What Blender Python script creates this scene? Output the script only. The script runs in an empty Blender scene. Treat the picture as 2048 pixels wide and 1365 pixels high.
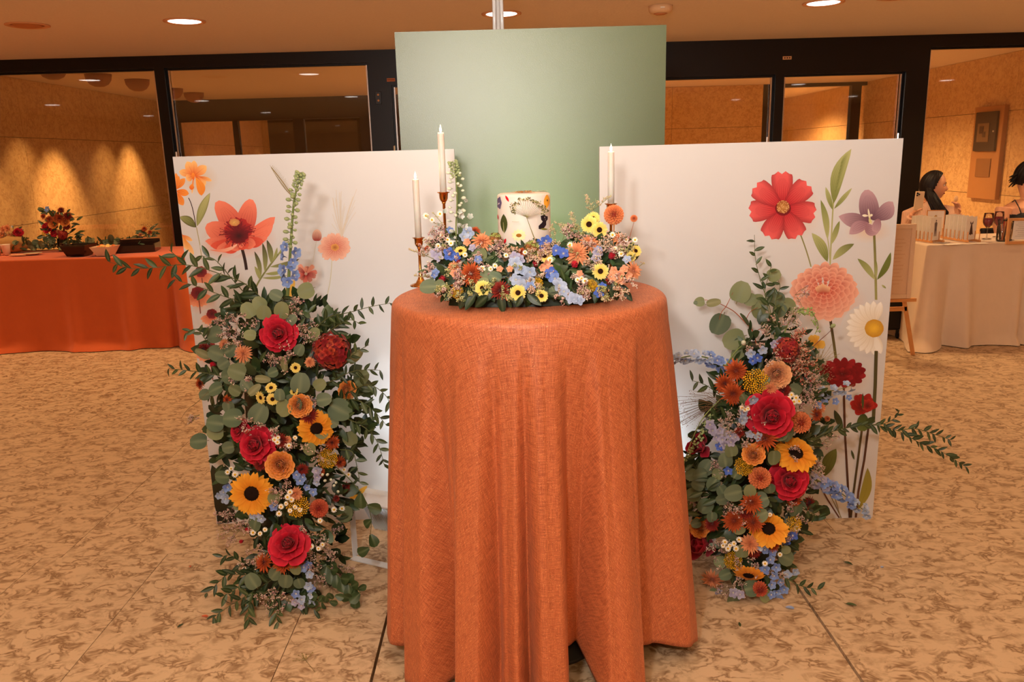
import bpy, bmesh, math, random
from mathutils import Vector, Matrix, noise
R = math.radians
PI = math.pi
rnd = random.Random(7)
C = bpy.context.scene.collection
scene = bpy.context.scene

# ---------------------------------------------------------------- camera, light, exposure
CAM_H = 1.455
FPX = 1593.0
PITCH = 13.1
cam_d = bpy.data.cameras.new('camera')
cam_d.sensor_width = 36.0
cam_d.lens = FPX / 2048.0 * 36.0
cam_d.clip_start = 0.05
cam = bpy.data.objects.new('camera', cam_d)
C.objects.link(cam)
CAM_M = Matrix.Rotation(R(-0.3), 4, 'Z') @ Matrix.Rotation(R(90 - PITCH), 4, 'X') @ Matrix.Rotation(R(-1.6), 4, 'Z')
CAM_M.translation = (0, 0, CAM_H)
cam.matrix_world = CAM_M
scene.camera = cam
scene.view_settings.view_transform = 'Standard'
scene.view_settings.look = 'None'
scene.view_settings.gamma = 1
scene.view_settings.exposure = -0.12
try:
    scene.view_settings.use_curve_mapping = False
except Exception:
    pass
world = bpy.data.worlds.new('world')
scene.world = world
world.use_nodes = True
world.node_tree.nodes['Background'].inputs[0].default_value = (1.0, 0.72, 0.5, 1)
world.node_tree.nodes['Background'].inputs[1].default_value = 0.05


def area_light(name, loc, target, size, energy, color, size_y=None, spread=180):
    d = bpy.data.lights.new(name, 'AREA')
    d.energy = energy
    d.color = color
    d.size = size
    if size_y:
        d.shape = 'RECTANGLE'
        d.size_y = size_y
    d.spread = R(spread)
    o = bpy.data.objects.new(name, d)
    o.location = loc
    o.rotation_euler = (Vector(target) - Vector(loc)).to_track_quat('-Z', 'Y').to_euler()
    C.objects.link(o)
    return o


# the photographer's flash: a small head above the camera plus its bounce off the ceiling
area_light('camera_flash', (-0.45, -0.25, 2.02), (0.05, 2.6, 0.75), 0.13, 33, (1.0, 0.96, 0.92))
area_light('bounce_flash', (-0.2, -0.2, 1.75), (0.2, 1.6, 3.2), 0.2, 78, (1.0, 0.92, 0.84), spread=120)
pass


def sl(c):
    c = c / 255.0
    return c / 12.92 if c <= 0.04045 else ((c + 0.055) / 1.055) ** 2.4


def rgb(r, g, b):
    return (sl(r), sl(g), sl(b))


def mixc(a, b, t):
    return tuple(a[i] + (b[i] - a[i]) * t for i in range(3))


def jit(c, s=0.12, r=rnd):
    k = 1 + r.uniform(-s, s)
    return tuple(max(0, min(1, v * k * (1 + r.uniform(-s, s) * 0.35))) for v in c)


RM = CAM_M.to_3x3()


def ray(px, py):
    return (RM @ Vector(((px - 1024) / FPX, (682.5 - py) / FPX, -1.0))).normalized()


def WY(px, py, Y):
    d = ray(px, py)
    return Vector((0, 0, CAM_H)) + d * (Y / d.y)


def WZ(px, py, z=0.0):
    d = ray(px, py)
    return Vector((0, 0, CAM_H)) + d * ((z - CAM_H) / d.z)


def WX(px, py, X):
    d = ray(px, py)
    return Vector((0, 0, CAM_H)) + d * (X / d.x)


def ppm(p):
    """pixels per metre at a world point"""
    q = CAM_M.inverted() @ Vector(p)
    return FPX / -q.z


# ---------------------------------------------------------------- materials
def new_mat(name):
    m = bpy.data.materials.new(name)
    m.use_nodes = True
    nt = m.node_tree
    b = nt.nodes['Principled BSDF']
    return m, nt, b


def N(nt, kind, **kw):
    n = nt.nodes.new(kind)
    for k, v in kw.items():
        if k in n.inputs:
            n.inputs[k].default_value = v
        else:
            setattr(n, k, v)
    return n


def plain(name, col, rough=0.6, metal=0.0, noise_amt=0.06, scale=20, bump=0.0, bscale=200, spec=0.5, **kw):
    m, nt, b = new_mat(name)
    tc = N(nt, 'ShaderNodeTexCoord')
    nz = N(nt, 'ShaderNodeTexNoise', Scale=scale, Detail=4.0)
    nt.links.new(tc.outputs['Object'], nz.inputs['Vector'])
    mx = N(nt, 'ShaderNodeMix', data_type='RGBA')
    mx.inputs[6].default_value = tuple(c * (1 - noise_amt) for c in col) + (1,)
    mx.inputs[7].default_value = tuple(min(1, c * (1 + noise_amt)) for c in col) + (1,)
    nt.links.new(nz.outputs[0], mx.inputs[0])
    nt.links.new(mx.outputs[2], b.inputs['Base Color'])
    b.inputs['Roughness'].default_value = rough
    b.inputs['Metallic'].default_value = metal
    b.inputs['Specular IOR Level'].default_value = spec
    if bump:
        n2 = N(nt, 'ShaderNodeTexNoise', Scale=bscale, Detail=3.0)
        nt.links.new(tc.outputs['Object'], n2.inputs['Vector'])
        bp = N(nt, 'ShaderNodeBump', Strength=bump, Distance=0.002)
        nt.links.new(n2.outputs[0], bp.inputs['Height'])
        nt.links.new(bp.outputs[0], b.inputs['Normal'])
    for k, v in kw.items():
        b.inputs[k].default_value = v
    return m


def colmat(name, rough=0.55, spec=0.3, trans=0.0, bump=0.0, bscale=300, sheen=0.0, nz_amt=0.12, nscale=90, **kw):
    """colour from the mesh's own colour attribute, with fine procedural variation"""
    m, nt, b = new_mat(name)
    at = N(nt, 'ShaderNodeVertexColor')
    at.layer_name = 'Col'
    tc = N(nt, 'ShaderNodeTexCoord')
    nz = N(nt, 'ShaderNodeTexNoise', Scale=nscale, Detail=3.0)
    nt.links.new(tc.outputs['Object'], nz.inputs['Vector'])
    mr = N(nt, 'ShaderNodeMapRange')
    mr.inputs[3].default_value = 1 - nz_amt
    mr.inputs[4].default_value = 1 + nz_amt
    nt.links.new(nz.outputs[0], mr.inputs[0])
    mul = N(nt, 'ShaderNodeVectorMath', operation='SCALE')
    nt.links.new(at.outputs[0], mul.inputs[0])
    nt.links.new(mr.outputs[0], mul.inputs['Scale'])
    nt.links.new(mul.outputs[0], b.inputs['Base Color'])
    b.inputs['Roughness'].default_value = rough
    b.inputs['Specular IOR Level'].default_value = spec
    if sheen:
        b.inputs['Sheen Weight'].default_value = sheen
    if bump:
        n2 = N(nt, 'ShaderNodeTexNoise', Scale=bscale, Detail=2.0)
        nt.links.new(tc.outputs['Object'], n2.inputs['Vector'])
        bp = N(nt, 'ShaderNodeBump', Strength=bump, Distance=0.001)
        nt.links.new(n2.outputs[0], bp.inputs['Height'])
        nt.links.new(bp.outputs[0], b.inputs['Normal'])
    if trans:
        tr = N(nt, 'ShaderNodeBsdfTranslucent')
        nt.links.new(mul.outputs[0], tr.inputs[0])
        ms = N(nt, 'ShaderNodeMixShader')
        ms.inputs[0].default_value = trans
        out = nt.nodes['Material Output']
        nt.links.new(b.outputs[0], ms.inputs[1])
        nt.links.new(tr.outputs[0], ms.inputs[2])
        nt.links.new(ms.outputs[0], out.inputs[0])
    for k, v in kw.items():
        b.inputs[k].default_value = v
    return m


M = {}
M['petal'] = colmat('petal', 0.6, 0.2, trans=0.22, bump=0.15, bscale=250, sheen=0.1)
M['leaf'] = colmat('leaf', 0.42, 0.45, trans=0.12, bump=0.1, nscale=60)
M['eucalyptus'] = colmat('eucalyptus', 0.6, 0.3, trans=0.12, bump=0.12, nscale=70)
M['tiny'] = colmat('tiny_blossom', 0.7, 0.15, nz_amt=0.2)
M['disc'] = colmat('flower_disc', 0.85, 0.1, bump=0.3)
M['stem'] = colmat('stem', 0.6, 0.3)
M['print'] = colmat('printed_board', 0.42, 0.35, nz_amt=0.015, nscale=5)
M['skin'] = colmat('skin', 0.5, 0.35, nz_amt=0.05)
M['cloth'] = colmat('knit_cloth', 0.85, 0.15, bump=0.25, bscale=120)
M['hair'] = colmat('hair', 0.55, 0.25, bump=0.5, bscale=90, nz_amt=0.35)
M['matte'] = colmat('matte_paint', 0.6, 0.3, nz_amt=0.05)
M['gloss'] = colmat('glossy_ceramic', 0.2, 0.5, nz_amt=0.04)
M['black'] = plain('black_plastic', rgb(20, 18, 17), 0.35)
M['frame'] = plain('dark_bronze_aluminium', rgb(17, 11, 8), 0.38, 0.3)
M['chrome'] = plain('chrome_trim', (0.75, 0.72, 0.68), 0.25, 1.0)
M['brass'] = plain('brass', rgb(205, 140, 70), 0.22, 1.0)
M['white_metal'] = plain('white_painted_metal', rgb(225, 226, 228), 0.4)
M['wood'] = plain('pale_beech_wood', rgb(215, 150, 88), 0.5, scale=6, noise_amt=0.2)
M['paper'] = plain('paper', rgb(236, 226, 212), 0.7)


def glass_mat(name, fac=0.1, tint=(1, 1, 1)):
    m = bpy.data.materials.new(name)
    m.use_nodes = True
    nt = m.node_tree
    nt.nodes.clear()
    out = N(nt, 'ShaderNodeOutputMaterial')
    tr = N(nt, 'ShaderNodeBsdfTransparent')
    tr.inputs[0].default_value = tint + (1,)
    gl = N(nt, 'ShaderNodeBsdfGlossy')
    gl.inputs['Roughness'].default_value = 0.02
    fr = N(nt, 'ShaderNodeFresnel', IOR=1.5)
    ad = N(nt, 'ShaderNodeMath', operation='MULTIPLY_ADD')
    ad.inputs[1].default_value = 1.0
    ad.inputs[2].default_value = fac
    nt.links.new(fr.outputs[0], ad.inputs[0])
    ms = N(nt, 'ShaderNodeMixShader')
    nt.links.new(ad.outputs[0], ms.inputs[0])
    nt.links.new(tr.outputs[0], ms.inputs[1])
    nt.links.new(gl.outputs[0], ms.inputs[2])
    nt.links.new(ms.outputs[0], out.inputs[0])
    return m


M['pane'] = glass_mat('window_glass', 0.06, (0.93, 0.92, 0.9))
M['glassware'] = glass_mat('clear_glassware', 0.05, (0.95, 0.95, 0.95))


def emit(name, col, s):
    m, nt, b = new_mat(name)
    b.inputs['Base Color'].default_value = col + (1,)
    b.inputs['Emission Color'].default_value = col + (1,)
    b.inputs['Emission Strength'].default_value = s
    return m


# ---------------------------------------------------------------- mesh builder
class MB:
    def __init__(s):
        s.v = []
        s.f = []
        s.c = []

    def add(s, vs, fs, cols, M4=None):
        o = len(s.v)
        if M4 is not None:
            vs = [M4 @ Vector(v) for v in vs]
        s.v.extend([tuple(v) for v in vs])
        if isinstance(cols, tuple):
            cols = [cols] * len(vs)
        s.c.extend(cols)
        s.f.extend([tuple(i + o for i in f) for f in fs])

    def merge(s, other, M4=None, tint=None):
        cols = other.c if tint is None else [tuple(min(1, a * b) for a, b in zip(c, tint)) for c in other.c]
        s.add(other.v, other.f, list(cols), M4)

    def box(s, c, d, col=(0.5, 0.5, 0.5), M4=None):
        x, y, z = c
        a, b, e = d[0] / 2, d[1] / 2, d[2] / 2
        vs = [(x + i * a, y + j * b, z + k * e) for i in (-1, 1) for j in (-1, 1) for k in (-1, 1)]
        s.add(vs, [(0, 1, 3, 2), (4, 6, 7, 5), (0, 4, 5, 1), (2, 3, 7, 6), (0, 2, 6, 4), (1, 5, 7, 3)], col, M4)

    def tube(s, pts, r, n=6, col=(0.3, 0.4, 0.2), cap=True, cols=None, flat=1.0):
        pts = [Vector(p) for p in pts]
        m = len(pts)
        rs = r if isinstance(r, (list, tuple)) else [r] * m
        vs, fs, cc = [], [], []
        prev = None
        for i, p in enumerate(pts):
            t = (pts[min(i + 1, m - 1)] - pts[max(i - 1, 0)])
            if t.length < 1e-9:
                t = Vector((0, 0, 1))
            t.normalize()
            if prev is None:
                a = Vector((0, 0, 1)) if abs(t.z) < 0.9 else Vector((1, 0, 0))
                u = t.cross(a).normalized()
            else:
                u = (prev - t * prev.dot(t)).normalized()
            prev = u
            w = t.cross(u)
            for k in range(n):
                a = 2 * PI * k / n
                vs.append(p + (u * math.cos(a) + w * math.sin(a) * flat) * rs[i])
                cc.append(cols[i] if cols else col)
        for i in range(m - 1):
            for k in range(n):
                k2 = (k + 1) % n
                fs.append((i * n + k, i * n + k2, (i + 1) * n + k2, (i + 1) * n + k))
        if cap:
            fs.append(tuple(range(n))[::-1])
            fs.append(tuple((m - 1) * n + k for k in range(n)))
        s.add(vs, fs, cc)

    def lathe(s, prof, n=24, col=(0.5, 0.5, 0.5), M4=None, cols=None):
        vs, fs, cc = [], [], []
        m = len(prof)
        for i, (r, z) in enumerate(prof):
            for k in range(n):
                a = 2 * PI * k / n
                vs.append((r * math.cos(a), r * math.sin(a), z))
                cc.append(cols[i] if cols else col)
        for i in range(m - 1):
            for k in range(n):
                k2 = (k + 1) % n
                fs.append((i * n + k, i * n + k2, (i + 1) * n + k2, (i + 1) * n + k))
        if prof[0][0] > 1e-6:
            fs.append(tuple(range(n))[::-1])
        if prof[-1][0] > 1e-6:
            fs.append(tuple((m - 1) * n + k for k in range(n)))
        s.add(vs, fs, cc, M4)

    def blob(s, c, r, col, sub=0, sq=(1, 1, 1)):
        # octahedron / low sphere
        if sub == 0:
            vs = [(1, 0, 0), (-1, 0, 0), (0, 1, 0), (0, -1, 0), (0, 0, 1), (0, 0, -1)]
            fs = [(0, 2, 4), (2, 1, 4), (1, 3, 4), (3, 0, 4), (2, 0, 5), (1, 2, 5), (3, 1, 5), (0, 3, 5)]
        else:
            vs, fs = [], []
            nu, nv = 6 + 2 * sub, 4 + sub
            for j in range(1, nv):
                th = PI * j / nv
                for i in range(nu):
                    a = 2 * PI * i / nu
                    vs.append((math.sin(th) * math.cos(a), math.sin(th) * math.sin(a), math.cos(th)))
            vs += [(0, 0, 1), (0, 0, -1)]
            for j in range(nv - 2):
                for i in range(nu):
                    i2 = (i + 1) % nu
                    fs.append((j * nu + i, (j + 1) * nu + i, (j + 1) * nu + i2, j * nu + i2))
            T, B = len(vs) - 2, len(vs) - 1
            for i in range(nu):
                i2 = (i + 1) % nu
                fs.append((T, i, i2))
                fs.append((B, (nv - 2) * nu + i2, (nv - 2) * nu + i))
        s.add([(c[0] + v[0] * r * sq[0], c[1] + v[1] * r * sq[1], c[2] + v[2] * r * sq[2]) for v in vs], fs, col)

    def mesh(s, name, mat, smooth=True):
        me = bpy.data.meshes.new(name)
        me.from_pydata(s.v, [], s.f)
        ca = me.color_attributes.new('Col', 'FLOAT_COLOR', 'POINT')
        flat = []
        for c in s.c:
            flat.extend((c[0], c[1], c[2], 1.0))
        ca.data.foreach_set('color', flat)
        me.materials.append(mat if not isinstance(mat, str) else M[mat])
        if smooth:
            me.polygons.foreach_set('use_smooth', [True] * len(me.polygons))
        me.update()
        return me

    def build(s, name, mat, parent=None, smooth=False, **kw):
        return obj(name, s.mesh(name, mat, smooth), parent, **kw)


def obj(name, me, parent=None, label=None, cat=None, group=None, kind=None, mw=None):
    o = bpy.data.objects.new(name, me)
    C.objects.link(o)
    if parent is not None:
        o.parent = parent
    if mw is not None:
        o.matrix_local = mw
    tag(o, label, cat, group, kind)
    return o


def tag(o, label=None, cat=None, group=None, kind=None):
    if label:
        o['label'] = label
    if cat:
        o['category'] = cat
    if group:
        o['group'] = group
    if kind:
        o['kind'] = kind
    return o


def thing(name, label, cat, loc=(0, 0, 0), rz=0, group=None):
    o = bpy.data.objects.new(name, None)
    o.empty_display_size = 0.05
    C.objects.link(o)
    o.location = loc
    o.rotation_euler = (0, 0, rz)
    tag(o, label, cat, group)
    bpy.context.view_layer.update()
    return o


def bevel(o, w=0.003, seg=2):
    m = o.modifiers.new('bevel', 'BEVEL')
    m.width = w
    m.segments = seg
    m.limit_method = 'ANGLE'
    return o


def frameM(pos, n, roll=0.0, s=1.0, up=(0, 0, 1)):
    """matrix at pos whose local Z is n"""
    n = Vector(n).normalized()
    u = Vector(up) - n * Vector(up).dot(n)
    if u.length < 1e-4:
        u = Vector((1, 0, 0)) - n * n.x
    u.normalize()
    w = n.cross(u)
    m = Matrix((u, w, n)).transposed().to_4x4()
    m = m @ Matrix.Rotation(roll, 4, 'Z') @ Matrix.Diagonal((s, s, s, 1))
    m.translation = Vector(pos)
    return m


def leafM(pos, d, n, s=1.0):
    """matrix whose local X is d (leaf direction) and Z close to n"""
    d = Vector(d).normalized()
    n = Vector(n)
    n = (n - d * n.dot(d))
    if n.length < 1e-4:
        n = Vector((0, 0, 1)) - d * d.z
        if n.length < 1e-4:
            n = Vector((0, -1, 0))
    n.normalize()
    w = n.cross(d)
    m = Matrix((d, w, n)).transposed().to_4x4() @ Matrix.Diagonal((s, s, s, 1))
    m.translation = Vector(pos)
    return m

# ================================================================ SETTING
CEIL = 2.495
YG = 8.2      # glass front of the vestibule
YI = 13.8     # inner glass wall of the vestibule
YF = 20.0
XL, XR = -5.65, 6.1


def stone_mat(name, base, dark, light, sc, stretch, fine=1.0, rough=0.35, lines=0.5):
    m, nt, b = new_mat(name)
    tc = N(nt, 'ShaderNodeTexCoord')
    oi = N(nt, 'ShaderNodeObjectInfo')
    off = N(nt, 'ShaderNodeVectorMath', operation='SCALE')
    cmb = N(nt, 'ShaderNodeCombineXYZ')
    nt.links.new(oi.outputs['Random'], cmb.inputs[0])
    nt.links.new(oi.outputs['Random'], cmb.inputs[1])
    nt.links.new(cmb.outputs[0], off.inputs[0])
    off.inputs['Scale'].default_value = 17.0
    add = N(nt, 'ShaderNodeVectorMath', operation='ADD')
    nt.links.new(tc.outputs['Object'], add.inputs[0])
    nt.links.new(off.outputs[0], add.inputs[1])
    mp = N(nt, 'ShaderNodeMapping')
    mp.inputs['Scale'].default_value = stretch
    nt.links.new(add.outputs[0], mp.inputs[0])
    L = nt.links.new
    # wriggling dark filaments: iso-lines of a distorted noise
    n1 = N(nt, 'ShaderNodeTexNoise', Scale=sc, Detail=3.0, Roughness=0.6, Distortion=0.7)
    L(mp.outputs[0], n1.inputs['Vector'])
    s1 = N(nt, 'ShaderNodeMath', operation='SUBTRACT')
    L(n1.outputs[0], s1.inputs[0])
    s1.inputs[1].default_value = 0.5
    a1 = N(nt, 'ShaderNodeMath', operation='ABSOLUTE')
    L(s1.outputs[0], a1.inputs[0])
    r1 = N(nt, 'ShaderNodeMapRange')
    r1.inputs[1].default_value = 0.006
    r1.inputs[2].default_value = 0.085
    r1.inputs[3].default_value = 1.0
    r1.inputs[4].default_value = 0.0
    L(a1.outputs[0], r1.inputs[0])
    # broken up by a second noise
    n2 = N(nt, 'ShaderNodeTexNoise', Scale=sc * 0.8, Detail=2.0, Distortion=0.5)
    L(mp.outputs[0], n2.inputs['Vector'])
    r2 = N(nt, 'ShaderNodeMapRange')
    r2.inputs[1].default_value = 0.36
    r2.inputs[2].default_value = 0.56
    L(n2.outputs[0], r2.inputs[0])
    mm = N(nt, 'ShaderNodeMath', operation='MULTIPLY')
    L(r1.outputs[0], mm.inputs[0])
    L(r2.outputs[0], mm.inputs[1])
    # broad stains
    n3 = N(nt, 'ShaderNodeTexNoise', Scale=sc * 0.9, Detail=5.0, Roughness=0.6)
    L(mp.outputs[0], n3.inputs['Vector'])
    r3 = N(nt, 'ShaderNodeMapRange')
    r3.inputs[1].default_value = 0.52
    r3.inputs[2].default_value = 0.68
    L(n3.outputs[0], r3.inputs[0])
    m3 = N(nt, 'ShaderNodeMath', operation='MULTIPLY')
    L(r3.outputs[0], m3.inputs[0])
    m3.inputs[1].default_value = 0.55 * fine
    mxx = N(nt, 'ShaderNodeMath', operation='MAXIMUM')
    ml = N(nt, 'ShaderNodeMath', operation='MULTIPLY')
    L(mm.outputs[0], ml.inputs[0])
    ml.inputs[1].default_value = lines
    L(ml.outputs[0], mxx.inputs[0])
    L(m3.outputs[0], mxx.inputs[1])
    n4 = N(nt, 'ShaderNodeTexNoise', Scale=1.1, Detail=3.0)
    L(add.outputs[0], n4.inputs['Vector'])
    c0 = N(nt, 'ShaderNodeMix', data_type='RGBA')
    c0.inputs[6].default_value = base + (1,)
    c0.inputs[7].default_value = light + (1,)
    L(n4.outputs[0], c0.inputs[0])
    c1 = N(nt, 'ShaderNodeMix', data_type='RGBA')
    L(mxx.outputs[0], c1.inputs[0])
    L(c0.outputs[2], c1.inputs[6])
    c1.inputs[7].default_value = dark + (1,)
    # pin-holes
    n5 = N(nt, 'ShaderNodeTexNoise', Scale=70.0, Detail=2.0)
    L(add.outputs[0], n5.inputs['Vector'])
    r5 = N(nt, 'ShaderNodeMapRange')
    r5.inputs[1].default_value = 0.71
    r5.inputs[2].default_value = 0.76
    r5.inputs[4].default_value = 0.6
    L(n5.outputs[0], r5.inputs[0])
    c2 = N(nt, 'ShaderNodeMix', data_type='RGBA')
    L(r5.outputs[0], c2.inputs[0])
    L(c1.outputs[2], c2.inputs[6])
    c2.inputs[7].default_value = tuple(v * 0.3 for v in dark) + (1,)
    L(c2.outputs[2], b.inputs['Base Color'])
    b.inputs['Roughness'].default_value = rough
    b.inputs['Specular IOR Level'].default_value = 0.3
    bp = N(nt, 'ShaderNodeBump', Strength=0.25, Distance=0.002)
    bp.invert = True
    L(r5.outputs[0], bp.inputs['Height'])
    L(bp.outputs[0], b.inputs['Normal'])
    return m


M['floor'] = stone_mat('floor_stone', rgb(202, 172, 136), rgb(122, 86, 52), rgb(212, 184, 148), 17.0, (0.85, 1.15, 1.0), 0.95, 0.5, 0.85)
M['marble'] = stone_mat('wall_stone', rgb(214, 168, 108), rgb(160, 108, 54), rgb(224, 184, 126), 16.0, (1, 1, 1), 0.8, 0.4, 0.6)
M['ceiling'] = plain('ceiling_plaster', rgb(226, 204, 178), 0.9, noise_amt=0.05, scale=60, bump=0.9, bscale=55)
M['plaster'] = plain('wall_plaster', rgb(214, 190, 160), 0.9)
M['grout'] = plain('dark_grout', rgb(70, 46, 28), 0.9)

# ---- floor: base with single slabs
b = MB()
b.box((0, 8, -0.06), (18.4, 24.4, 0.06))
floor = b.build('floor', 'grout', kind='structure')
rows = [(-4.0, -1.75), (-1.75, -0.23), (-0.23, 1.29), (1.29, 2.81), (2.81, 4.33), (4.33, 5.85), (5.85, 7.37), (7.37, 8.89), (8.89, 10.9), (10.9, 13.8), (13.8, 16.8), (16.8, 20.0)]
r2 = random.Random(3)
for k, (ya, yb) in enumerate(rows):
    if k == 3:
        xs = [-9.0, -7.4, -6.0, -4.6, -3.2, -1.81, -1.33, -0.71, -0.42, 0.96, 2.35, 3.7, 5.1, 6.5, 9.0]
    else:
        xs = [-9.0]
        while xs[-1] < 8:
            xs.append(xs[-1] + r2.uniform(1.2, 1.75))
        xs[-1] = 9.0
    for i in range(len(xs) - 1):
        xa, xb = xs[i], xs[i + 1]
        ga = 0.0045 if xa in (-0.42, 0.96) else 0.0013
        gb = 0.0045 if xb in (-0.42, 0.96) else 0.0013
        s = MB()
        s.box(((xa + ga + xb - gb) / 2, (ya + yb) / 2, -0.015), (xb - xa - ga - gb, yb - ya - 0.002, 0.03))
        s.build('floor_slab', 'floor', floor)

# ---- ceiling
b = MB()
b.box((0, 8, CEIL + 0.06), (18.4, 24.4, 0.12))
b.build('ceiling', 'ceiling', kind='structure')

# ---- plain outer walls of the room behind and beside the camera
for nm, c, d in (('wall_back', (0, -4.1, CEIL / 2), (18.2, 0.2, CEIL)), ('wall_left', (-9.1, 2.1, CEIL / 2), (0.2, 12.3, CEIL)), ('wall_right', (9.1, 2.1, CEIL / 2), (0.2, 12.3, CEIL)),
                 ('wall_front_left', (-7.35, YG + 0.1, CEIL / 2), (3.3, 0.2, CEIL)), ('wall_front_right', (7.6, YG + 0.1, CEIL / 2), (2.9, 0.2, CEIL)),
                 ('wall_far', (0.2, YF + 0.1, CEIL / 2), (12.2, 0.2, CEIL))):
    b = MB()
    b.box(c, d)
    b.build(nm, 'plaster' if 'far' not in nm else 'frame', kind='structure')


# ---- stone side walls of the vestibule, laid in single slabs
def slab_wall(nm, fixed, axis, a0, a1, step, side, m='marble'):
    b = MB()
    if axis == 'y':
        b.box((fixed + side * 0.09, (a0 + a1) / 2, CEIL / 2), (0.12, a1 - a0, CEIL))
    else:
        b.box(((a0 + a1) / 2, fixed + 0.09, CEIL / 2), (a1 - a0, 0.12, CEIL))
    w = b.build(nm, 'grout', kind='structure')
    zs = [0.0, 0.82, 1.82, CEIL]
    n = max(1, round((a1 - a0) / step))
    for j in range(3):
        for i in range(n):
            ya = a0 + (a1 - a0) * i / n
            yb = a0 + (a1 - a0) * (i + 1) / n
            s = MB()
            dd = 0.04
            if axis == 'y':
                s.box((fixed + side * 0.015, (ya + yb) / 2, (zs[j] + zs[j + 1]) / 2), (0.03, yb - ya - 0.004, zs[j + 1] - zs[j] - 0.006))
            else:
                s.box(((ya + yb) / 2, fixed + 0.015, (zs[j] + zs[j + 1]) / 2), (yb - ya - 0.004, 0.03, zs[j + 1] - zs[j] - 0.006))
            s.build('stone_slab', m, w)
    return w


slab_wall('wall_vestibule_left', XL, 'y', YG + 0.12, YF, 1.48, -1)
slab_wall('wall_vestibule_right', XR, 'y', YG + 0.12, YF, 1.48, 1)
xa = WY(980, 200, YI).x
xb = WY(1526, 200, YI).x
slab_wall('wall_vestibule_middle', YI, 'x', xa, xb, 1.6, 1)


# ---- outer glass front
def bar(nm_mb, x0, x1, z0, z1, Y, dep=0.12):
    nm_mb.box(((x0 + x1) / 2, Y + dep / 2, (z0 + z1) / 2), (x1 - x0, dep, z1 - z0))


def gx(px, py=200, Y=YG):
    return WY(px, py, Y).x


def gz(px, py, Y=YG):
    return WY(px, py, Y).z


x_m1a, x_m1b = gx(307, 132), gx(327, 132)
x_p2a, x_p2b = gx(736, 130), gx(783, 180)
x_p3a, x_p3b = gx(1549, 200), gx(1566, 200)
x_p4a, x_p4b = gx(1812, 150), gx(1861, 110)
z_rail = gz(150, 141)
z_hd = gz(1700, 146)
z_door = gz(1440, 153)
z_hl = gz(788, 170)

win = MB()
bar(win, XL, XR, z_rail, CEIL, YG)
front = win.build('window_front_rail', 'frame', kind='structure')
front.name = 'trim_1'
specs = [(x_m1a, x_m1b), (x_p2a, x_p2b), (x_p3a, x_p3b), (x_p4a, x_p4b)]
for k, (a, c) in enumerate(specs):
    q = MB()
    bar(q, a, c, 0, z_rail, YG, 0.14)
    q.build('trim_%d' % (k + 2), 'frame', kind='structure')
q = MB()
bar(q, x_p2b, x_p3a, z_hl, z_rail, YG - 0.0, 0.13)
bar(q, x_p3b, x_p4a, z_hd, z_rail, YG, 0.12)
bar(q, gx(1150), x_p3a, z_door, z_hl + 0.05, YG + 0.03, 0.08)
q.build('trim_6', 'frame', kind='structure')


def window(idx, x0, x1, z0, z1, Y=YG, label=None):
    f = MB()
    t = 0.018
    for a, c, e, g in ((x0, x0 + t, z0, z1), (x1 - t, x1, z0, z1), (x0 + t, x1 - t, z1 - t, z1), (x0 + t, x1 - t, z0, z0 + 0.1)):
        bar(f, a, c, e, g, Y + 0.05, 0.05)
    w = f.build('window_%d' % idx, 'frame', kind='structure')
    p = MB()
    p.box(((x0 + x1) / 2, Y + 0.075, (z0 + z1) / 2), (x1 - x0 - 2 * t, 0.008, z1 - z0 - 2 * t))
    p.build('pane', 'pane', w)
    s = MB()
    bar(s, x0 + t, x0 + t + 0.012, z0 + 0.1, z1 - t, Y + 0.045, 0.012)
    bar(s, x1 - t - 0.012, x1 - t, z0 + 0.1, z1 - t, Y + 0.045, 0.012)
    s.build('glazing_bead', 'chrome', w)
    return w


window(1, XL, x_m1a, 0, z_rail)
window(2, x_m1b, x_p2a, 0, z_rail)
window(3, x_p2b, gx(1150), 0, z_hl)
window(4, gx(1150), x_p3a, 0, z_door)
window(5, x_p3b, x_p4a, 0, z_hd)
window(6, x_p4b, XR, 0, z_rail)

# small things on the frames
s = MB()
s.box((gx(1574, 116), YG - 0.004, gz(1574, 116)), (0.085, 0.006, 0.03), rgb(215, 160, 105))
for i in range(3):
    s.box((gx(1574, 116) - 0.024 + i * 0.024, YG - 0.008, gz(1574, 116)), (0.012, 0.004, 0.012), rgb(60, 25, 15))
s.build('frame_label', 'matte', label='small pale label with three dark marks on the black door header', cat='label')
s = MB()
s.box((gx(782, 160), YG - 0.004, gz(782, 160)), (0.08, 0.006, 0.03), rgb(190, 110, 60))
s.box((gx(782, 160), YG - 0.008, gz(782, 160)), (0.07, 0.004, 0.006), rgb(90, 40, 20))
s.build('frame_label', 'matte', label='small orange label on the black post left of the green board', cat='label')
sw = thing('key_switch', 'small black switch plate with two round buttons on the left door post', 'switch', (gx(757, 196), YG - 0.006, gz(757, 196)))
s = MB()
s.box((0, 0, 0), (0.06, 0.012, 0.12))
bevel(s.build('plate', 'black', sw), 0.003)
for dz in (0.03, -0.025):
    s = MB()
    s.blob((0, -0.008, dz), 0.011, rgb(200, 150, 100), 2, (1, 0.5, 1))
    s.build('button', 'matte', sw, smooth=True)

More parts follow.
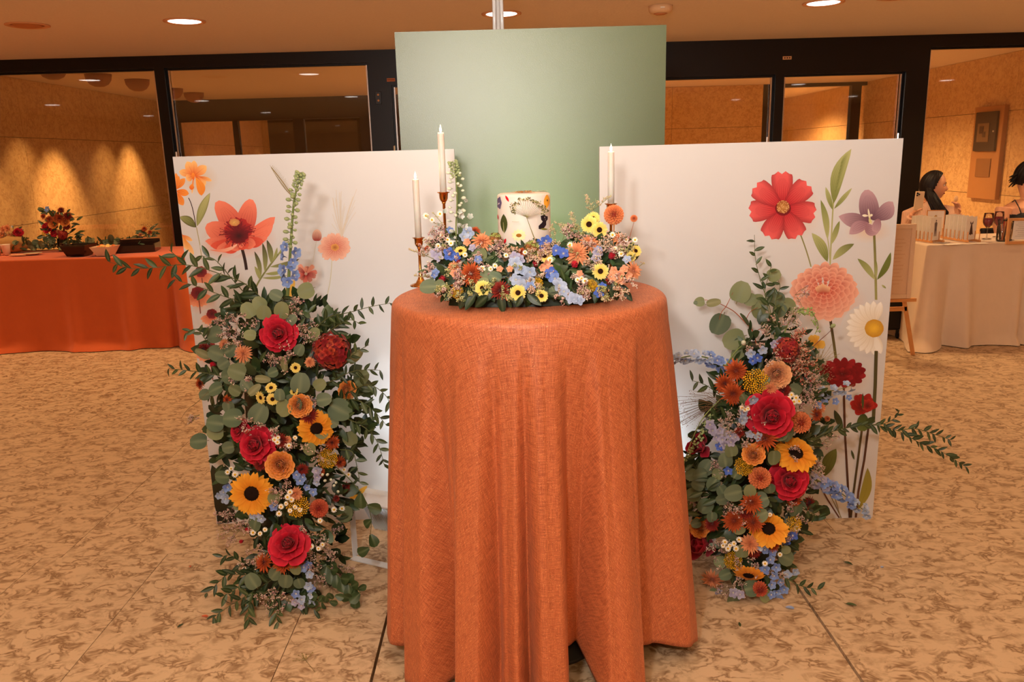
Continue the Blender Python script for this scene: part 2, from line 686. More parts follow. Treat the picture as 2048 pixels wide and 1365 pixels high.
# ---- inner glass wall
q = MB()
zl = gz(540, 240, YI)
xe = gx(742, 200, YI)
bar(q, XL, xe, zl, CEIL, YI)
for a, c in ((346, 357), (465, 475), (586, 607), (720, 742)):
    bar(q, gx(a, 250, YI), gx(c, 250, YI), 0, zl, YI)
bar(q, xe, xa, 0, CEIL, YI, 0.1)
q.build('trim_7', 'frame', kind='structure')
q = MB()
zr = gz(1640, 173, YI)
bar(q, xb, XR, zr, CEIL, YI)
bar(q, xb, gx(1545, 200, YI), 0, zr, YI)
bar(q, gx(1703, 200, YI), gx(1722, 200, YI), 0, zr, YI)
q.build('trim_8', 'frame', kind='structure')
for i, (a, c, z) in enumerate(((357, 465, zl), (475, 586, zl), (607, 720, zl), (1545, 1703, zr))):
    p = MB()
    x0, x1 = gx(a, 250, YI), gx(c, 250, YI)
    p.box(((x0 + x1) / 2, YI + 0.06, z / 2), (x1 - x0, 0.008, z))
    p.build('window_%d' % (7 + i), 'pane', kind='structure')

# ================================================================ LIGHT FITTINGS
WARM = (1.0, 0.63, 0.31)
E_SPOT = 120.0
M['lamp_on'] = emit('lamp_diffuser_lit', (1.0, 0.93, 0.84), 6.0)


def downlight_mesh(on=True):
    r = MB()
    r.lathe([(0.150, 0.0), (0.150, -0.006), (0.135, -0.010), (0.118, -0.006), (0.114, 0.0)], 32, rgb(214, 150, 100))
    ring = r.mesh('trim_ring', 'matte')
    d = MB()
    if on:
        d.lathe([(0.0, -0.008), (0.06, -0.0078), (0.116, -0.004), (0.116, 0.0)], 28, (1, 1, 1))
        disc = d.mesh('lamp_diffuser', 'lamp_on')
    else:
        d.lathe([(0.0, -0.016), (0.05, -0.018), (0.085, -0.012), (0.112, -0.002)], 24, rgb(190, 115, 60))
        disc = d.mesh('lamp_cover', 'matte')
    return ring, disc


DL_ON = downlight_mesh(True)
DL_OFF = downlight_mesh(False)


def downlight(x, y, label, on=True, spot=True, e=1.0, angle=150, group=None):
    t = thing('ceiling_downlight', label, 'ceiling light', (x, y, CEIL), group=group)
    obj('trim_ring', (DL_ON if on else DL_OFF)[0], t)
    obj('lamp_diffuser', (DL_ON if on else DL_OFF)[1], t)
    if on and spot:
        d = bpy.data.lights.new('downlight_lamp', 'SPOT')
        d.energy = E_SPOT * e
        d.color = WARM
        d.spot_size = R(angle)
        d.spot_blend = 0.6
        d.shadow_soft_size = 0.1
        o = bpy.data.objects.new('downlight_lamp', d)
        C.objects.link(o)
        o.parent = t
        o.location = (0, 0, -0.04)
    return t


p1 = WZ(369, 42, CEIL)
p2 = WZ(1003, 27, CEIL)
p3 = WZ(1647, 5, CEIL)
p4 = WZ(55, 50, CEIL)
print('DL', p1, p2, p3, p4)
downlight(p1.x, p1.y, 'lit round downlight at the upper left of the ceiling, left of the green board')
downlight(p2.x, p2.y, 'lit round downlight directly above the green board, partly hidden by white rods')
downlight(p3.x, p3.y, 'lit round downlight at the top right edge, cut by the frame')
downlight(p4.x, p4.y, 'unlit dull orange round ceiling fitting at the far upper left', on=False)
p5 = WZ(1795, -8, CEIL)
downlight(p5.x, p5.y, 'unlit round ceiling fitting at the top edge right of the lit downlight', on=False)
ORD = ('first', 'second', 'third', 'fourth', 'fifth', 'sixth', 'seventh')
for i, x in enumerate((-7.5, -5.0, 5.0, 7.5)):
    downlight(x, p1.y, 'lit round downlight of the front row, %s from the left beyond the frame' % ORD[i], group='downlights of the room outside the frame')
for y in (2.6, -1.1):
    for i, x in enumerate((-7.5, -5.0, -2.5, 0.0, 2.5, 5.0, 7.5)):
        near = abs(x) < 3 and y > 0
        downlight(x, y, 'lit round downlight, %s from the left in the row %s' % (ORD[i], 'over the draped table' if y > 0 else 'behind the camera'), group='downlights of the room outside the frame', e=0.12 if near else 0.9)
# vestibule lights
for x, y, w in ((4.1, 10.8, 'right'), (0.3, 10.8, 'middle')):
    downlight(x, y, 'lit round downlight in the %s of the vestibule ceiling behind the glass' % w, group='vestibule ceiling downlights', e=5.5)
for x, y, w in ((-2.6, 16.6, 'at the left'), (3.0, 16.4, 'behind the stone wall'), (4.9, 15.2, 'at the right')):
    downlight(x, y, 'lit round downlight beyond the inner glass, %s' % w, group='downlights beyond the inner glass wall', e=8)

# bowl shaped wall washers along the left stone wall
bw = MB()
bw.lathe([(0.0, -0.14), (0.05, -0.135), (0.10, -0.11), (0.135, -0.06), (0.145, 0.0), (0.135, 0.0), (0.12, -0.05), (0.08, -0.1), (0.0, -0.12)], 24, rgb(150, 95, 50))
BOWL = bw.mesh('bowl', 'matte')
cn = MB()
cn.lathe([(0.03, -0.125), (0.03, 0.0)], 10, rgb(120, 80, 45))
CAN = cn.mesh('lamp_stem', 'matte')
wash = [(105, 142, 0.5), (197, 158, 0.3), (275, 168, 1.2), (345, 185, 0.3), (388, 193, 0.9)]
names = ['first bowl shaped ceiling wall washer from the left, behind the glass', 'second bowl shaped wall washer from the left, above the brightest wall patch',
         'third bowl shaped wall washer, just left of the thin black mullion', 'fourth bowl shaped wall washer, just right of the thin black mullion',
         'fifth and farthest bowl shaped wall washer in the row']
for (px, py, e), lb in zip(wash, names):
    p = WZ(px, py, CEIL - 0.05)
    t = thing('wall_washer', lb, 'ceiling light', (p.x, p.y, CEIL), group='bowl shaped wall washers in the vestibule')
    obj('bowl', BOWL, t)
    obj('lamp_stem', CAN, t)
    d = bpy.data.lights.new('washer_lamp', 'SPOT')
    d.energy = 380 * e
    d.color = (1.0, 0.62, 0.28)
    d.spot_size = R(54)
    d.spot_blend = 1.0
    d.shadow_soft_size = 0.03
    o = bpy.data.objects.new('washer_lamp', d)
    C.objects.link(o)
    o.parent = t
    o.location = (-0.3, 0, -0.02)
    o.rotation_euler = Vector((-0.42, 0.0, -1)).to_track_quat('-Z', 'Y').to_euler()
    print('WASH', p)

# smoke detector
sd = WZ(1321, 12, CEIL)
t = thing('smoke_detector', 'round cream smoke detector on the ceiling above the right edge of the green board', 'smoke detector', (sd.x, sd.y, CEIL))
b = MB()
b.lathe([(0.0, -0.052), (0.055, -0.052), (0.078, -0.045), (0.085, -0.03), (0.088, 0.0)], 28, rgb(222, 178, 130))
b.build('housing', 'matte', t, smooth=True)
b = MB()
b.lathe([(0.0, -0.062), (0.035, -0.060), (0.05, -0.052), (0.0, -0.05)], 20, rgb(190, 120, 70))
b.build('sensor_cap', 'matte', t, smooth=True)
b = MB()
b.box((0.0, -0.083, -0.022), (0.03, 0.006, 0.006), rgb(240, 230, 215))
b.build('indicator', 'matte', t)

# alarm panel on the right stone wall
c0 = WX(1962, 214, XR)
c1 = WX(2016, 400, XR)
yy0, yy1 = sorted((WX(1952, 300, XR).y, WX(2010, 300, XR).y))
z0, z1 = WX(1975, 398, XR).z, WX(1990, 212, XR).z
t = thing('alarm_panel', 'tall narrow brown panel with a dark display box on the right stone wall', 'control panel', (XR - 0.002, (yy0 + yy1) / 2, z0))
w, h = yy1 - yy0, z1 - z0
b = MB()
b.box((-0.03, 0, h / 2), (0.06, w, h), rgb(176, 118, 62))
bevel(b.build('backboard', 'matte', t), 0.006)
b = MB()
b.box((-0.075, 0, h * 0.73), (0.03, w * 0.74, h * 0.42), rgb(58, 40, 24))
bevel(b.build('display_box', 'matte', t), 0.005)
b = MB()
b.box((-0.093, 0.03, h * 0.72), (0.006, w * 0.4, h * 0.2), rgb(120, 88, 52))
b.box((-0.098, 0.06, h * 0.75), (0.005, w * 0.14, h * 0.08), rgb(70, 46, 26))
b.box((-0.098, 0.0, h * 0.70), (0.005, w * 0.1, h * 0.06), rgb(80, 56, 32))
b.build('display', 'matte', t)
b = MB()
b.blob((-0.092, -w * 0.3, h * 0.73), 0.012, rgb(235, 215, 180), 1)
b.build('knob', 'matte', t, smooth=True)
b = MB()
b.box((-0.066, 0, h * 0.34), (0.012, w * 0.5, h * 0.2), rgb(140, 92, 46))
bevel(b.build('lower_door', 'matte', t), 0.004)

# ================================================================ DISPLAY BOARDS
def board(name, label, cat, pxs, Y, thick, color, z0=0.0, mat='print', steps=1):
    """vertical board: pxs = (left px, left py, right px, right py) of its top edge"""
    a = WY(pxs[0], pxs[1], Y)
    c = WY(pxs[2], pxs[3], Y)
    zt = (a.z + c.z) / 2
    t = thing(name, label, cat, ((a.x + c.x) / 2, Y, z0))
    w = c.x - a.x
    q = MB()
    q.box((0, thick / 2, (zt - z0) / 2), (w, thick, zt - z0), color)
    q.build('panel', mat, t)
    return t, a.x, c.x, zt


WHITE = rgb(208, 205, 202)
YLB, YRB, YGB = 3.06, 2.94, 3.40
lb, LX0, LX1, LZ = board('white_display_board', 'large white board printed with coral, orange and peach flowers, left of the draped table', 'display board', (345, 313, 908, 299), YLB, 0.02, WHITE)
rb, RX0, RX1, RZ = board('white_display_board', 'large white board printed with red cosmos and salmon dahlia, right of the table', 'display board', (1199, 293, 1807, 277), YRB, 0.02, WHITE)
print('boards', LX0, LX1, LZ, RX0, RX1, RZ)
gb, GX0, GX1, GZ = board('green_display_board', 'tall plain sage green board standing behind the cake', 'display board', (789, 68, 1333, 46), YGB, 0.02, rgb(128, 140, 98), mat='matte')
M['green'] = plain('green_vinyl', rgb(86, 96, 58), 0.33, noise_amt=0.05, scale=150, bump=0.25, bscale=400, spec=0.7)
for ch in gb.children:
    ch.data.materials[0] = M['green']
# struts holding each board up from behind
for t, w, z in ((lb, LX1 - LX0, LZ), (rb, RX1 - RX0, RZ), (gb, GX1 - GX0, GZ)):
    for s in (-1, 1):
        q = MB()
        x = s * w * 0.32
        q.tube([(x, 0.035, z * 0.8), (x, 0.28, 0.012)], 0.011, 6, rgb(30, 28, 26))
        q.build('back_strut', 'matte', t)
for t, x in ((lb, WY(347, 311, YLB).x), (lb, WY(787, 302, YLB).x), (rb, WY(1539, 284, YRB).x), (rb, WY(1803, 277, YRB).x)):
    q = MB()
    zt = LZ if t is lb else RZ
    q.tube([(x - t.location.x, 0.028, 0.3), (x - t.location.x, 0.028, zt + 0.018)], 0.0035, 6, rgb(200, 195, 188))
    q.build('support_rod', 'chrome', t)


class Print:
    """flat print made of thin coloured shapes lying on a board; shapes are given at the board's own plane"""

    def __init__(s, parent, Y, x0, x1, z1):
        s.t, s.Y, s.x0, s.x1, s.z1 = parent, Y, x0, x1, z1
        s.lay = 0
        s.mb = None

    def P(s, px, py):
        p = WY(px, py, s.Y)
        return (min(max(p.x, s.x0 + 0.0005), s.x1 - 0.0005), min(max(p.z, 0.002), s.z1 - 0.001))

    def begin(s):
        s.mb = MB()

    def end(s, label=None):
        o = s.mb.build('printed_flower', 'print', s.t, label=label)
        o.matrix_parent_inverse = s.t.matrix_world.inverted()
        return o

    def d(s):
        s.lay += 1
        return s.Y - 0.0003 - 0.0000025 * s.lay

    def petal(s, x0, y0, x1, y1, w, ca, cb, prof='petal', bend=0.0, nu=10, edge=None, veins=0, tip=0.0, vc=None):
        """from base (x0,y0) to tip (x1,y1), widest w pixels"""
        y = s.d()
        dx, dy = x1 - x0, y1 - y0
        L = math.hypot(dx, dy) or 1
        nx, ny = -dy / L, dx / L
        nv = 4
        vs, fs, cs = [], [], []
        outl = []
        for i in range(nu + 1):
            u = i / nu
            if prof == 'petal':
                ww = math.sin(PI * min(1, u * 0.97 + 0.03) ** 1.35) ** 0.7
            elif prof == 'round':
                ww = math.sqrt(max(0, 1 - (2 * (0.06 + 0.93 * u ** 0.8) - 1) ** 2))
            elif prof == 'wide':
                ww = (0.18 + 0.82 * math.sin(PI * 0.5 * min(1, u * 1.35))) * (1 if u < 0.85 else math.sqrt(max(0.0, 1 - ((u - 0.85) / 0.158) ** 2)) * 0.45 + 0.55)
            elif prof == 'leaf':
                ww = math.sin(PI * u) ** 0.8
            else:
                ww = 1 - 0.3 * u
            off = bend * L * math.sin(PI * u * 0.9)
            cx_, cy_ = x0 + dx * u + nx * off, y0 + dy * u + ny * off
            for j in range(nv + 1):
                v = -1 + 2 * j / nv
                uu = 0.0
                if prof == 'wide' and i == nu:
                    uu = (0.035 if j % 2 else -0.05) * L
                X, Z = s.P(cx_ + nx * v * w / 2 * ww + dx / L * uu, cy_ + ny * v * w / 2 * ww + dy / L * uu)
                vs.append((X, y, Z))
                k = mixc(ca, cb, u)
                if edge and abs(v) > 0.9:
                    k = mixc(k, edge, 0.6)
                cs.append(k)
        for i in range(nu):
            for j in range(nv):
                a = i * (nv + 1) + j
                fs.append((a, a + 1, a + nv + 2, a + nv + 1))
        s.mb.add(vs, fs, cs)
        if veins:
            vc = vc or mixc(ca, (0.02, 0, 0), 0.35)
            for k in range(veins):
                t = (k + 1) / (veins + 1) * 2 - 1
                pts = []
                for i in range(1, 8):
                    u = i / 8.6
                    off = bend * L * math.sin(PI * u * 0.9)
                    pw = math.sin(PI * min(1, u + 0.12) ** 1.1) ** 0.8
                    pts.append((x0 + dx * u + nx * (off + t * w * 0.42 * pw), y0 + dy * u + ny * (off + t * w * 0.42 * pw)))
                s.line(pts, 0.5, vc, taper=True)

    def line(s, pts, w, c, taper=False, c2=None):
        y = s.d()
        vs, fs, cs = [], [], []
        n = len(pts)
        for i, (x, yy) in enumerate(pts):
            a = pts[max(0, i - 1)]
            b_ = pts[min(n - 1, i + 1)]
            dx, dy = b_[0] - a[0], b_[1] - a[1]
            L = math.hypot(dx, dy) or 1
            ww = w * (1 - 0.75 * i / (n - 1)) if taper else w
            for sg in (-1, 1):
                X, Z = s.P(x - dy / L * ww / 2 * sg, yy + dx / L * ww / 2 * sg)
                vs.append((X, y, Z))
                cs.append(mixc(c, c2, i / (n - 1)) if c2 else c)
        for i in range(n - 1):
            fs.append((2 * i, 2 * i + 1, 2 * i + 3, 2 * i + 2))
        s.mb.add(vs, fs, cs)

    def curve(s, a, m, b_, w, c, taper=False, c2=None):
        pts = []
        for i in range(11):
            t = i / 10
            pts.append(((1 - t) ** 2 * a[0] + 2 * t * (1 - t) * m[0] + t * t * b_[0], (1 - t) ** 2 * a[1] + 2 * t * (1 - t) * m[1] + t * t * b_[1]))
        s.line(pts, w, c, taper, c2)

    def ell(s, cx_, cy_, rx, ry, cin, cout, n=22, rings=1, wob=0.0):
        y = s.d()
        X, Z = s.P(cx_, cy_)
        vs, cs, fs = [(X, y, Z)], [cin], []
        for r in range(rings):
            q = (r + 1) / rings
            for k in range(n):
                a = 2 * PI * k / n
                wv = 1 + wob * math.sin(k * 2.4)
                X, Z = s.P(cx_ + rx * q * wv * math.cos(a), cy_ + ry * q * wv * math.sin(a))
                vs.append((X, y, Z))
                cs.append(mixc(cin, cout, q))
        for k in range(n):
            fs.append((0, 1 + k, 1 + (k + 1) % n))
        for r in range(rings - 1):
            for k in range(n):
                a = 1 + r * n + k
                c_ = 1 + r * n + (k + 1) % n
                fs.append((a, a + n, c_ + n, c_))
        s.mb.add(vs, fs, cs)

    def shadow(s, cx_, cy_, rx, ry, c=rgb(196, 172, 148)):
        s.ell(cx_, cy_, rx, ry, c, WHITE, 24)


pr = Print(lb, YLB, LX0, LX1, LZ)
OR1, OR2, OR3 = rgb(222, 92, 20), rgb(240, 150, 55), rgb(246, 196, 120)
GN1, GN2, GN3 = rgb(92, 98, 48), rgb(150, 152, 92), rgb(56, 52, 32)
# orange flower, top left
pr.begin()
pr.shadow(398, 358, 40, 34, rgb(206, 180, 150))
for a, b_, c in (((387, 352), (374, 323), 18), ((388, 350), (388, 321), 14), ((388, 352), (413, 332), 19), ((386, 350), (358, 343), 15), ((386, 352), (372, 358), 16), ((391, 352), (411, 371), 19), ((398, 353), (424, 362), 8)):
    pr.petal(a[0], a[1], b_[0], b_[1], c, OR1, OR3, 'petal', veins=1)
pr.petal(392, 356, 402, 392, 17, OR2, rgb(228, 130, 40), bend=-0.12, veins=1)
pr.petal(387, 362, 386, 345, 7, OR1, OR2)
pr.petal(387, 354, 384, 388, 4, OR1, OR3)
pr.petal(384, 368, 383, 380, 10, OR2, OR1)
pr.end('orange printed flower with curling petals')
pr.begin()
for a, b_, c in (((350, 380), (352, 346), 12), ((350, 380), (370, 357), 13), ((352, 382), (378, 388), 14), ((350, 384), (367, 411), 15), ((349, 382), (358, 352), 10)):
    pr.petal(a[0], a[1], b_[0], b_[1], c, rgb(226, 110, 30), rgb(240, 150, 62), 'petal', veins=2)
pr.end('orange printed flower cut by the left edge of the board')
pr.begin()
pr.curve((377, 396), (386, 410), (392, 455), 1.6, rgb(50, 24, 22))
pr.line([(393, 455), (400, 490), (404, 520)], 1.6, rgb(170, 160, 110))
pr.petal(394, 453, 421, 386, 17, GN2, rgb(176, 172, 112), 'leaf', bend=-0.04, veins=3, edge=GN1)
pr.petal(392, 455, 358, 435, 17, GN1, GN2, 'leaf', bend=0.1, veins=2, edge=rgb(70, 40, 30))
pr.end('olive printed leaves on a thin stem')
pr.begin()
for k in range(6):
    pr.petal(364 + k, 468 + k * 2, 366 + k * 4.4, 495 + k * 3, 9, rgb(232, 140, 40), rgb(246, 205, 140), 'petal')
pr.petal(363, 470, 385, 482, 8, OR1, OR3)
pr.end('pale orange printed flower at the left edge')
# big coral anemone
CO1, CO2, CO3 = rgb(168, 28, 28), rgb(222, 88, 62), rgb(236, 130, 100)
pr.begin()
pr.shadow(478, 478, 78, 42, rgb(214, 138, 112))
pr.shadow(445, 492, 45, 26, rgb(226, 150, 122))
pr.curve((483, 495), (490, 515), (493, 540), 6, rgb(48, 30, 24))
pr.petal(478, 478, 549, 432, 26, CO2, CO3, 'petal', bend=0.1, veins=2)
pr.petal(476, 482, 545, 450, 24, CO2, CO3, 'petal', bend=0.12, veins=3)
pr.petal(478, 478, 433, 404, 44, CO1, CO3, 'round', veins=5, bend=0.05)
pr.petal(482, 472, 502, 399, 40, CO1, CO3, 'round', veins=5, bend=0.02)
pr.petal(478, 482, 412, 452, 46, CO1, CO3, 'round', veins=4)
for k, (tx, ty, w) in enumerate(((410, 480, 22), (420, 490, 22), (432, 498, 22), (447, 503, 24), (462, 500, 22))):
    pr.petal(482, 476, tx, ty, w, CO1, CO2 if k % 2 else CO3, 'petal', veins=3, bend=-0.1)
for k, (tx, ty, w) in enumerate(((535, 475, 18), (528, 482, 22), (512, 489, 24), (495, 497, 24), (484, 496, 14))):
    pr.petal(480, 478, tx, ty, w, CO1, CO2 if k % 2 else CO3, 'petal', veins=3, bend=0.1)
pr.petal(420, 500, 476, 485, 7, rgb(226, 120, 90), rgb(240, 190, 160), 'petal', bend=0.15)
pr.ell(476, 462, 27, 26, rgb(90, 12, 18), rgb(176, 40, 36), 26, 2, 0.08)
r3 = random.Random(5)
for k in range(85):
    a = r3.uniform(0, 2 * PI)
    q = r3.uniform(20, 38) * (1.0 if math.sin(a) > -0.2 else 0.85)
    bx, by = 474 + 6 * math.cos(a), 465 + 6 * math.sin(a)
    tx, ty = 474 + q * math.cos(a), 462 + q * 0.85 * math.sin(a)
    pr.curve((bx, by), ((bx + tx) / 2 + r3.uniform(-4, 4), (by + ty) / 2 + r3.uniform(-3, 3)), (tx, ty), 0.9, rgb(96, 10, 22))
    pr.ell(tx, ty, 1.2, 1.1, rgb(110, 8, 30), rgb(130, 20, 34), 6)
pr.ell(478, 472, 18, 15, rgb(44, 10, 14), rgb(110, 16, 24), 20, 2, 0.1)
pr.ell(469, 445, 10.5, 7.5, rgb(222, 176, 96), rgb(196, 120, 66), 18, 2, 0.04)
for k in range(40):
    a, q = r3.uniform(0, 2 * PI), math.sqrt(r3.random())
    pr.ell(469 + 10 * q * math.cos(a), 444 + 7 * q * math.sin(a), 0.9, 0.8, rgb(236, 200, 120), rgb(160, 90, 50), 5)
pr.end('large coral anemone print with a dark red fringed centre')
# palm-like leaf
pr.begin()
pr.curve((512, 575), (520, 555), (560, 505), 3.4, rgb(120, 122, 72))
for (ax, ay), (tx, ty), w in (((522, 555), (508, 503), 9), ((530, 545), (524, 486), 10), ((543, 528), (533, 480), 11), ((520, 560), (509, 533), 8), ((545, 524), (554, 495), 6), ((540, 534), (599, 517), 9), ((530, 548), (570, 541), 7), ((524, 556), (575, 550), 6), ((556, 510), (578, 480), 8)):
    pr.petal(ax, ay, tx, ty, w, GN2, GN3 if w > 8 else GN2, 'leaf', bend=0.06, veins=1)
pr.end('printed fan of narrow dark green leaves')
# feather grass
pr.begin()
pr.curve((543, 336), (565, 360), (592, 405), 2.0, rgb(150, 128, 84))
for k in range(26):
    u = k / 26
    x = 543 + 46 * u + 0
    y = 336 + 62 * u + 6 * math.sin(PI * u)
    for sg in (-1, 1):
        L = 4 + 14 * math.sin(PI * min(1, u + 0.1)) * (0.7 + 0.3 * r3.random())
        pr.line([(x, y), (x - 3 + sg * L * 0.45 + 3, y - L * 0.8)], 0.9, rgb(136, 118, 74), taper=True)
pr.end('printed tan feather grass')
# pale cosmos
pr.begin()
pr.curve((664, 518), (663, 560), (655, 590), 1.3, rgb(196, 188, 150))
for k in range(9):
    a = 2 * PI * k / 9 + 0.2
    L = 31 if k not in (3, 4) else 34
    pr.petal(670, 494, 670 + L * math.cos(a), 494 + L * 0.9 * math.sin(a), 17, rgb(196, 96, 66), rgb(228, 176, 150), 'wide', veins=3, vc=rgb(176, 70, 60))
pr.ell(670, 495, 8, 7, rgb(150, 80, 30), rgb(216, 150, 70), 14, 1, 0.1)
pr.petal(634, 482, 634, 459, 19, rgb(150, 40, 30), rgb(226, 186, 160), 'round', veins=5, vc=rgb(130, 40, 34))
pr.line([(633, 482), (625, 530), (618, 560)], 0.9, rgb(200, 190, 165))
for k in range(30):
    x0, y0 = 686 + r3.uniform(-2, 2), 470
    x1, y1 = 690 + r3.uniform(-28, 25), r3.uniform(378, 450)
    pr.curve((684, 474), ((x0 + x1) / 2 - 4, (y0 + y1) / 2), (x1, y1), 0.8, rgb(206, 192, 172))
pr.end('pale pink printed cosmos with a bud and faint grass')
# carnation
pr.begin()
pr.shadow(612, 552, 34, 30, rgb(208, 170, 146))
for k in range(22):
    a = r3.uniform(0, 2 * PI)
    L = r3.uniform(12, 25)
    c = r3.choice([rgb(150, 28, 36), rgb(196, 70, 62), rgb(222, 140, 116)])
    pr.petal(612 + 3 * math.cos(a), 548 + 3 * math.sin(a), 612 + L * math.cos(a), 548 + L * 0.9 * math.sin(a), 9, c, mixc(c, rgb(235, 180, 150), 0.4), 'wide')
pr.end('ruffled red and pink printed carnation')
# coneflowers at the left edge
for cx_, cy_, s_ in ((402, 548, 1.0), (396, 590, 1.15), (424, 632, 0.9), (418, 700, 1.2)):
    pr.begin()
    pr.shadow(cx_ + 4, cy_ + 8, 34 * s_, 28 * s_, rgb(222, 160, 130))
    for k in range(9):
        a = R(20 + 17.5 * k)
        pr.petal(cx_, cy_, cx_ + 27 * s_ * math.cos(a), cy_ + 22 * s_ * math.sin(a), 11 * s_, rgb(190, 70, 48), rgb(236, 160, 120), 'petal', veins=1)
    pr.ell(cx_, cy_ - 4, 12 * s_, 11 * s_, rgb(70, 20, 30), rgb(140, 40, 44), 18, 2, 0.08)
    for k in range(24):
        a, q = r3.uniform(0, 2 * PI), math.sqrt(r3.random())
        pr.ell(cx_ + 11 * s_ * q * math.cos(a), cy_ - 5 + 10 * s_ * q * math.sin(a), 1.1, 1.1, rgb(150, 50, 60), rgb(60, 14, 30), 5)
    pr.line([(cx_ + 2, cy_ + 8), (cx_ + 8, cy_ + 60)], 2.2, rgb(130, 66, 50))
    pr.end('coral printed coneflower with a dark centre')
pr.begin()
for a, b_, w in (((555, 585), (520, 640), 14), ((560, 620), (590, 560), 16), ((600, 610), (570, 560), 14)):
    pr.petal(a[0], a[1], b_[0], b_[1], w, rgb(206, 150, 40), rgb(228, 180, 80), 'petal', veins=1)
pr.petal(702, 1001, 735, 972, 10, rgb(226, 160, 40), rgb(238, 184, 72), 'petal')
pr.petal(704, 1004, 702, 988, 6, rgb(220, 150, 40), rgb(235, 170, 60), 'petal')
pr.petal(447, 1046, 424, 930, 36, rgb(34, 34, 20), rgb(50, 50, 30), 'petal')
pr.petal(455, 1046, 440, 960, 40, rgb(36, 34, 22), rgb(44, 44, 26), 'stem')
pr.end('printed yellow petals and dark leaf near the foot of the board')['kind'] = 'stuff'

pr = Print(rb, YRB, RX0, RX1, RZ)
CR1, CR2, CR3 = rgb(176, 22, 36), rgb(208, 52, 58), rgb(222, 92, 88)
pr.begin()
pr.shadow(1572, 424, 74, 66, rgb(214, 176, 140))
pr.curve((1595, 455), (1612, 495), (1622, 534), 2.6, rgb(120, 116, 60), c2=rgb(146, 142, 92))
for ang, L in ((-92, 68), (-40, 68), (12, 68), (62, 68), (116, 68), (171, 70), (215, 70)):
    a = R(ang)
    pr.petal(1566 + 6 * math.cos(a), 416 + 6 * math.sin(a), 1566 + L * 0.96 * math.cos(a), 413 + L * math.sin(a), 43, CR1, CR3, 'wide', veins=8, edge=rgb(120, 30, 36), vc=rgb(140, 14, 28), nu=14)
pr.ell(1566, 417, 16, 15, rgb(60, 14, 18), rgb(120, 20, 28), 18)
pr.ell(1566, 414, 13, 13, rgb(190, 130, 60), rgb(150, 84, 44), 18, 2, 0.05)
for k in range(70):
    a, q = r3.uniform(0, 2 * PI), math.sqrt(r3.random())
    pr.ell(1566 + 13 * q * math.cos(a), 414 + 12.5 * q * math.sin(a), 1.2, 1.1, rgb(240, 206, 140), rgb(170, 100, 50), 6)
pr.end('large red seven petalled printed cosmos')
pr.begin()
LG, LD = rgb(176, 176, 116), rgb(118, 126, 62)
pr.curve((1660, 530), (1664, 440), (1667, 400), 3.0, rgb(170, 168, 112))
pr.curve((1660, 530), (1658, 480), (1650, 455), 2.0, rgb(170, 168, 112))
pr.petal(1667, 408, 1706, 299, 26, LD, LG, 'leaf', bend=-0.1, veins=5, vc=rgb(110, 112, 50))
for k in range(9):
    pr.petal(1670 + k * 1.4, 385 - k * 7, 1681 + k * 2.2, 358 - k * 7, 7, LD, LG, 'leaf', veins=1)
pr.petal(1665, 420, 1651, 374, 10, LD, LG, 'leaf', veins=2)
pr.petal(1668, 418, 1704, 376, 9, LD, LG, 'leaf', veins=1)
pr.petal(1655, 480, 1640, 400, 13, LG, LD, 'leaf', bend=0.05, veins=2)
pr.petal(1662, 490, 1679, 442, 11, LG, LD, 'leaf', veins=2)
pr.petal(1655, 524, 1622, 467, 20, LD, LG, 'leaf', bend=0.08, veins=3)
pr.petal(1665, 520, 1709, 489, 15, LG, rgb(98, 104, 52), 'leaf', bend=-0.08, veins=3)
pr.end('tall pale green printed leaf stem')
pr.begin()
V1, V2, V3 = rgb(96, 62, 78), rgb(150, 108, 118), rgb(186, 150, 156)
pr.shadow(1736, 462, 48, 26, rgb(214, 184, 156))
pr.curve((1748, 466), (1751, 530), (1752, 600), 5, rgb(112, 106, 58), c2=rgb(150, 148, 88))
pr.petal(1741, 440, 1733, 380, 40, V1, V3, 'round', veins=6, vc=rgb(100, 64, 84))
pr.petal(1744, 440, 1784, 402, 32, V1, V3, 'petal', bend=0.14, veins=5, vc=rgb(100, 64, 84))
pr.petal(1741, 444, 1677, 432, 30, V1, V3, 'leaf', bend=-0.05, veins=5, vc=rgb(110, 74, 90))
pr.petal(1738, 446, 1699, 470, 24, V2, V3, 'leaf', bend=0.1, veins=4, vc=rgb(110, 74, 90))
pr.petal(1731, 455, 1757, 463, 22, V2, V3, 'round', veins=4, bend=0.1)
pr.petal(1750, 464, 1757, 438, 18, V3, V2, 'round', veins=3)
pr.petal(1741, 448, 1736, 417, 4, rgb(210, 200, 150), rgb(240, 232, 205))
pr.petal(1737, 432, 1724, 431, 5, rgb(226, 216, 180), rgb(240, 232, 205))
pr.petal(1739, 433, 1745, 429, 5, rgb(226, 216, 180), rgb(240, 232, 205))
pr.petal(1738, 435, 1742, 448, 6, rgb(200, 190, 120), rgb(216, 204, 150))
pr.petal(1750, 560, 1714, 518, 13, LG, LD, 'leaf', bend=0.06, veins=3)
pr.petal(1754, 560, 1780, 504, 13, rgb(96, 106, 46), rgb(110, 120, 54), 'leaf', bend=0.08, veins=2)
pr.petal(1752, 558, 1752, 520, 6, LG, LD, 'leaf')
pr.petal(1772, 577, 1763, 570, 4, LD, LG, 'leaf')
pr.end('mauve printed bellflower on a long stem with two leaves')
pr.begin()
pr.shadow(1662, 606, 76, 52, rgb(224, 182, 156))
pr.line([(1660, 636), (1668, 690), (1672, 720)], 5.5, rgb(70, 50, 30), c2=rgb(112, 104, 56))
D1, D2, D3 = rgb(166, 30, 20), rgb(216, 96, 70), rgb(238, 180, 152)
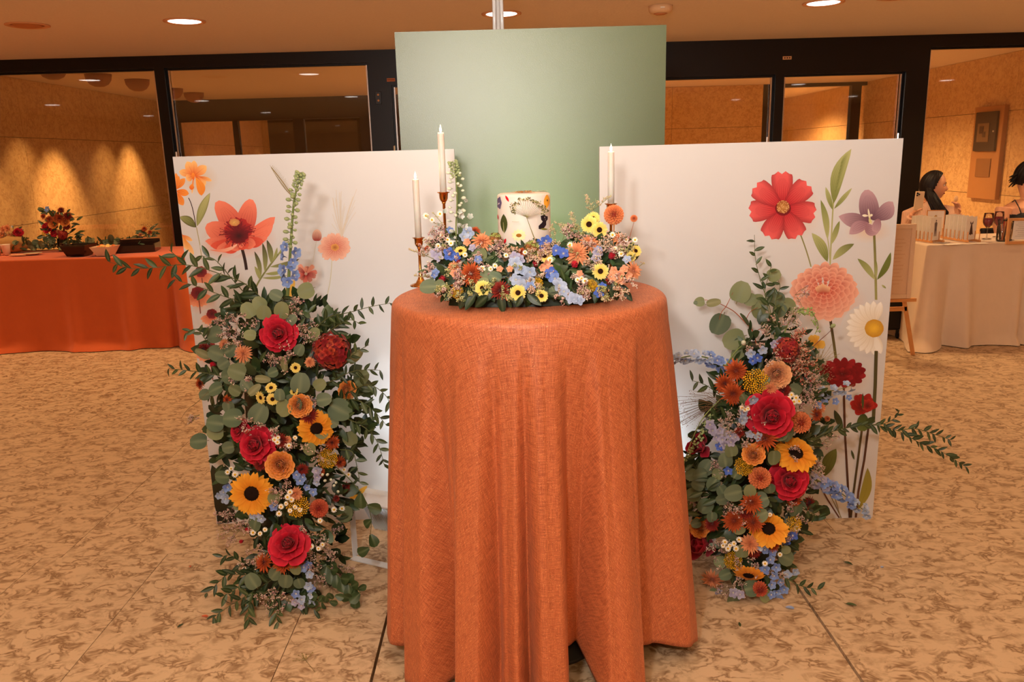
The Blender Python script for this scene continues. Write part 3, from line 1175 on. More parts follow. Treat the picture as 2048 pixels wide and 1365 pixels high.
for ring, (n, L, w) in enumerate(((19, 70, 28), (17, 62, 27), (15, 52, 25), (14, 42, 22), (12, 32, 18), (10, 23, 13), (9, 14, 9))):
    for k in range(n):
        a = 2 * PI * (k + 0.5 * (ring % 2)) / n + 0.1
        up = math.sin(a) < -0.1
        LL = L * (1 + 0.05 * math.sin(k * 5.1))
        ex = 1650 + LL * 0.98 * math.cos(a)
        ey = 581 + LL * (0.80 if up else 0.86) * math.sin(a)
        pr.petal(1648 + LL * 0.5 * math.cos(a), 579 + LL * 0.42 * math.sin(a), ex, ey, w * (0.7 if up else 1.0), D1, mixc(D3, D2, ring * 0.12), 'petal', veins=2, edge=D3 if ring > 0 else None, vc=rgb(196, 80, 60), nu=8)
for k in range(11):
    pr.petal(1640 + k * 1.2, 588, 1632 + k * 2.6, 566 + abs(k - 5) * 1.4, 4, D1, rgb(240, 196, 150), 'petal', bend=(k - 5) * 0.03)
pr.end('large salmon printed dahlia')
pr.begin()
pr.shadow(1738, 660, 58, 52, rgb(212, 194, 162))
W1, W2 = rgb(236, 228, 210), rgb(244, 240, 230)
for k in range(15):
    a = R(75 + k * 15)
    pr.petal(1747 + 10 * math.cos(a), 656 + 10 * math.sin(a), 1747 + 56 * math.cos(a), 656 + 54 * math.sin(a), 17, rgb(228, 212, 182), W2, 'petal', veins=2, vc=rgb(214, 198, 170), edge=rgb(216, 202, 176))
pr.petal(1750, 670, 1757, 705, 12, W1, W2)
pr.ell(1748, 657, 19, 18, rgb(232, 186, 60), rgb(196, 140, 40), 22, 2, 0.02)
for k in range(90):
    a, q = r3.uniform(0, 2 * PI), math.sqrt(r3.uniform(0.3, 1))
    pr.ell(1748 + 18 * q * math.cos(a), 657 + 17 * q * math.sin(a), 0.9, 0.9, rgb(244, 206, 90), rgb(176, 116, 30), 5)
pr.line([(1752, 702), (1750, 770), (1746, 845)], 7, rgb(74, 68, 38), c2=rgb(86, 80, 44))
pr.end('white printed daisy with a yellow centre cut by the right edge')
pr.begin()
for k in range(16):
    a = r3.uniform(0, 2 * PI)
    L = r3.uniform(8, 21)
    pr.petal(1632, 684, 1632 + L * math.cos(a), 684 + L * 0.8 * math.sin(a), 12, rgb(196, 130, 30), rgb(230, 184, 80), 'wide')
for k in range(5):
    pr.line([(1622 + 3 * k, 745), (1618 + 7 * k, 700)], 1.0, rgb(140, 118, 56))
for k in range(22):
    pr.curve((1620, 745), (1630 + k, 720), (1615 + 3.2 * k, r3.uniform(688, 735)), 0.8, rgb(166, 146, 110))
pr.end('small yellow printed blossom over fine grass')
pr.begin()
pr.shadow(1688, 758, 52, 34, rgb(202, 168, 140))
pr.line([(1687, 770), (1689, 860), (1693, 930), (1699, 1036)], 4.5, rgb(90, 52, 30), c2=rgb(70, 40, 26))
K1, K2, K3 = rgb(72, 6, 12), rgb(128, 12, 22), rgb(158, 30, 36)
for ring, (n, L, w) in enumerate(((15, 47, 19), (14, 38, 17), (12, 28, 14), (9, 17, 11))):
    for k in range(n):
        a = 2 * PI * (k + 0.5 * (ring % 2)) / n + 0.2
        pr.petal(1684 + L * 0.2 * math.cos(a), 748, 1685 + L * math.cos(a), 746 + L * 0.66 * math.sin(a), w, K1, K3 if (k + ring) % 3 == 0 else K2, 'round' if ring == 0 else 'petal', veins=1, edge=K2, vc=K1)
pr.end('dark crimson printed dahlia')
pr.begin()
pr.line([(1723, 862), (1714, 930), (1706, 990), (1701, 1036)], 4.5, rgb(84, 70, 36), c2=rgb(60, 46, 26))
pr.line([(1737, 850), (1728, 920), (1716, 985), (1711, 1036)], 4.5, rgb(74, 46, 30), c2=rgb(96, 56, 34))
pr.petal(1723, 862, 1727, 828, 24, rgb(96, 110, 50), rgb(54, 66, 30), 'round', veins=2)
pr.petal(1727, 850, 1750, 834, 12, rgb(60, 76, 36), rgb(44, 54, 26), 'leaf')
for k in range(15):
    a = R(100 + k * 22)
    L = 23 + 6 * math.sin(k * 2.2)
    pr.petal(1726 + 3 * math.cos(a), 812 + 3 * math.sin(a), 1726 + L * math.cos(a), 809 + L * 0.85 * math.sin(a), 17, rgb(100, 8, 12), rgb(172, 34, 30), 'round', veins=3, vc=rgb(84, 6, 10))
for k in range(8):
    a = R(k * 45 + 10)
    pr.petal(1735, 812, 1735 + 14 * math.cos(a), 810 + 12 * math.sin(a), 11, rgb(88, 6, 10), rgb(188, 48, 36), 'round', veins=1)
pr.petal(1725, 820, 1725, 786, 5, rgb(70, 84, 42), rgb(60, 70, 36), 'leaf')
pr.end('dark red printed poppy cut by the right edge')
pr.begin()
pr.petal(1648, 953, 1673, 898, 26, rgb(84, 92, 40), rgb(110, 116, 52), 'leaf', bend=-0.06, veins=2)
pr.line([(1648, 953), (1634, 905)], 1.4, rgb(110, 90, 50))
pr.line([(1648, 950), (1660, 990), (1682, 1036)], 1.6, rgb(120, 100, 60))
pr.petal(1685, 860, 1668, 820, 13, rgb(70, 78, 40), rgb(50, 56, 30), 'leaf', veins=1)
pr.petal(1715, 1020, 1732, 935, 20, rgb(150, 136, 50), rgb(140, 128, 50), 'leaf', bend=0.1, veins=1)
pr.petal(1708, 920, 1702, 900, 5, rgb(80, 86, 40), rgb(60, 66, 30), 'leaf')
pr.line([(1630, 955), (1655, 1000), (1678, 1036)], 3.0, rgb(96, 52, 32))
pr.line([(1668, 990), (1681, 1036)], 1.5, rgb(150, 130, 80))
pr.line([(1620, 1005), (1647, 1036)], 1.4, rgb(130, 120, 60))
pr.end('printed stems and leaves at the foot of the board')['kind'] = 'stuff'

# ---- white rods clipped above the green board
q0 = WY(1004, 58, 3.5)
t = thing('light_stand', 'white rods rising from behind the green board to a flat beige head under the ceiling', 'stand', (q0.x - 0.015, 4.05, 0))
b = MB()
b.tube([(0, 0, 0), (0, 0, 2.3)], 0.011, 10, rgb(228, 226, 222))
b.build('pole', 'gloss', t, smooth=True)
for sx in (-1, 1):
    b = MB()
    b.tube([(sx * 0.020, -0.03, 1.85), (sx * 0.017, -0.02, 2.2), (sx * 0.004, 0, 2.27)], 0.009, 8, rgb(222, 222, 220))
    b.build('rod', 'gloss', t, smooth=True)
b = MB()
b.box((0, -0.02, 2.36), (0.12, 0.02, 0.13), rgb(212, 178, 148))
b.box((0, -0.02, 2.285), (0.07, 0.02, 0.04), rgb(206, 170, 140))
bevel(b.build('head_plate', 'matte', t), 0.008)
for k in range(3):
    a = 2 * PI * k / 3 + 0.5
    b = MB()
    b.tube([(0, 0, 0.35), (0.26 * math.cos(a), 0.26 * math.sin(a) , 0.01)], 0.008, 6, rgb(40, 38, 36))
    b.build('leg', 'matte', t)

# ================================================================ COCKTAIL TABLE, CLOTH, CAKE, CANDLES
TX, TY, TH = WZ(1057, 588, 1.07).x, 2.25, 1.07
tb = thing('cocktail_table', 'tall round cocktail table hidden under the orange cloth', 'table', (TX, TY, 0))
b = MB()
b.lathe([(0.0, 1.03), (0.365, 1.03), (0.372, 1.04), (0.372, 1.058), (0.365, 1.064), (0.0, 1.064)], 48, rgb(160, 120, 80))
b.build('tabletop', 'matte', tb, smooth=True)
b = MB()
b.lathe([(0.035, 0.03), (0.035, 1.03)], 16, rgb(60, 58, 56))
b.build('column', 'matte', tb, smooth=True)
b = MB()
b.lathe([(0.0, 0.0), (0.22, 0.0), (0.22, 0.012), (0.05, 0.03), (0.0, 0.03)], 24, rgb(60, 58, 56))
b.build('foot', 'matte', tb, smooth=True)

M['linen'] = None
m, nt, bs = new_mat('burnt_orange_shimmer_linen')
L = nt.links.new
tc = N(nt, 'ShaderNodeTexCoord')
uv = N(nt, 'ShaderNodeUVMap')
n1 = N(nt, 'ShaderNodeTexNoise', Scale=5.0, Detail=5.0)
L(tc.outputs['Object'], n1.inputs['Vector'])
# weave: two sets of stretched noise
mpa = N(nt, 'ShaderNodeMapping')
mpa.inputs['Scale'].default_value = (420, 26, 1)
mpb = N(nt, 'ShaderNodeMapping')
mpb.inputs['Scale'].default_value = (26, 420, 1)
L(uv.outputs[0], mpa.inputs[0])
L(uv.outputs[0], mpb.inputs[0])
wa = N(nt, 'ShaderNodeTexNoise', Scale=1.0, Detail=2.0)
wb = N(nt, 'ShaderNodeTexNoise', Scale=1.0, Detail=2.0)
L(mpa.outputs[0], wa.inputs['Vector'])
L(mpb.outputs[0], wb.inputs['Vector'])
wsum = N(nt, 'ShaderNodeMath', operation='ADD')
L(wa.outputs[0], wsum.inputs[0])
L(wb.outputs[0], wsum.inputs[1])
c1 = N(nt, 'ShaderNodeMix', data_type='RGBA')
c1.inputs[6].default_value = rgb(158, 78, 42) + (1,)
c1.inputs[7].default_value = rgb(198, 110, 66) + (1,)
mr = N(nt, 'ShaderNodeMapRange')
mr.inputs[1].default_value = 0.84
mr.inputs[2].default_value = 1.16
L(wsum.outputs[0], mr.inputs[0])
L(mr.outputs[0], c1.inputs[0])
# metallic glints in the yarn
n3 = N(nt, 'ShaderNodeTexNoise', Scale=520.0, Detail=1.0)
L(tc.outputs['Object'], n3.inputs['Vector'])
gl = N(nt, 'ShaderNodeMapRange')
gl.inputs[1].default_value = 0.66
gl.inputs[2].default_value = 0.74
L(n3.outputs[0], gl.inputs[0])
c2 = N(nt, 'ShaderNodeMix', data_type='RGBA')
L(gl.outputs[0], c2.inputs[0])
L(c1.outputs[2], c2.inputs[6])
c2.inputs[7].default_value = rgb(250, 196, 140) + (1,)
L(c2.outputs[2], bs.inputs['Base Color'])
L(gl.outputs[0], bs.inputs['Metallic'])
bs.inputs['Roughness'].default_value = 0.55
bs.inputs['Sheen Weight'].default_value = 0.12
bs.inputs['Sheen Tint'].default_value = rgb(255, 190, 150) + (1,)
bp = N(nt, 'ShaderNodeBump', Strength=0.3, Distance=0.0015)
L(wsum.outputs[0], bp.inputs['Height'])
L(bp.outputs[0], bs.inputs['Normal'])
M['linen'] = m


def uv_mesh(name, vs, fs, uvs, mat, smooth=True):
    me = bpy.data.meshes.new(name)
    me.from_pydata(vs, [], fs)
    ul = me.uv_layers.new(name='UVMap')
    for lp in me.loops:
        ul.data[lp.index].uv = uvs[lp.vertex_index]
    me.materials.append(mat)
    if smooth:
        me.polygons.foreach_set('use_smooth', [True] * len(me.polygons))
    return me


# fold control: (angle from the front in degrees, radius offset at the hem, hem height)
ctl = [(-180, 0.05, 0.02), (-165, -0.05, 0.02), (-150, 0.05, 0.02), (-138, -0.05, 0.02), (-124, 0.04, 0.02), (-110, -0.05, 0.02), (-95, 0.03, 0.02),
       (-84, 0.010, 0.09), (-76, 0.020, 0.085), (-66, 0.022, 0.08), (-60, -0.03, 0.07), (-55, 0.030, 0.01), (-47, 0.032, 0.01), (-40, -0.065, 0.03), (-34, -0.02, 0.02), (-28, 0.045, 0.008), (-20, 0.04, 0.008),
       (-15, -0.05, 0.02), (-11, -0.01, 0.01), (-7, 0.02, 0.008), (-4.0, -0.055, 0.01), (0.5, 0.035, 0.008), (6, 0.028, 0.008), (12, -0.085, 0.13), (19, -0.095, 0.13), (24, 0.025, 0.01),
       (31, 0.042, 0.012), (38, 0.03, 0.03), (44, -0.055, 0.10), (54, -0.03, 0.085), (64, 0.035, 0.06), (74, 0.045, 0.035), (84, 0.02, 0.02), (100, -0.05, 0.02),
       (115, 0.05, 0.02), (128, -0.05, 0.02), (142, 0.05, 0.02), (155, -0.05, 0.02), (168, 0.05, 0.02), (180, 0.05, 0.02)]


def ctl_at(deg, k):
    for i in range(len(ctl) - 1):
        if ctl[i][0] <= deg <= ctl[i + 1][0]:
            t = (deg - ctl[i][0]) / (ctl[i + 1][0] - ctl[i][0])
            t = t * t * (3 - 2 * t)
            return ctl[i][k] * (1 - t) + ctl[i + 1][k] * t
    return ctl[-1][k]


def cloth_round():
    n = 720
    top = 1.068
    rings = []
    for r in (0.0, 0.1, 0.2, 0.28, 0.34, 0.368):
        rings.append(('t', r))
    for a in range(1, 7):
        rings.append(('e', a / 6))
    m_ = 64
    for i in range(1, m_ + 1):
        rings.append(('s', i / m_))
    vs, uvs = [], []
    for kind, q in rings:
        for k in range(n):
            deg = -180 + 360 * k / n
            a = R(deg)
            dx, dy = math.sin(a), -math.cos(a)
            if kind == 't':
                r, z = max(q, 0.0005), top + 0.0008 * math.sin(dx * q * 60) * math.cos(dy * q * 50)
                arc = q
            elif kind == 'e':
                r = 0.368 + 0.020 * math.sin(q * PI / 2)
                z = top - 0.020 * (1 - math.cos(q * PI / 2))
                arc = 0.368 + 0.03 * q
            else:
                hem = ctl_at(deg, 2)
                z = (top - 0.02) * (1 - q) + hem * q
                d = q
                flare = 0.045 * d ** 0.8
                off = ctl_at(deg, 1)
                off *= 1.5 if off < 0 else 1.25
                s_ = max(0.0, (d - 0.05) / 0.95) ** (0.85 if abs(off) > 0.04 else 1.0)
                # folds start soft and sharpen downwards
                wob = 0.006 * math.sin(deg * 0.09 + d * 3.0) * d + 0.0035 * math.sin(deg * 0.31 + 1.7) * (1 - d) * min(1, d * 6)
                pinch = 0.0
                if d > 0.86 and -24 < deg < 12:
                    u = (d - 0.86) / 0.14
                    pinch = 0.014 * u * math.sin(deg * 0.9 + u * 4)
                r = 0.388 + flare + off * s_ + wob + pinch
                nzv = noise.noise(Vector((dx * 3, dy * 3, z * 2.2))) * 0.008 * d
                r += nzv
                arc = 0.4 + q * 1.05
            sh = 0.012 * q * math.sin(deg * 0.12) if kind == 's' else 0
            vs.append((dx * r + sh, dy * r, z))
            uvs.append((dx * arc, dy * arc))
    fs = []
    for i in range(len(rings) - 1):
        for k in range(n):
            k2 = (k + 1) % n
            fs.append((i * n + k, i * n + k2, (i + 1) * n + k2, (i + 1) * n + k))
    me = uv_mesh('tablecloth', vs, fs, uvs, M['linen'])
    o = obj('tablecloth', me, None, 'burnt orange shimmering cloth hanging in folds to the floor over the tall round centre table', 'tablecloth')
    o.location = (TX, TY, 0)
    sm = o.modifiers.new('thickness', 'SOLIDIFY')
    sm.thickness = 0.0015
    return o


cloth_round()
TOP = 1.0695

# ---- cake
cc = WY(1047, 383, 2.30)
CX, CY = cc.x, 2.30
CR = 53.0 / ppm((CX, CY, 1.33))
zt = cc.z - 0.004
z0 = TOP + 0.055
st = thing('cake_stand', 'low round pale stand hidden among the flowers under the cake', 'cake stand', (CX, CY, TOP))
b = MB()
b.lathe([(0.0, 0.0), (0.06, 0.0), (0.058, 0.008), (0.02, 0.015), (0.02, 0.04), (0.06, 0.045), (0.1, 0.047), (0.1, 0.054), (0.0, 0.054)], 32, rgb(226, 214, 196))
b.build('stand_body', 'gloss', st, smooth=True)
ck = thing('cake', 'small single tier white cake decorated with pressed flowers and leaves', 'cake', (CX, CY, z0))
Hc = zt - z0
b = MB()
prof = [(0.0, 0.0), (CR, 0.0), (CR, Hc * 0.5), (CR, Hc - 0.008), (CR - 0.002, Hc - 0.003), (CR - 0.008, Hc), (0.0, Hc + 0.001)]
b.lathe(prof, 64, rgb(222, 211, 198))
M['icing'] = colmat('white_icing', 0.55, 0.3, nz_amt=0.03, nscale=30, bump=0.1)
M['icing'].node_tree.nodes['Principled BSDF'].inputs['Subsurface Weight'].default_value = 0.15
M['icing'].node_tree.nodes['Principled BSDF'].inputs['Subsurface Scale'].default_value = 0.01
b.build('cake_tier', 'icing', ck, smooth=True)


def on_cake(px, py):
    """(angle, height) on the cake wall seen at a pixel"""
    o_, d_ = Vector((0, 0, CAM_H)), ray(px, py)
    ox, oy = o_.x - CX, o_.y - CY
    A = d_.x ** 2 + d_.y ** 2
    B = 2 * (ox * d_.x + oy * d_.y)
    Cq = ox * ox + oy * oy - CR * CR
    disc = B * B - 4 * A * Cq
    t_ = (-B - math.sqrt(max(0, disc))) / (2 * A)
    p = o_ + d_ * t_
    return p


def pressed(name, pts_list, label=None):
    """pressed botanical lying on the cake wall; list of (polygon pixels, colour)"""
    q = MB()
    lay = 0
    for poly, col in pts_list:
        lay += 1
        n_ = len(poly)
        cxp = sum(p[0] for p in poly) / n_
        cyp = sum(p[1] for p in poly) / n_
        vs = []
        for (x, y) in [(cxp, cyp)] + list(poly):
            p = on_cake(x, y)
            rd = Vector((p.x - CX, p.y - CY, 0)).normalized() * (CR + 0.0006 + 0.00015 * lay)
            vs.append((rd.x, rd.y, p.z - z0))
        q.add(vs, [(0, 1 + (k + 1) % n_, 1 + k) for k in range(n_)], col)
    return q.build(name, 'tiny', ck, label=label)


def ellp(cx_, cy_, rx, ry, rot=0, n=14, wob=0.0, lobes=0):
    out = []
    for k in range(n):
        a = 2 * PI * k / n
        w = 1 + (wob * math.cos(a * lobes) if lobes else 0)
        x, y = rx * w * math.cos(a), ry * w * math.sin(a)
        out.append((cx_ + x * math.cos(rot) - y * math.sin(rot), cy_ + x * math.sin(rot) + y * math.cos(rot)))
    return out


def leafp(x0, y0, x1, y1, w, n=7):
    dx, dy = x1 - x0, y1 - y0
    L_ = math.hypot(dx, dy)
    nx, ny = -dy / L_, dx / L_
    l = [(x0 + dx * i / n + nx * w / 2 * math.sin(PI * i / n) ** 0.8, y0 + dy * i / n + ny * w / 2 * math.sin(PI * i / n) ** 0.8) for i in range(n + 1)]
    r_ = [(x0 + dx * i / n - nx * w / 2 * math.sin(PI * i / n) ** 0.8, y0 + dy * i / n - ny * w / 2 * math.sin(PI * i / n) ** 0.8) for i in range(n - 1, 0, -1)]
    return l + r_


def strip(x0, y0, x1, y1, w, w2=None):
    w2 = w2 or w
    dx, dy = x1 - x0, y1 - y0
    L_ = math.hypot(dx, dy)
    nx, ny = -dy / L_, dx / L_
    return [(x0 + nx * w / 2, y0 + ny * w / 2), (x1 + nx * w2 / 2, y1 + ny * w2 / 2), (x1 - nx * w2 / 2, y1 - ny * w2 / 2), (x0 - nx * w / 2, y0 - ny * w / 2)]


pressed('pressed_petal', [(leafp(1011, 391, 1018, 404, 4.6), rgb(196, 20, 30))], 'small red pressed petal')
pressed('pressed_petal', [(leafp(1012, 477, 1009, 488, 4.5), rgb(196, 20, 36))], 'small red pressed petal low on the left')
pressed('pressed_petal', [(leafp(995.6, 429, 997, 440, 2.4), rgb(196, 40, 36))], 'red pressed petal at the left rim')
pressed('pressed_blossom', [(ellp(999, 406, 4.3, 12, 0, 18, 0.12, 5), rgb(98, 84, 116)), (ellp(998.6, 407, 1, 1.5), rgb(225, 215, 220))], 'purple pressed blossom')
pressed('pressed_leaf', [(leafp(1007.5, 428, 1009, 467, 14), rgb(66, 72, 32)), (strip(1007, 445, 1008.6, 466, 0.6, 1.0), rgb(196, 190, 130))], 'dark green pressed leaf')
pressed('pressed_blossom', [(ellp(1093, 403, 5.6, 13, 0.05, 18, 0.05, 4), rgb(240, 168, 52)), (ellp(1094, 401, 1.2, 2), rgb(90, 60, 20))], 'yellow orange pressed blossom')
pressed('pressed_petal', [([(1081, 432), (1085, 431), (1089, 429), (1091, 432), (1095, 433), (1095, 439), (1092, 443), (1092, 450), (1088, 456), (1081, 459), (1077, 458), (1077, 452), (1082, 448), (1085, 443), (1082, 440)], rgb(38, 26, 32)), (ellp(1089, 435, 1.2, 1.6), rgb(150, 140, 140)), (leafp(1080, 458, 1095, 459, 4), rgb(130, 120, 50))], 'black pressed petal with a green tip')
dz = [(leafp(1038, 471, 1038 + 15 * math.cos(a_), 471 + 13 * math.sin(a_), 7), rgb(238, 226, 170)) for a_ in [2 * PI * k / 11 for k in range(11)]]
pressed('pressed_blossom', dz + [(ellp(1038, 471, 5.4, 3.6), rgb(158, 100, 26))], 'pale yellow pressed daisy')
um = [(strip(1053, 435, 1070, 481, 1.0, 1.9), rgb(136, 122, 62))]
r4 = random.Random(11)
for k in range(24):
    a_ = R(-168 + k * 6.8)
    L_ = 22 + 14 * math.sin(PI * k / 23) + r4.uniform(-4, 4)
    ex, ey = 1052 + L_ * 1.05 * math.cos(a_), 434 + L_ * 0.85 * math.sin(a_) - 4
    um.append((strip(1052, 434, ex, ey, 0.3, 0.45), rgb(128, 116, 66)))
    for j in range(7):
        um.append((ellp(ex + r4.uniform(-4, 4), ey + r4.uniform(-3, 3), r4.uniform(0.8, 1.6), r4.uniform(0.7, 1.3), 0, 6), r4.choice([rgb(92, 88, 44), rgb(130, 124, 66), rgb(196, 186, 140), rgb(70, 66, 34)])))
um.append((strip(1031, 442, 1041, 442.3, 0.7), rgb(170, 160, 130)))
pressed('pressed_umbel', um, 'pressed umbel on a long thin stem')
b = MB()
for k in range(14):
    a_ = r4.uniform(0, 2 * PI)
    rr = r4.uniform(0.01, 0.06)
    cxx, cyy = rr * math.cos(a_), rr * math.sin(a_)
    col = r4.choice([rgb(190, 120, 60), rgb(226, 170, 90), rgb(150, 60, 40), rgb(200, 190, 150)])
    rot = r4.uniform(0, PI)
    for j in range(4):
        b.add([(cxx, cyy, Hc + 0.002), (cxx + 0.010 * math.cos(rot + j * PI / 2 - 0.5), cyy + 0.010 * math.sin(rot + j * PI / 2 - 0.5), Hc + 0.004), (cxx + 0.013 * math.cos(rot + j * PI / 2), cyy + 0.013 * math.sin(rot + j * PI / 2), Hc + 0.003),
               (cxx + 0.010 * math.cos(rot + j * PI / 2 + 0.5), cyy + 0.010 * math.sin(rot + j * PI / 2 + 0.5), Hc + 0.004)], [(0, 1, 2, 3)], col)
b.build('pressed_petals', 'tiny', ck, kind='stuff')

# ---- candles in brass holders
M['wax'] = colmat('ivory_wax', 0.45, 0.3, nz_amt=0.02)
M['wax'].node_tree.nodes['Principled BSDF'].inputs['Subsurface Weight'].default_value = 0.25
M['wax'].node_tree.nodes['Principled BSDF'].inputs['Subsurface Scale'].default_value = 0.01
M['flame'] = emit('flame_glow', (1.0, 0.80, 0.52), 5.0)
M['brass_v'] = M['brass']


def candle(px, base_Y, z_cup, z_top, lb_h, lb_c, rh=0.0098):
    x = px
    h = thing('candle_holder', lb_h, 'candle holder', (x, base_Y, TOP))
    hc = z_cup - TOP
    b = MB()
    b.lathe([(0.0, 0.0), (0.034, 0.0), (0.034, 0.003), (0.030, 0.005), (0.016, 0.010), (0.009, 0.022), (0.006, 0.036), (0.0045, 0.045)], 28)
    b.build('base', 'brass', h, smooth=True)
    b = MB()
    b.lathe([(0.0045, 0.040), (0.006, 0.044), (0.0045, 0.048), (0.0042, hc * 0.6), (0.0042, hc - 0.034), (0.007, hc - 0.031), (0.0045, hc - 0.028)], 16)
    b.build('stem', 'brass', h, smooth=True)
    b = MB()
    b.lathe([(0.004, hc - 0.03), (0.009, hc - 0.026), (0.0125, hc - 0.018), (0.0135, hc - 0.003), (0.019, hc), (0.019, hc + 0.0012), (0.0125, hc + 0.0012), (0.011, hc - 0.012), (0.0, hc - 0.013)], 24)
    b.build('cup', 'brass', h, smooth=True)
    c = thing('candle', lb_c, 'candle', (x, base_Y, z_cup - 0.010))
    L_ = z_top - z_cup + 0.010
    cols = [rgb(206, 204, 194)] * 3 + [rgb(216, 200, 186)] * 3
    b = MB()
    b.lathe([(0.0, 0.0), (rh, 0.0), (rh, L_ * 0.5), (rh * 0.98, L_ - 0.004), (rh * 0.85, L_), (0.0, L_ - 0.002)], 24, cols=cols)
    b.build('wax_body', 'wax', c, smooth=True)
    b = MB()
    b.lathe([(0.0, L_ - 0.002), (0.0022, L_ + 0.001), (0.0036, L_ + 0.006), (0.0030, L_ + 0.012), (0.0012, L_ + 0.018), (0.0, L_ + 0.023)], 12)
    b.build('flame', 'flame', c, smooth=True)
    d = bpy.data.lights.new('flame_lamp', 'POINT')
    d.energy = 0.5
    d.color = (1.0, 0.6, 0.3)
    d.shadow_soft_size = 0.008
    o = bpy.data.objects.new('flame_lamp', d)
    C.objects.link(o)
    o.parent = c
    o.location = (0, 0, L_ + 0.035)


p = WZ(837, 572, TOP)
Yc = p.y
candle(WY(838, 480, Yc).x - 0.001, Yc, WY(836, 476, Yc).z, WY(834, 358, Yc).z, 'short brass candle holder at the left rim of the draped table', 'lowest lit ivory taper candle, leftmost on the draped table')
Yc = 2.42
candle(WY(887, 390, Yc).x, Yc, WY(887, 385, Yc).z, WY(886, 265, Yc).z, 'tall brass candle holder behind the white delphinium', 'tallest lit ivory taper candle, second from the left on the draped table')
candle(WY(1222, 400, Yc).x, Yc, WY(1222, 408, Yc).z, WY(1221, 303, Yc).z, 'brass candle holder hidden behind the orange dahlia', 'lit ivory taper candle right of the cake, behind the orange dahlia')

# ================================================================ FLOOD LAMPS BEHIND THE TABLE
M['red_stk'] = plain('red_sticker', rgb(190, 40, 30), 0.5)


def flood(x, y, rz, label, tgt, energy, spread=80):
    t = thing('flood_lamp', label, 'flood lamp', (x, y, 0), rz)
    # housing: shallow box with cooling fins on its back, tipped upwards
    tip = Matrix.Translation((0, 0.06, 0.17)) @ Matrix.Rotation(R(28), 4, 'X')
    b = MB()
    b.box((0, 0, 0), (0.26, 0.045, 0.17), rgb(226, 228, 230), tip)
    bevel(b.build('housing', 'gloss', t), 0.008)
    for k in range(26):
        b = MB()
        b.box((-0.115 + k * 0.0092, -0.034, -0.005), (0.0028, 0.026, 0.15), rgb(220, 222, 224), tip)
        b.build('cooling_fin', 'matte', t)
    b = MB()
    b.box((0.0, -0.03, 0.085), (0.24, 0.05, 0.012), rgb(230, 232, 234), tip)
    bevel(b.build('top_rim', 'gloss', t), 0.003)
    b = MB()
    b.box((0, 0.024, 0), (0.225, 0.004, 0.135), (0.9, 0.95, 1.0), tip)
    b.build('light_window', 'flood_on', t)
    b = MB()
    w = 0.15
    b.box((-w, -0.03, 0.10), (0.003, 0.03, 0.2), rgb(226, 228, 230))
    b.box((w, -0.03, 0.10), (0.003, 0.03, 0.2), rgb(226, 228, 230))
    b.box((0, -0.05, 0.003), (2 * w, 0.03, 0.004), rgb(226, 228, 230))
    b.build('bracket', 'gloss', t)
    b = MB()
    b.box((0.128, -0.01, -0.06), (0.012, 0.03, 0.035), rgb(196, 40, 30), tip)
    b.build('warning_sticker', 'matte', t)
    d = bpy.data.lights.new('flood_light', 'AREA')
    d.shape = 'RECTANGLE'
    d.size = 0.2
    d.size_y = 0.12
    d.energy = energy
    d.color = (0.80, 0.92, 1.0)
    d.spread = R(spread)
    o = bpy.data.objects.new('flood_light', d)
    C.objects.link(o)
    pos = t.matrix_world @ (tip @ Vector((0, 0.04, 0)))
    o.location = pos
    o.rotation_euler = (Vector(tgt) - pos).to_track_quat('-Z', 'Y').to_euler()


M['flood_on'] = emit('flood_window_lit', (0.85, 0.95, 1.0), 8.0)
fl = WZ(765, 1160, 0)
fr = WZ(1428, 1134, 0)
print('FLOOD', fl, fr)
flood(fl.x + 0.02, fl.y + 0.14, R(-26), 'white flood lamp on the floor between the left flower column and the orange cloth', (-0.55, YLB + 0.1, 1.15), 1.7)
flood(fr.x - 0.10, fr.y + 0.14, R(30), 'white flood lamp on the floor behind the red rose, right of the orange cloth', (0.6, YRB + 0.15, 1.15), 1.3)
flood(0.10, 2.78, 0, 'white flood lamp on the floor behind the middle of the table, lighting the green board', (0.12, YGB, 1.35), 6.5, 42)

# ================================================================ FLOWER KIT (unit radius, facing +Z)
fr_ = random.Random(21)
PROF = {
    'round': lambda u: math.sqrt(max(0.0, 1 - (2 * (0.07 + 0.90 * u ** 0.85) - 1) ** 2)),
    'wide': lambda u: (0.25 + 0.75 * math.sin(PI * 0.5 * min(1, u * 1.4))) * (1 if u < 0.7 else math.sqrt(max(0.0, 1 - ((u - 0.7) / 0.315) ** 2))),
    'lance': lambda u: math.sin(PI * (0.04 + 0.95 * u) ** 0.9) ** 0.8 + 0.02,
    'ray': lambda u: 0.35 + 0.65 * math.sin(PI * (0.1 + 0.88 * u)) if u < 0.55 else max(0.04, math.sin(PI * (0.1 + 0.88 * u)) ** 0.8 * 1.0),
}


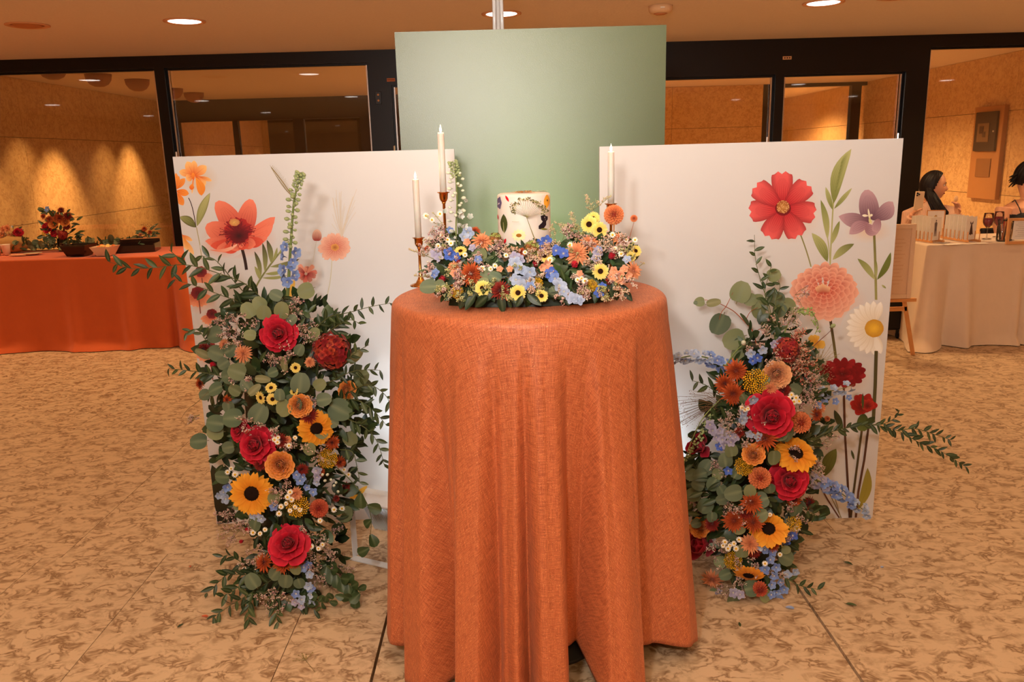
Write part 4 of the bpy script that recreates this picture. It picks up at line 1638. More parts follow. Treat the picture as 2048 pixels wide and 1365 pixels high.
def petal(mb, az, r0, z0, L, W, th0, th1, cup=0.2, prof='round', ca=(1, 0, 0), cb=(1, 0, 0), nu=5, nv=4, rf=0.0, edge=None, roll=0.0, rn=fr_, j=0.08):
    p = PROF[prof]
    x, z = r0, z0
    vs, cs, fs = [], [], []
    ca_, cb_ = jit(ca, j, rn), jit(cb, j, rn)
    co, si = math.cos(az), math.sin(az)
    ph = rn.uniform(0, 6)
    for i in range(nu + 1):
        u = i / nu
        th = R(th0 + (th1 - th0) * u)
        if i:
            x += L / nu * math.sin(th)
            z += L / nu * math.cos(th)
        w = W * 0.5 * p(u)
        nx, nz = -math.cos(th), math.sin(th)
        for k in range(nv + 1):
            v = -1 + 2 * k / nv
            lift = cup * W * 0.5 * v * v * p(u) + rf * W * math.sin(ph + v * 4 + u * 3) * u
            px_ = x + nx * lift
            py_ = v * w + roll * v * u
            pz_ = z + nz * lift
            vs.append((px_ * co - py_ * si, px_ * si + py_ * co, pz_))
            c = mixc(ca_, cb_, u)
            if edge and (abs(v) > 0.9 or i == nu):
                c = mixc(c, edge, 0.5)
            cs.append(c)
    for i in range(nu):
        for k in range(nv):
            a = i * (nv + 1) + k
            fs.append((a, a + 1, a + nv + 2, a + nv + 1))
    mb.add(vs, fs, cs)


def f_rose(seed, ca=rgb(120, 4, 22), cb=rgb(206, 22, 48), op=1.0):
    rn = random.Random(seed)
    m = MB()
    # spiral heart, then widening rings that roll outwards
    dk = mixc(ca, (0.02, 0, 0.004), 0.55)
    for k in range(16):
        t = k / 16
        petal(m, k * 2.4, 0.02 + 0.20 * t, 0.10 - 0.16 * t, 0.60 - 0.06 * t, 0.30 + 0.42 * t, 4 + 16 * t, -26 + 48 * t, 0.8, 'wide', dk, mixc(ca, cb, 0.35 + 0.55 * t), 5, 6, rn=rn, edge=cb)
    for r_, (cnt, L, W, a0, a1) in enumerate(((5, 0.72, 0.86, 26, 52), (6, 0.86, 0.96, 44, 82), (6, 1.0, 1.02, 60, 108))):
        for k in range(cnt):
            az = 2 * PI * k / cnt + r_ * 0.6 + rn.uniform(-0.15, 0.15)
            petal(m, az, 0.12 + 0.03 * r_, -0.14 - 0.10 * r_, L * rn.uniform(0.93, 1.05), W, a0 * op, a1 * op, 0.42 - 0.12 * r_, 'wide', dk, mixc(cb, rgb(226, 44, 70), 0.2 * r_), 7, 6, rf=0.035, rn=rn, edge=rgb(228, 54, 78))
    m.blob((0, 0, 0.0), 0.25, ca, 1)
    return m, None


def f_rose_side(seed, ca=rgb(110, 6, 26), cb=rgb(180, 24, 52)):
    rn = random.Random(seed)
    m = MB()
    for r_, (cnt, L, W, a0, a1) in enumerate(((3, 1.1, 0.7, 10, -14), (4, 1.25, 0.95, 24, -10), (4, 1.25, 1.05, 38, 2), (3, 1.2, 1.0, 44, 50))):
        for k in range(cnt):
            petal(m, 2 * PI * k / cnt + r_ * 0.7, 0.06 + 0.05 * r_, -0.5, L, W, a0, a1, 0.5, 'wide', ca, cb, 6, 6, rf=0.02, rn=rn, edge=rgb(206, 60, 84))
    for k in range(5):
        petal(m, k * 1.26, 0.06, -0.55, 0.6, 0.2, 60, 130, 0.1, 'lance', rgb(90, 104, 56), rgb(110, 124, 66), 4, 2, rn=rn)
    m.blob((0, 0, -0.5), 0.16, rgb(96, 112, 60), 1)
    return m, None


def f_bud(seed, ca=rgb(150, 10, 30), cb=rgb(222, 36, 56)):
    rn = random.Random(seed)
    m = MB()
    for r_, (cnt, W, a0, a1) in enumerate(((3, 0.8, 12, -18), (4, 1.0, 30, -14), (4, 1.05, 44, 6))):
        for k in range(cnt):
            petal(m, 2 * PI * k / cnt + r_, 0.05, -0.6, 1.35, W, a0, a1, 0.6, 'wide', ca, cb, 5, 4, rn=rn)
    for k in range(4):
        petal(m, k * 1.57, 0.05, -0.65, 0.7, 0.25, 50, 20, 0.2, 'lance', rgb(96, 112, 60), rgb(130, 140, 84), 4, 2, rn=rn)
    return m, None


def f_sun(seed, n=20, ca=rgb(226, 136, 22), cb=rgb(250, 180, 56), dr=0.36, dc=rgb(30, 16, 10), wide=0.30, drop=0.0):
    rn = random.Random(seed)
    m = MB()
    for ring in range(2):
        for k in range(n):
            az = 2 * PI * (k + 0.5 * ring) / n + rn.uniform(-0.07, 0.07)
            petal(m, az, dr * 0.85, -0.02 - 0.03 * ring, (1.02 - dr * 0.85) * rn.uniform(0.88, 1.06), wide, 72 + 8 * ring + drop, 96 + rn.uniform(-14, 10) + drop, 0.25, 'ray', ca, cb, 5, 2, rn=rn, rf=0.02)
    for k in range(9):
        petal(m, k * 0.7, 0.1, -0.08, 0.5, 0.26, 90, 105, 0.1, 'lance', rgb(84, 104, 46), rgb(90, 112, 52), 3, 2, rn=rn)
    d = MB()
    d.lathe([(0.0, 0.05), (dr * 0.4, 0.065), (dr * 0.8, 0.05), (dr, -0.02), (dr * 0.9, -0.08)], 20, dc)
    N_ = 110
    for i in range(N_):
        t = math.sqrt((i + 0.5) / N_)
        a = i * 2.39996
        c = mixc(mixc(dc, rgb(66, 40, 16), 0.5), rgb(14, 8, 6), abs(t - 0.55) * 1.4) if t < 0.85 else mixc(dc, rgb(96, 54, 14), 0.5)
        d.blob((dr * t * math.cos(a), dr * t * math.sin(a), 0.06 - 0.06 * t * t), dr * 0.065, c)
    return m, d


def f_dahlia(seed, ca=rgb(140, 40, 14), cb=rgb(236, 132, 70), N_=105):
    rn = random.Random(seed)
    m = MB()
    for i in range(N_):
        t = (i + 0.5) / N_
        phi = 8 + 118 * t ** 0.62
        a = i * 2.39996
        s = 0.5 + 0.5 * t ** 0.5
        petal(m, a, 0.40 * math.sin(R(phi)), 0.34 * math.cos(R(phi)), 0.54 * s, 0.27 * s, phi - 4, phi + 12, 0.75, 'round', ca, mixc(cb, rgb(240, 160, 96), 0.35 * t), 3, 2, rn=rn, edge=mixc(cb, (1, .8, .6), 0.15))
    m.blob((0, 0, 0), 0.42, ca, 1)
    return m, None


def f_mum(seed, ca=rgb(120, 22, 12), cb=rgb(222, 108, 44), N_=64, w=0.17, flat=0):
    rn = random.Random(seed)
    m = MB()
    for i in range(N_):
        t = (i + 0.5) / N_
        phi = 4 + (88 + flat) * t ** 0.7
        a = i * 2.39996
        L = 0.38 + 0.62 * t ** 0.5
        k = rn.random()
        petal(m, a, 0.03, 0.0, L * rn.uniform(0.86, 1.06), w * (0.7 + 0.4 * t), phi - 12, phi + rn.uniform(4, 26), 0.5, 'lance', ca, mixc(mixc(ca, cb, 0.35), cb, t * (0.6 + 0.4 * k)), 4, 2, rn=rn)
    m.blob((0, 0, 0.05), 0.12, mixc(ca, cb, 0.3), 1)
    return m, None


def f_ranunculus(seed, ca=rgb(214, 104, 22), cb=rgb(250, 168, 72), eye=rgb(176, 160, 60)):
    rn = random.Random(seed)
    m = MB()
    for ring in range(7):
        q = ring / 6
        cnt = 5 + ring
        for k in range(cnt):
            az = 2 * PI * k / cnt + ring * 0.8 + rn.uniform(-0.1, 0.1)
            petal(m, az, 0.04 + 0.05 * ring, -0.28 + 0.02 * ring, 0.52 + 0.38 * q, 0.42 + 0.46 * q, 34 + 34 * q, -18 + 92 * q ** 1.6, 0.5 - 0.2 * q, 'wide', mixc(ca, (0.1, 0.01, 0), 0.5), mixc(ca, cb, 0.3 + 0.7 * q), 5, 5, rn=rn, edge=mixc(cb, (1, .85, .5), 0.3), rf=0.015)
    m.blob((0, 0, -0.02), 0.10, eye, 1)
    return m, None


def f_hydrangea(seed, ca=rgb(110, 18, 20), cb=rgb(186, 56, 40)):
    rn = random.Random(seed)
    m = MB()
    for i in range(95):
        t = (i + 0.5) / 95
        phi = R(112 * t ** 0.6)
        a = i * 2.39996
        n_ = Vector((math.sin(phi) * math.cos(a), math.sin(phi) * math.sin(a), math.cos(phi)))
        fm = MB()
        c1_, c2_ = jit(ca, 0.25, rn), jit(rn.choice([cb, cb, rgb(206, 90, 50), rgb(150, 30, 40)]), 0.2, rn)
        for k in range(4):
            petal(fm, k * PI / 2, 0.01, 0, 0.20, 0.22, 66, 96, 0.15, 'round', c1_, c2_, 3, 2, rn=rn)
        m.merge(fm, frameM(n_ * rn.uniform(0.72, 0.92), n_ + Vector((rn.uniform(-.5, .5), rn.uniform(-.5, .5), 0)), rn.uniform(0, 2)))
    m.blob((0, 0, 0), 0.72, rgb(60, 14, 14), 2)
    return m, None


def f_delph(seed, ca=rgb(92, 118, 190), cb=rgb(140, 170, 222), eye=rgb(232, 226, 206), open_=66):
    rn = random.Random(seed)
    m = MB()
    for ring in range(2):
        for k in range(5 if ring == 0 else 4):
            petal(m, 2 * PI * k / (5 if ring == 0 else 4) + ring * 0.5 + rn.uniform(-.15, .15), 0.04, 0.0, 0.95 - 0.3 * ring, 0.85 - 0.25 * ring, open_ - 18 - 18 * ring, open_ + 22 - 18 * ring, 0.25, 'round', mixc(ca, eye, 0.25), mixc(ca, cb, rn.random()), 4, 4, rf=0.05, rn=rn, edge=cb)
    for k in range(4):
        m.blob((0.10 * math.cos(k * 1.6), 0.10 * math.sin(k * 1.6), 0.12), 0.10, eye)
    m.tube([(0, 0, 0), (0.05, 0, -0.3), (0.25, 0, -0.6)], [0.12, 0.08, 0.02], 5, mixc(ca, rgb(120, 130, 110), 0.4))
    return m, None


def f_bell(seed, ca=rgb(196, 204, 186), cb=rgb(232, 232, 226)):
    rn = random.Random(seed)
    m = MB()
    for k in range(5):
        petal(m, 2 * PI * k / 5, 0.06, -0.3, 1.1, 0.75, 24, 30 if seed % 2 else -30, 0.5, 'round', ca, cb, 4, 3, rn=rn)
    m.tube([(0, 0, -0.3), (0, 0, -0.8)], [0.1, 0.05], 5, rgb(150, 160, 110))
    return m, None


def f_dotbud(seed, c=rgb(150, 160, 112)):
    m = MB()
    m.blob((0, 0, 0), 0.55, c, 1, (1, 1, 1.5))
    m.tube([(0, 0, -0.6), (0, 0, -1.3)], [0.14, 0.1], 4, mixc(c, rgb(90, 110, 60), 0.5))
    return m, None


def f_chamomile(seed, pc=rgb(238, 232, 216), ec=rgb(226, 176, 36)):
    rn = random.Random(seed)
    m = MB()
    for k in range(12):
        petal(m, 2 * PI * k / 12 + rn.uniform(-.1, .1), 0.25, 0, 0.72, 0.33, 84, 98, 0.1, 'round', pc, pc, 2, 2, rn=rn)
    m.blob((0, 0, 0.05), 0.36, ec, 1, (1, 1, 0.8))
    return m, None


def f_yarrow(seed, c=rgb(216, 168, 36)):
    rn = random.Random(seed)
    m = MB()
    for i in range(120):
        t = math.sqrt((i + 0.5) / 120)
        a = i * 2.39996
        z = 0.25 - 0.3 * t * t + rn.uniform(-0.08, 0.1)
        m.blob((t * math.cos(a), t * math.sin(a), z), rn.uniform(0.07, 0.11), jit(c, 0.22, rn))
    for k in range(8):
        a = k * 0.8
        m.tube([(0, 0, -0.8), (0.5 * math.cos(a), 0.5 * math.sin(a), 0.0)], 0.02, 3, rgb(110, 120, 60), cap=False)
    return m, None


def f_amaranth(seed):
    rn = random.Random(seed)
    m = MB()
    for i in range(26):
        a = i * 2.4
        m.blob((0.35 * math.cos(a), 0.35 * math.sin(a), -1 + 2 * i / 26), rn.uniform(0.16, 0.26), jit(rgb(150, 166, 100), 0.15, rn), 0)
    return m, None


def leaf_mesh(name, L, W, ca, cb, mat, cup=0.15, bend=0.12, prof='lance', nu=7, nv=4, notch=0.0, rib=None):
    vs, cs, fs = [], [], []
    p = PROF[prof]
    rib = rib or mixc(cb, (0.6, 0.62, 0.4), 0.12)
    for i in range(nu + 1):
        u = i / nu
        w = W / 2 * p(u)
        for k in range(nv + 1):
            v = -1 + 2 * k / nv
            vs.append((L * u, v * w, -bend * L * u * u + cup * w * abs(v)))
            cs.append(mixc(rib if k == nv // 2 else ca, cb, u * 0.7))
    for i in range(nu):
        for k in range(nv):
            a = i * (nv + 1) + k
            fs.append((a, a + 1, a + nv + 2, a + nv + 1))
    # short stalk
    m = MB()
    m.add(vs, fs, cs)
    m.tube([(-0.12 * L, 0, 0.01 * L), (0.02 * L, 0, 0)], 0.018 * L, 4, mixc(ca, rgb(150, 120, 70), 0.4))
    return m.mesh(name, mat)


EUC = [leaf_mesh('eucalyptus_leaf', 1.0, 0.98, c1_, c2_, 'eucalyptus', 0.1, bd, 'round', 8, 6, rib=rgb(120, 130, 98))
       for c1_, c2_, bd in ((rgb(98, 108, 74), rgb(114, 122, 86), 0.06), (rgb(80, 98, 74), rgb(100, 116, 88), 0.15), (rgb(118, 126, 84), rgb(134, 138, 98), 0.02), (rgb(90, 104, 80), rgb(106, 118, 92), 0.1))]
EUC += [leaf_mesh('eucalyptus_leaf', 1.0, 0.55, rgb(120, 120, 80), rgb(134, 134, 96), 'eucalyptus', 0.1, 0.1, 'round', 7, 4)]
RUS = [leaf_mesh('ruscus_leaf', 1.0, wd, c1_, c2_, 'leaf', 0.25, bd)
       for wd, c1_, c2_, bd in ((0.34, rgb(28, 46, 20), rgb(42, 64, 28), 0.15), (0.38, rgb(38, 58, 26), rgb(56, 76, 36), 0.05), (0.30, rgb(26, 46, 24), rgb(40, 62, 30), 0.25), (0.36, rgb(50, 68, 32), rgb(74, 90, 46), 0.1))]
IVY = [leaf_mesh('ivy_leaf', 1.0, 0.85, rgb(46, 66, 34), rgb(64, 84, 44), 'leaf', 0.25, 0.2, 'wide', 6, 6)]
STRAP = [leaf_mesh('lemon_leaf', 1.0, 0.46, rgb(24, 42, 22), rgb(40, 60, 30), 'leaf', 0.2, 0.2)]

PROTO = {}


def variants(kind, mat, builder, nvar=3, dmat='disc', **kw):
    out = []
    for k in range(nvar):
        m, d = builder(100 + 7 * k + len(PROTO) * 13, **kw)
        out.append((m.mesh(kind, mat), d.mesh('flower_disc', dmat) if d else None, m, d))
    return out


PROTO['rose'] = ('rose', variants('rose', 'petal', f_rose, 3))
PROTO['rose_side'] = ('rose', variants('rose', 'petal', f_rose_side, 2))
PROTO['bud'] = ('rose_bud', variants('rose_bud', 'petal', f_bud, 2))
PROTO['sun'] = ('sunflower', variants('sunflower', 'petal', f_sun, 2))
PROTO['sun_dark'] = ('sunflower', variants('sunflower', 'petal', f_sun, 2, n=15, wide=0.42, drop=16))
PROTO['lemon'] = ('yellow_daisy', variants('yellow_daisy', 'petal', f_sun, 3, n=17, ca=rgb(236, 206, 84), cb=rgb(246, 228, 140), dr=0.34, wide=0.3, dc=rgb(46, 22, 12)))
PROTO['dahlia'] = ('dahlia', variants('dahlia', 'petal', f_dahlia, 2))
PROTO['dahlia_red'] = ('dahlia', variants('dahlia', 'petal', f_dahlia, 1, ca=rgb(140, 30, 14), cb=rgb(206, 76, 34)))
PROTO['mum'] = ('chrysanthemum', variants('chrysanthemum', 'petal', f_mum, 3))
PROTO['mum_dark'] = ('chrysanthemum', variants('chrysanthemum', 'petal', f_mum, 2, ca=rgb(84, 12, 12), cb=rgb(160, 44, 24)))
PROTO['mum_peach'] = ('chrysanthemum', variants('chrysanthemum', 'petal', f_mum, 2, ca=rgb(206, 120, 76), cb=rgb(240, 176, 126), N_=54, w=0.2, flat=10))
PROTO['ranun'] = ('ranunculus', variants('ranunculus', 'petal', f_ranunculus, 2))
PROTO['ranun_peach'] = ('ranunculus', variants('ranunculus', 'petal', f_ranunculus, 1, ca=rgb(226, 140, 84), cb=rgb(246, 186, 130), eye=rgb(150, 140, 60)))
PROTO['hydr'] = ('hydrangea', variants('hydrangea', 'petal', f_hydrangea, 1))
PROTO['green_hydr'] = ('hydrangea', variants('hydrangea', 'petal', f_hydrangea, 1, ca=rgb(120, 130, 60), cb=rgb(168, 172, 92)))
PROTO['blue'] = ('delphinium_blossom', variants('delphinium_blossom', 'petal', f_delph, 3))
PROTO['lightblue'] = ('delphinium_blossom', variants('delphinium_blossom', 'petal', f_delph, 2, ca=rgb(146, 166, 200), cb=rgb(190, 204, 226)))
PROTO['lav'] = ('delphinium_blossom', variants('delphinium_blossom', 'petal', f_delph, 2, ca=rgb(150, 144, 180), cb=rgb(184, 182, 206)))
PROTO['royal'] = ('delphinium_blossom', variants('delphinium_blossom', 'petal', f_delph, 2, ca=rgb(34, 70, 170), cb=rgb(64, 112, 206)))
PROTO['whitebell'] = ('delphinium_blossom', variants('delphinium_blossom', 'petal', f_bell, 2))
PROTO['gbud'] = ('delphinium_bud', variants('delphinium_bud', 'tiny', f_dotbud, 1))
PROTO['wbud'] = ('delphinium_bud', variants('delphinium_bud', 'tiny', f_dotbud, 1, c=rgb(206, 208, 184)))
PROTO['cham'] = ('chamomile', variants('chamomile', 'tiny', f_chamomile, 2))
PROTO['yarrow'] = ('yarrow', variants('yarrow', 'tiny', f_yarrow, 2))
PROTO['amar'] = ('green_amaranth', variants('green_amaranth', 'tiny', f_amaranth, 1))
PROTO['peachsnap'] = ('stock_blossom', variants('stock_blossom', 'petal', f_delph, 2, ca=rgb(224, 150, 112), cb=rgb(244, 190, 154), eye=rgb(240, 200, 150), open_=50))
LABEL = {'rose': 'open crimson rose', 'rose_side': 'half open dark crimson rose seen from the side', 'sun': 'golden sunflower with a dark disc', 'sun_dark': 'drooping golden sunflower', 'lemon': 'small lemon yellow daisy with a dark centre', 'dahlia': 'orange ball dahlia',
         'dahlia_red': 'red orange ball dahlia', 'mum': 'rust orange chrysanthemum', 'mum_dark': 'dark red chrysanthemum', 'mum_peach': 'peach chrysanthemum', 'ranun': 'orange ranunculus', 'ranun_peach': 'peach ranunculus',
         'hydr': 'dark red hydrangea head', 'green_hydr': 'green hydrangea head', 'royal': 'royal blue blossom', 'lightblue': 'pale blue blossom', 'lav': 'lavender blossom', 'whitebell': 'white bell blossom', 'yarrow': 'mustard yellow yarrow head'}
DISC_N = {}


class Arr:
    """one arrangement: an Empty with all its flowers and leaves as parts"""

    def __init__(s, t, surf, seed):
        s.t, s.surf = t, surf
        s.rn = random.Random(seed)
        s.inv = t.matrix_world.inverted()
        s.fill = MB()
        s.statice = MB()
        s.sprig = MB()
        s.nr = 0
        s.branch_mb = []

    def at(s, px, py, dy=0.0):
        Y = s.surf(px, py)
        return WY(px, py, Y + dy)

    def flower(s, kind, px, py, d, tilt=(0, 0), out=0.0, sub=None, roll=None, face=None, asp=None):
        """d = diameter in photo pixels; tilt = (right, up) lean of the facing direction"""
        p = s.at(px, py, -out)
        r = d * 0.5 / ppm(p)
        base = (Vector((0, 0, CAM_H)) - p).normalized()
        n = Vector(face) if face else Vector((base.x * 0.4 + tilt[0], base.y, base.z * 0.35 + tilt[1]))
        nm, vr = PROTO[kind]
        me, dm, _, _ = vr[s.rn.randrange(len(vr))]
        M4 = frameM(p, n, s.rn.uniform(0, 6) if roll is None else roll, r)
        o = obj(nm, me, sub or s.t, label=LABEL.get(kind), mw=s.inv @ M4)
        if sub is not None:
            o.parent = sub
            o.matrix_local = M4 if sub is s.t else sub.matrix_world.inverted() @ M4
        if dm and sub is None:
            obj('flower_disc', dm, o)
        return o

    def leaf(s, kind, px, py, L, ang, tilt=0.3, out=0.01, spin=0.0, parent=None):
        """leaf whose base is at (px,py) and points along ang (degrees, 0 = right, 90 = up)"""
        p = s.at(px, py, -out)
        k = L / ppm(p)
        d = Vector((math.cos(R(ang)), -tilt * s.rn.uniform(-0.6, 1.0), math.sin(R(ang))))
        n = Vector((spin + s.rn.uniform(-0.35, 0.35), -1, 0.35 + s.rn.uniform(-0.35, 0.4)))
        me = s.rn.choice(kind)
        nm = me.name.split('.')[0]
        M4 = s.inv @ leafM(p, d, n, k)
        o = obj(nm, me, parent or s.t)
        o.matrix_local = M4
        return o

    def euc(s, px, py, d, ang=None, kind=None):
        """round eucalyptus leaf centred at the pixel"""
        ang = s.rn.uniform(0, 360) if ang is None else ang
        bx, by = px - math.cos(R(ang)) * d / 2, py + math.sin(R(ang)) * d / 2
        return s.leaf(kind or EUC[:4], bx, by, d, ang, 0.15, 0.03)

    def bake_leaf(s, mb, p, d, n, L, W, c1_, c2_, prof='lance'):
        p_, vs, cs, fs = PROF[prof], [], [], []
        M4 = leafM(p, d, n, L)
        nu = 4
        for i in range(nu + 1):
            u = i / nu
            w = W / 2 * p_(u)
            for k in (-1, 0, 1):
                vs.append(M4 @ Vector((u, k * w, -0.15 * u * u + 0.2 * w * abs(k))))
                cs.append(mixc(c1_, c2_, u))
        for i in range(nu):
            for k in range(2):
                a = i * 3 + k
                fs.append((a, a + 1, a + 4, a + 3))
        mb.add(vs, fs, cs)

    def mass(s, poly, n, size=(16, 26), nparts=150, depth=(0.0, 0.14)):
        """dark filler foliage inside an outline"""
        xs = [q[0] for q in poly]
        ys = [q[1] for q in poly]
        done = 0
        while done < n:
            x, y = s.rn.uniform(min(xs), max(xs)), s.rn.uniform(min(ys), max(ys))
            if not inside(x, y, poly):
                continue
            done += 1
            dep = s.rn.uniform(*depth)
            L = s.rn.uniform(*size)
            cx_ = sum(xs) / len(xs)
            ang = s.rn.uniform(0, 360) if s.rn.random() < 0.5 else math.degrees(math.atan2(-(y - (sum(ys) / len(ys))) * 0.3 - 4, (x - cx_))) + s.rn.uniform(-50, 50)
            if done <= nparts:
                s.leaf(RUS, x, y, L * 1.2, ang, 0.5, -dep * 0.3, s.rn.uniform(-0.6, 0.6))
            else:
                p = s.at(x, y, dep)
                d = Vector((math.cos(R(ang)), -s.rn.uniform(-0.5, 0.8), math.sin(R(ang))))
                g = s.rn.choice([(rgb(30, 48, 24), rgb(44, 66, 32)), (rgb(44, 66, 32), rgb(60, 84, 42)), (rgb(46, 62, 36), rgb(66, 82, 46)), (rgb(24, 38, 20), rgb(34, 54, 26))])
                s.bake_leaf(s.fill, p, d, Vector((s.rn.uniform(-.7, .7), -1, s.rn.uniform(-.4, .8))), L * 1.25 / ppm(p), s.rn.choice([0.35, 0.4, 0.75]), jit(g[0], 0.2, s.rn), jit(g[1], 0.2, s.rn), 'lance' if s.rn.random() < 0.7 else 'round')

    def statice_at(s, px, py, r_px, n=5, cols=None, out=0.02):
        """airy sprigs of tiny blossoms round a pixel"""
        cols = cols or [rgb(206, 168, 158), rgb(222, 190, 176), rgb(184, 140, 140), rgb(226, 206, 190)]
        for k in range(n):
            a0 = s.rn.uniform(0, 2 * PI)
            c = s.at(px, py, -out + 0.03)
            k_ = 1 / ppm(c)
            tip = c + Vector((math.cos(a0) * r_px * k_ * s.rn.uniform(0.5, 1.1), -0.035 - s.rn.uniform(0, 0.04), math.sin(a0) * r_px * k_ * s.rn.uniform(0.5, 1.1) + r_px * k_ * 0.2))
            s.statice.tube([c, (c + tip) / 2 + Vector((0, 0, 0.004)), tip], 0.0007, 3, rgb(120, 118, 78), cap=False)
            for j in range(9):
                u = s.rn.uniform(0.35, 1.0)
                b0 = c.lerp(tip, u)
                e = b0 + Vector((s.rn.uniform(-1, 1), s.rn.uniform(-1, 0.3), s.rn.uniform(-0.6, 1))) * r_px * k_ * 0.30
                s.statice.tube([b0, e], 0.0005, 3, rgb(124, 116, 80), cap=False)
                col = s.rn.choice(cols)
                for q in range(4):
                    s.statice.blob((e.x + s.rn.uniform(-1, 1) * 0.0034, e.y + s.rn.uniform(-1, 1) * 0.003, e.z + s.rn.uniform(-1, 1) * 0.0034), s.rn.uniform(0.0012, 0.0024), jit(col, 0.15, s.rn))

    def branch(s, pts, leaf=None, spacing=12, size=(22, 30), col=rgb(86, 92, 48), r=0.0016, deps=None, parent_name='branch', up=0.8, spread=(35, 75), start=0.0, drop=0.0, label=None, both=False):
        """stem along photo pixels (x, y, depth Y) with leaves alternating along it"""
        P3 = [WY(x, y, Y) for x, y, Y in pts]
        # smooth
        path = []
        for i in range(len(P3) - 1):
            p0 = P3[max(i - 1, 0)]
            p1, p2 = P3[i], P3[i + 1]
            p3 = P3[min(i + 2, len(P3) - 1)]
            for q in range(6):
                t = q / 6
                path.append(0.5 * ((2 * p1) + (-p0 + p2) * t + (2 * p0 - 5 * p1 + 4 * p2 - p3) * t * t + (-p0 + 3 * p1 - 3 * p2 + p3) * t ** 3))
        path.append(P3[-1])
        m = MB()
        n = len(path)
        o_ = s.t.matrix_world.inverted()
        loc = [o_ @ p for p in path]
        m.tube(loc, [r * (1.15 - 0.75 * i / n) for i in range(n)], 5, col)
        b = m.build(parent_name, 'stem', s.t, smooth=True, label=label)
        if leaf is None:
            return b, path
        acc, sgn = 0.0, 1
        tot = sum((path[i + 1] - path[i]).length for i in range(n - 1))
        run = 0.0
        for i in range(n - 1):
            seg = (path[i + 1] - path[i])
            k = ppm(path[i])
            acc += seg.length * k
            run += seg.length
            while acc >= spacing:
                acc -= spacing
                if run / tot < start:
                    continue
                for rep in range(2 if both else 1):
                    sgn = -sgn
                    t = seg.normalized()
                    a = R(s.rn.uniform(*spread)) * sgn
                    side = Vector((-t.z, 0, t.x))
                    d = t * math.cos(a) + side * math.sin(a) + Vector((0, -s.rn.uniform(-0.2, 0.7), -drop))
                    L = s.rn.uniform(*size) / k * (1.12 - 0.3 * run / tot)
                    p = path[i + 1]
                    nn = Vector((s.rn.uniform(-.7, .7), -1, up + s.rn.uniform(-.5, .5)))
                    me = s.rn.choice(leaf)
                    o = obj(me.name.split('.')[0], me, b)
                    o.matrix_local = o_ @ leafM(p, d, nn, L)
        return b, path

    def spike(s, pts, spec, lab, stem=rgb(112, 124, 66), r=0.0028):
        """flower spike: stem through (x,y,Y) points, blossoms from spec (kind, t0, t1, count, size px, offset px)"""
        b, path = s.branch(pts, None, col=stem, r=r, parent_name='delphinium_spike', label=lab)
        n = len(path)
        inv = b.matrix_world.inverted()
        for kind, t0, t1, cnt, sz, off in spec:
            nm, vr = PROTO[kind]
            for k in range(cnt):
                t = t0 + (t1 - t0) * (k + 0.5) / cnt
                i = min(n - 2, int(t * (n - 1)))
                p = path[i].lerp(path[i + 1], t * (n - 1) - i)
                kk = ppm(p)
                tdir = (path[i + 1] - path[i]).normalized()
                side = Vector((-tdir.z, 0, tdir.x))
                a = k * 2.4 + s.rn.uniform(-.3, .3)
                q = math.sin(a)
                offv = side * q + Vector((0, -1, 0)) * (0.55 + 0.4 * math.cos(a))
                z = s.rn.uniform(*sz) / kk / 2 * (1.15 if kind == 'wbud' else 1.35 if kind == 'gbud' else 1.25)
                pos = p + offv * off / kk
                me = vr[s.rn.randrange(len(vr))][0]
                o = obj(nm, me, b)
                o.matrix_local = s.t.matrix_world.inverted() @ frameM(pos, offv + Vector((0, -0.2, 0.1)), s.rn.uniform(0, 6), z)
        return b

    def finish(s):
        for mb, nm, mt in ((s.fill, 'filler_foliage', 'leaf'), (s.statice, 'statice_sprigs', 'tiny'), (s.sprig, 'fine_sprigs', 'stem')):
            if mb.v:
                o = mb.build(nm, mt, s.t, smooth=True, kind='stuff')
                o.matrix_local = s.inv


def inside(x, y, poly):
    c = False
    j = len(poly) - 1
    for i in range(len(poly)):
        xi, yi = poly[i]
        xj, yj = poly[j]
        if (yi > y) != (yj > y) and x < (xj - xi) * (y - yi) / (yj - yi) + xi:
            c = not c
        j = i
    return c

# ================================================================ LEFT FLOWER COLUMN
def lerp_tab(tab, y):
    if y <= tab[0][0]:
        return tab[0][1:]
    for i in range(len(tab) - 1):
        if y <= tab[i + 1][0]:
            t = (y - tab[i][0]) / (tab[i + 1][0] - tab[i][0])
            return [a + (b_ - a) * t for a, b_ in zip(tab[i][1:], tab[i + 1][1:])]
    return tab[-1][1:]


LTAB = [(560, 560, 120, 2.66, 0.08), (640, 555, 150, 2.62, 0.14), (800, 560, 160, 2.62, 0.20), (950, 560, 130, 2.60, 0.20), (1080, 570, 100, 2.58, 0.19), (1160, 570, 110, 2.56, 0.17), (1240, 560, 140, 2.50, 0.14)]
RTAB = [(560, 1520, 90, 2.70, 0.06), (700, 1540, 110, 2.62, 0.14), (850, 1520, 130, 2.60, 0.20), (1000, 1500, 125, 2.58, 0.20), (1120, 1500, 100, 2.56, 0.18), (1220, 1510, 80, 2.50, 0.14)]


def surf_of(tab):
    def f(px, py):
        xc, hw, Y, d = lerp_tab(tab, py)
        q = min(1.0, abs(px - xc) / hw)
        return Y - d * math.sqrt(1 - q * q) + 0.02 * q
    return f


sL = surf_of(LTAB)
tL = thing('floral_arrangement', 'tall floor standing flower column with sunflower, roses and long greenery, left of the table', 'flower arrangement', (WY(560, 1180, 2.6).x, 2.62, 0))


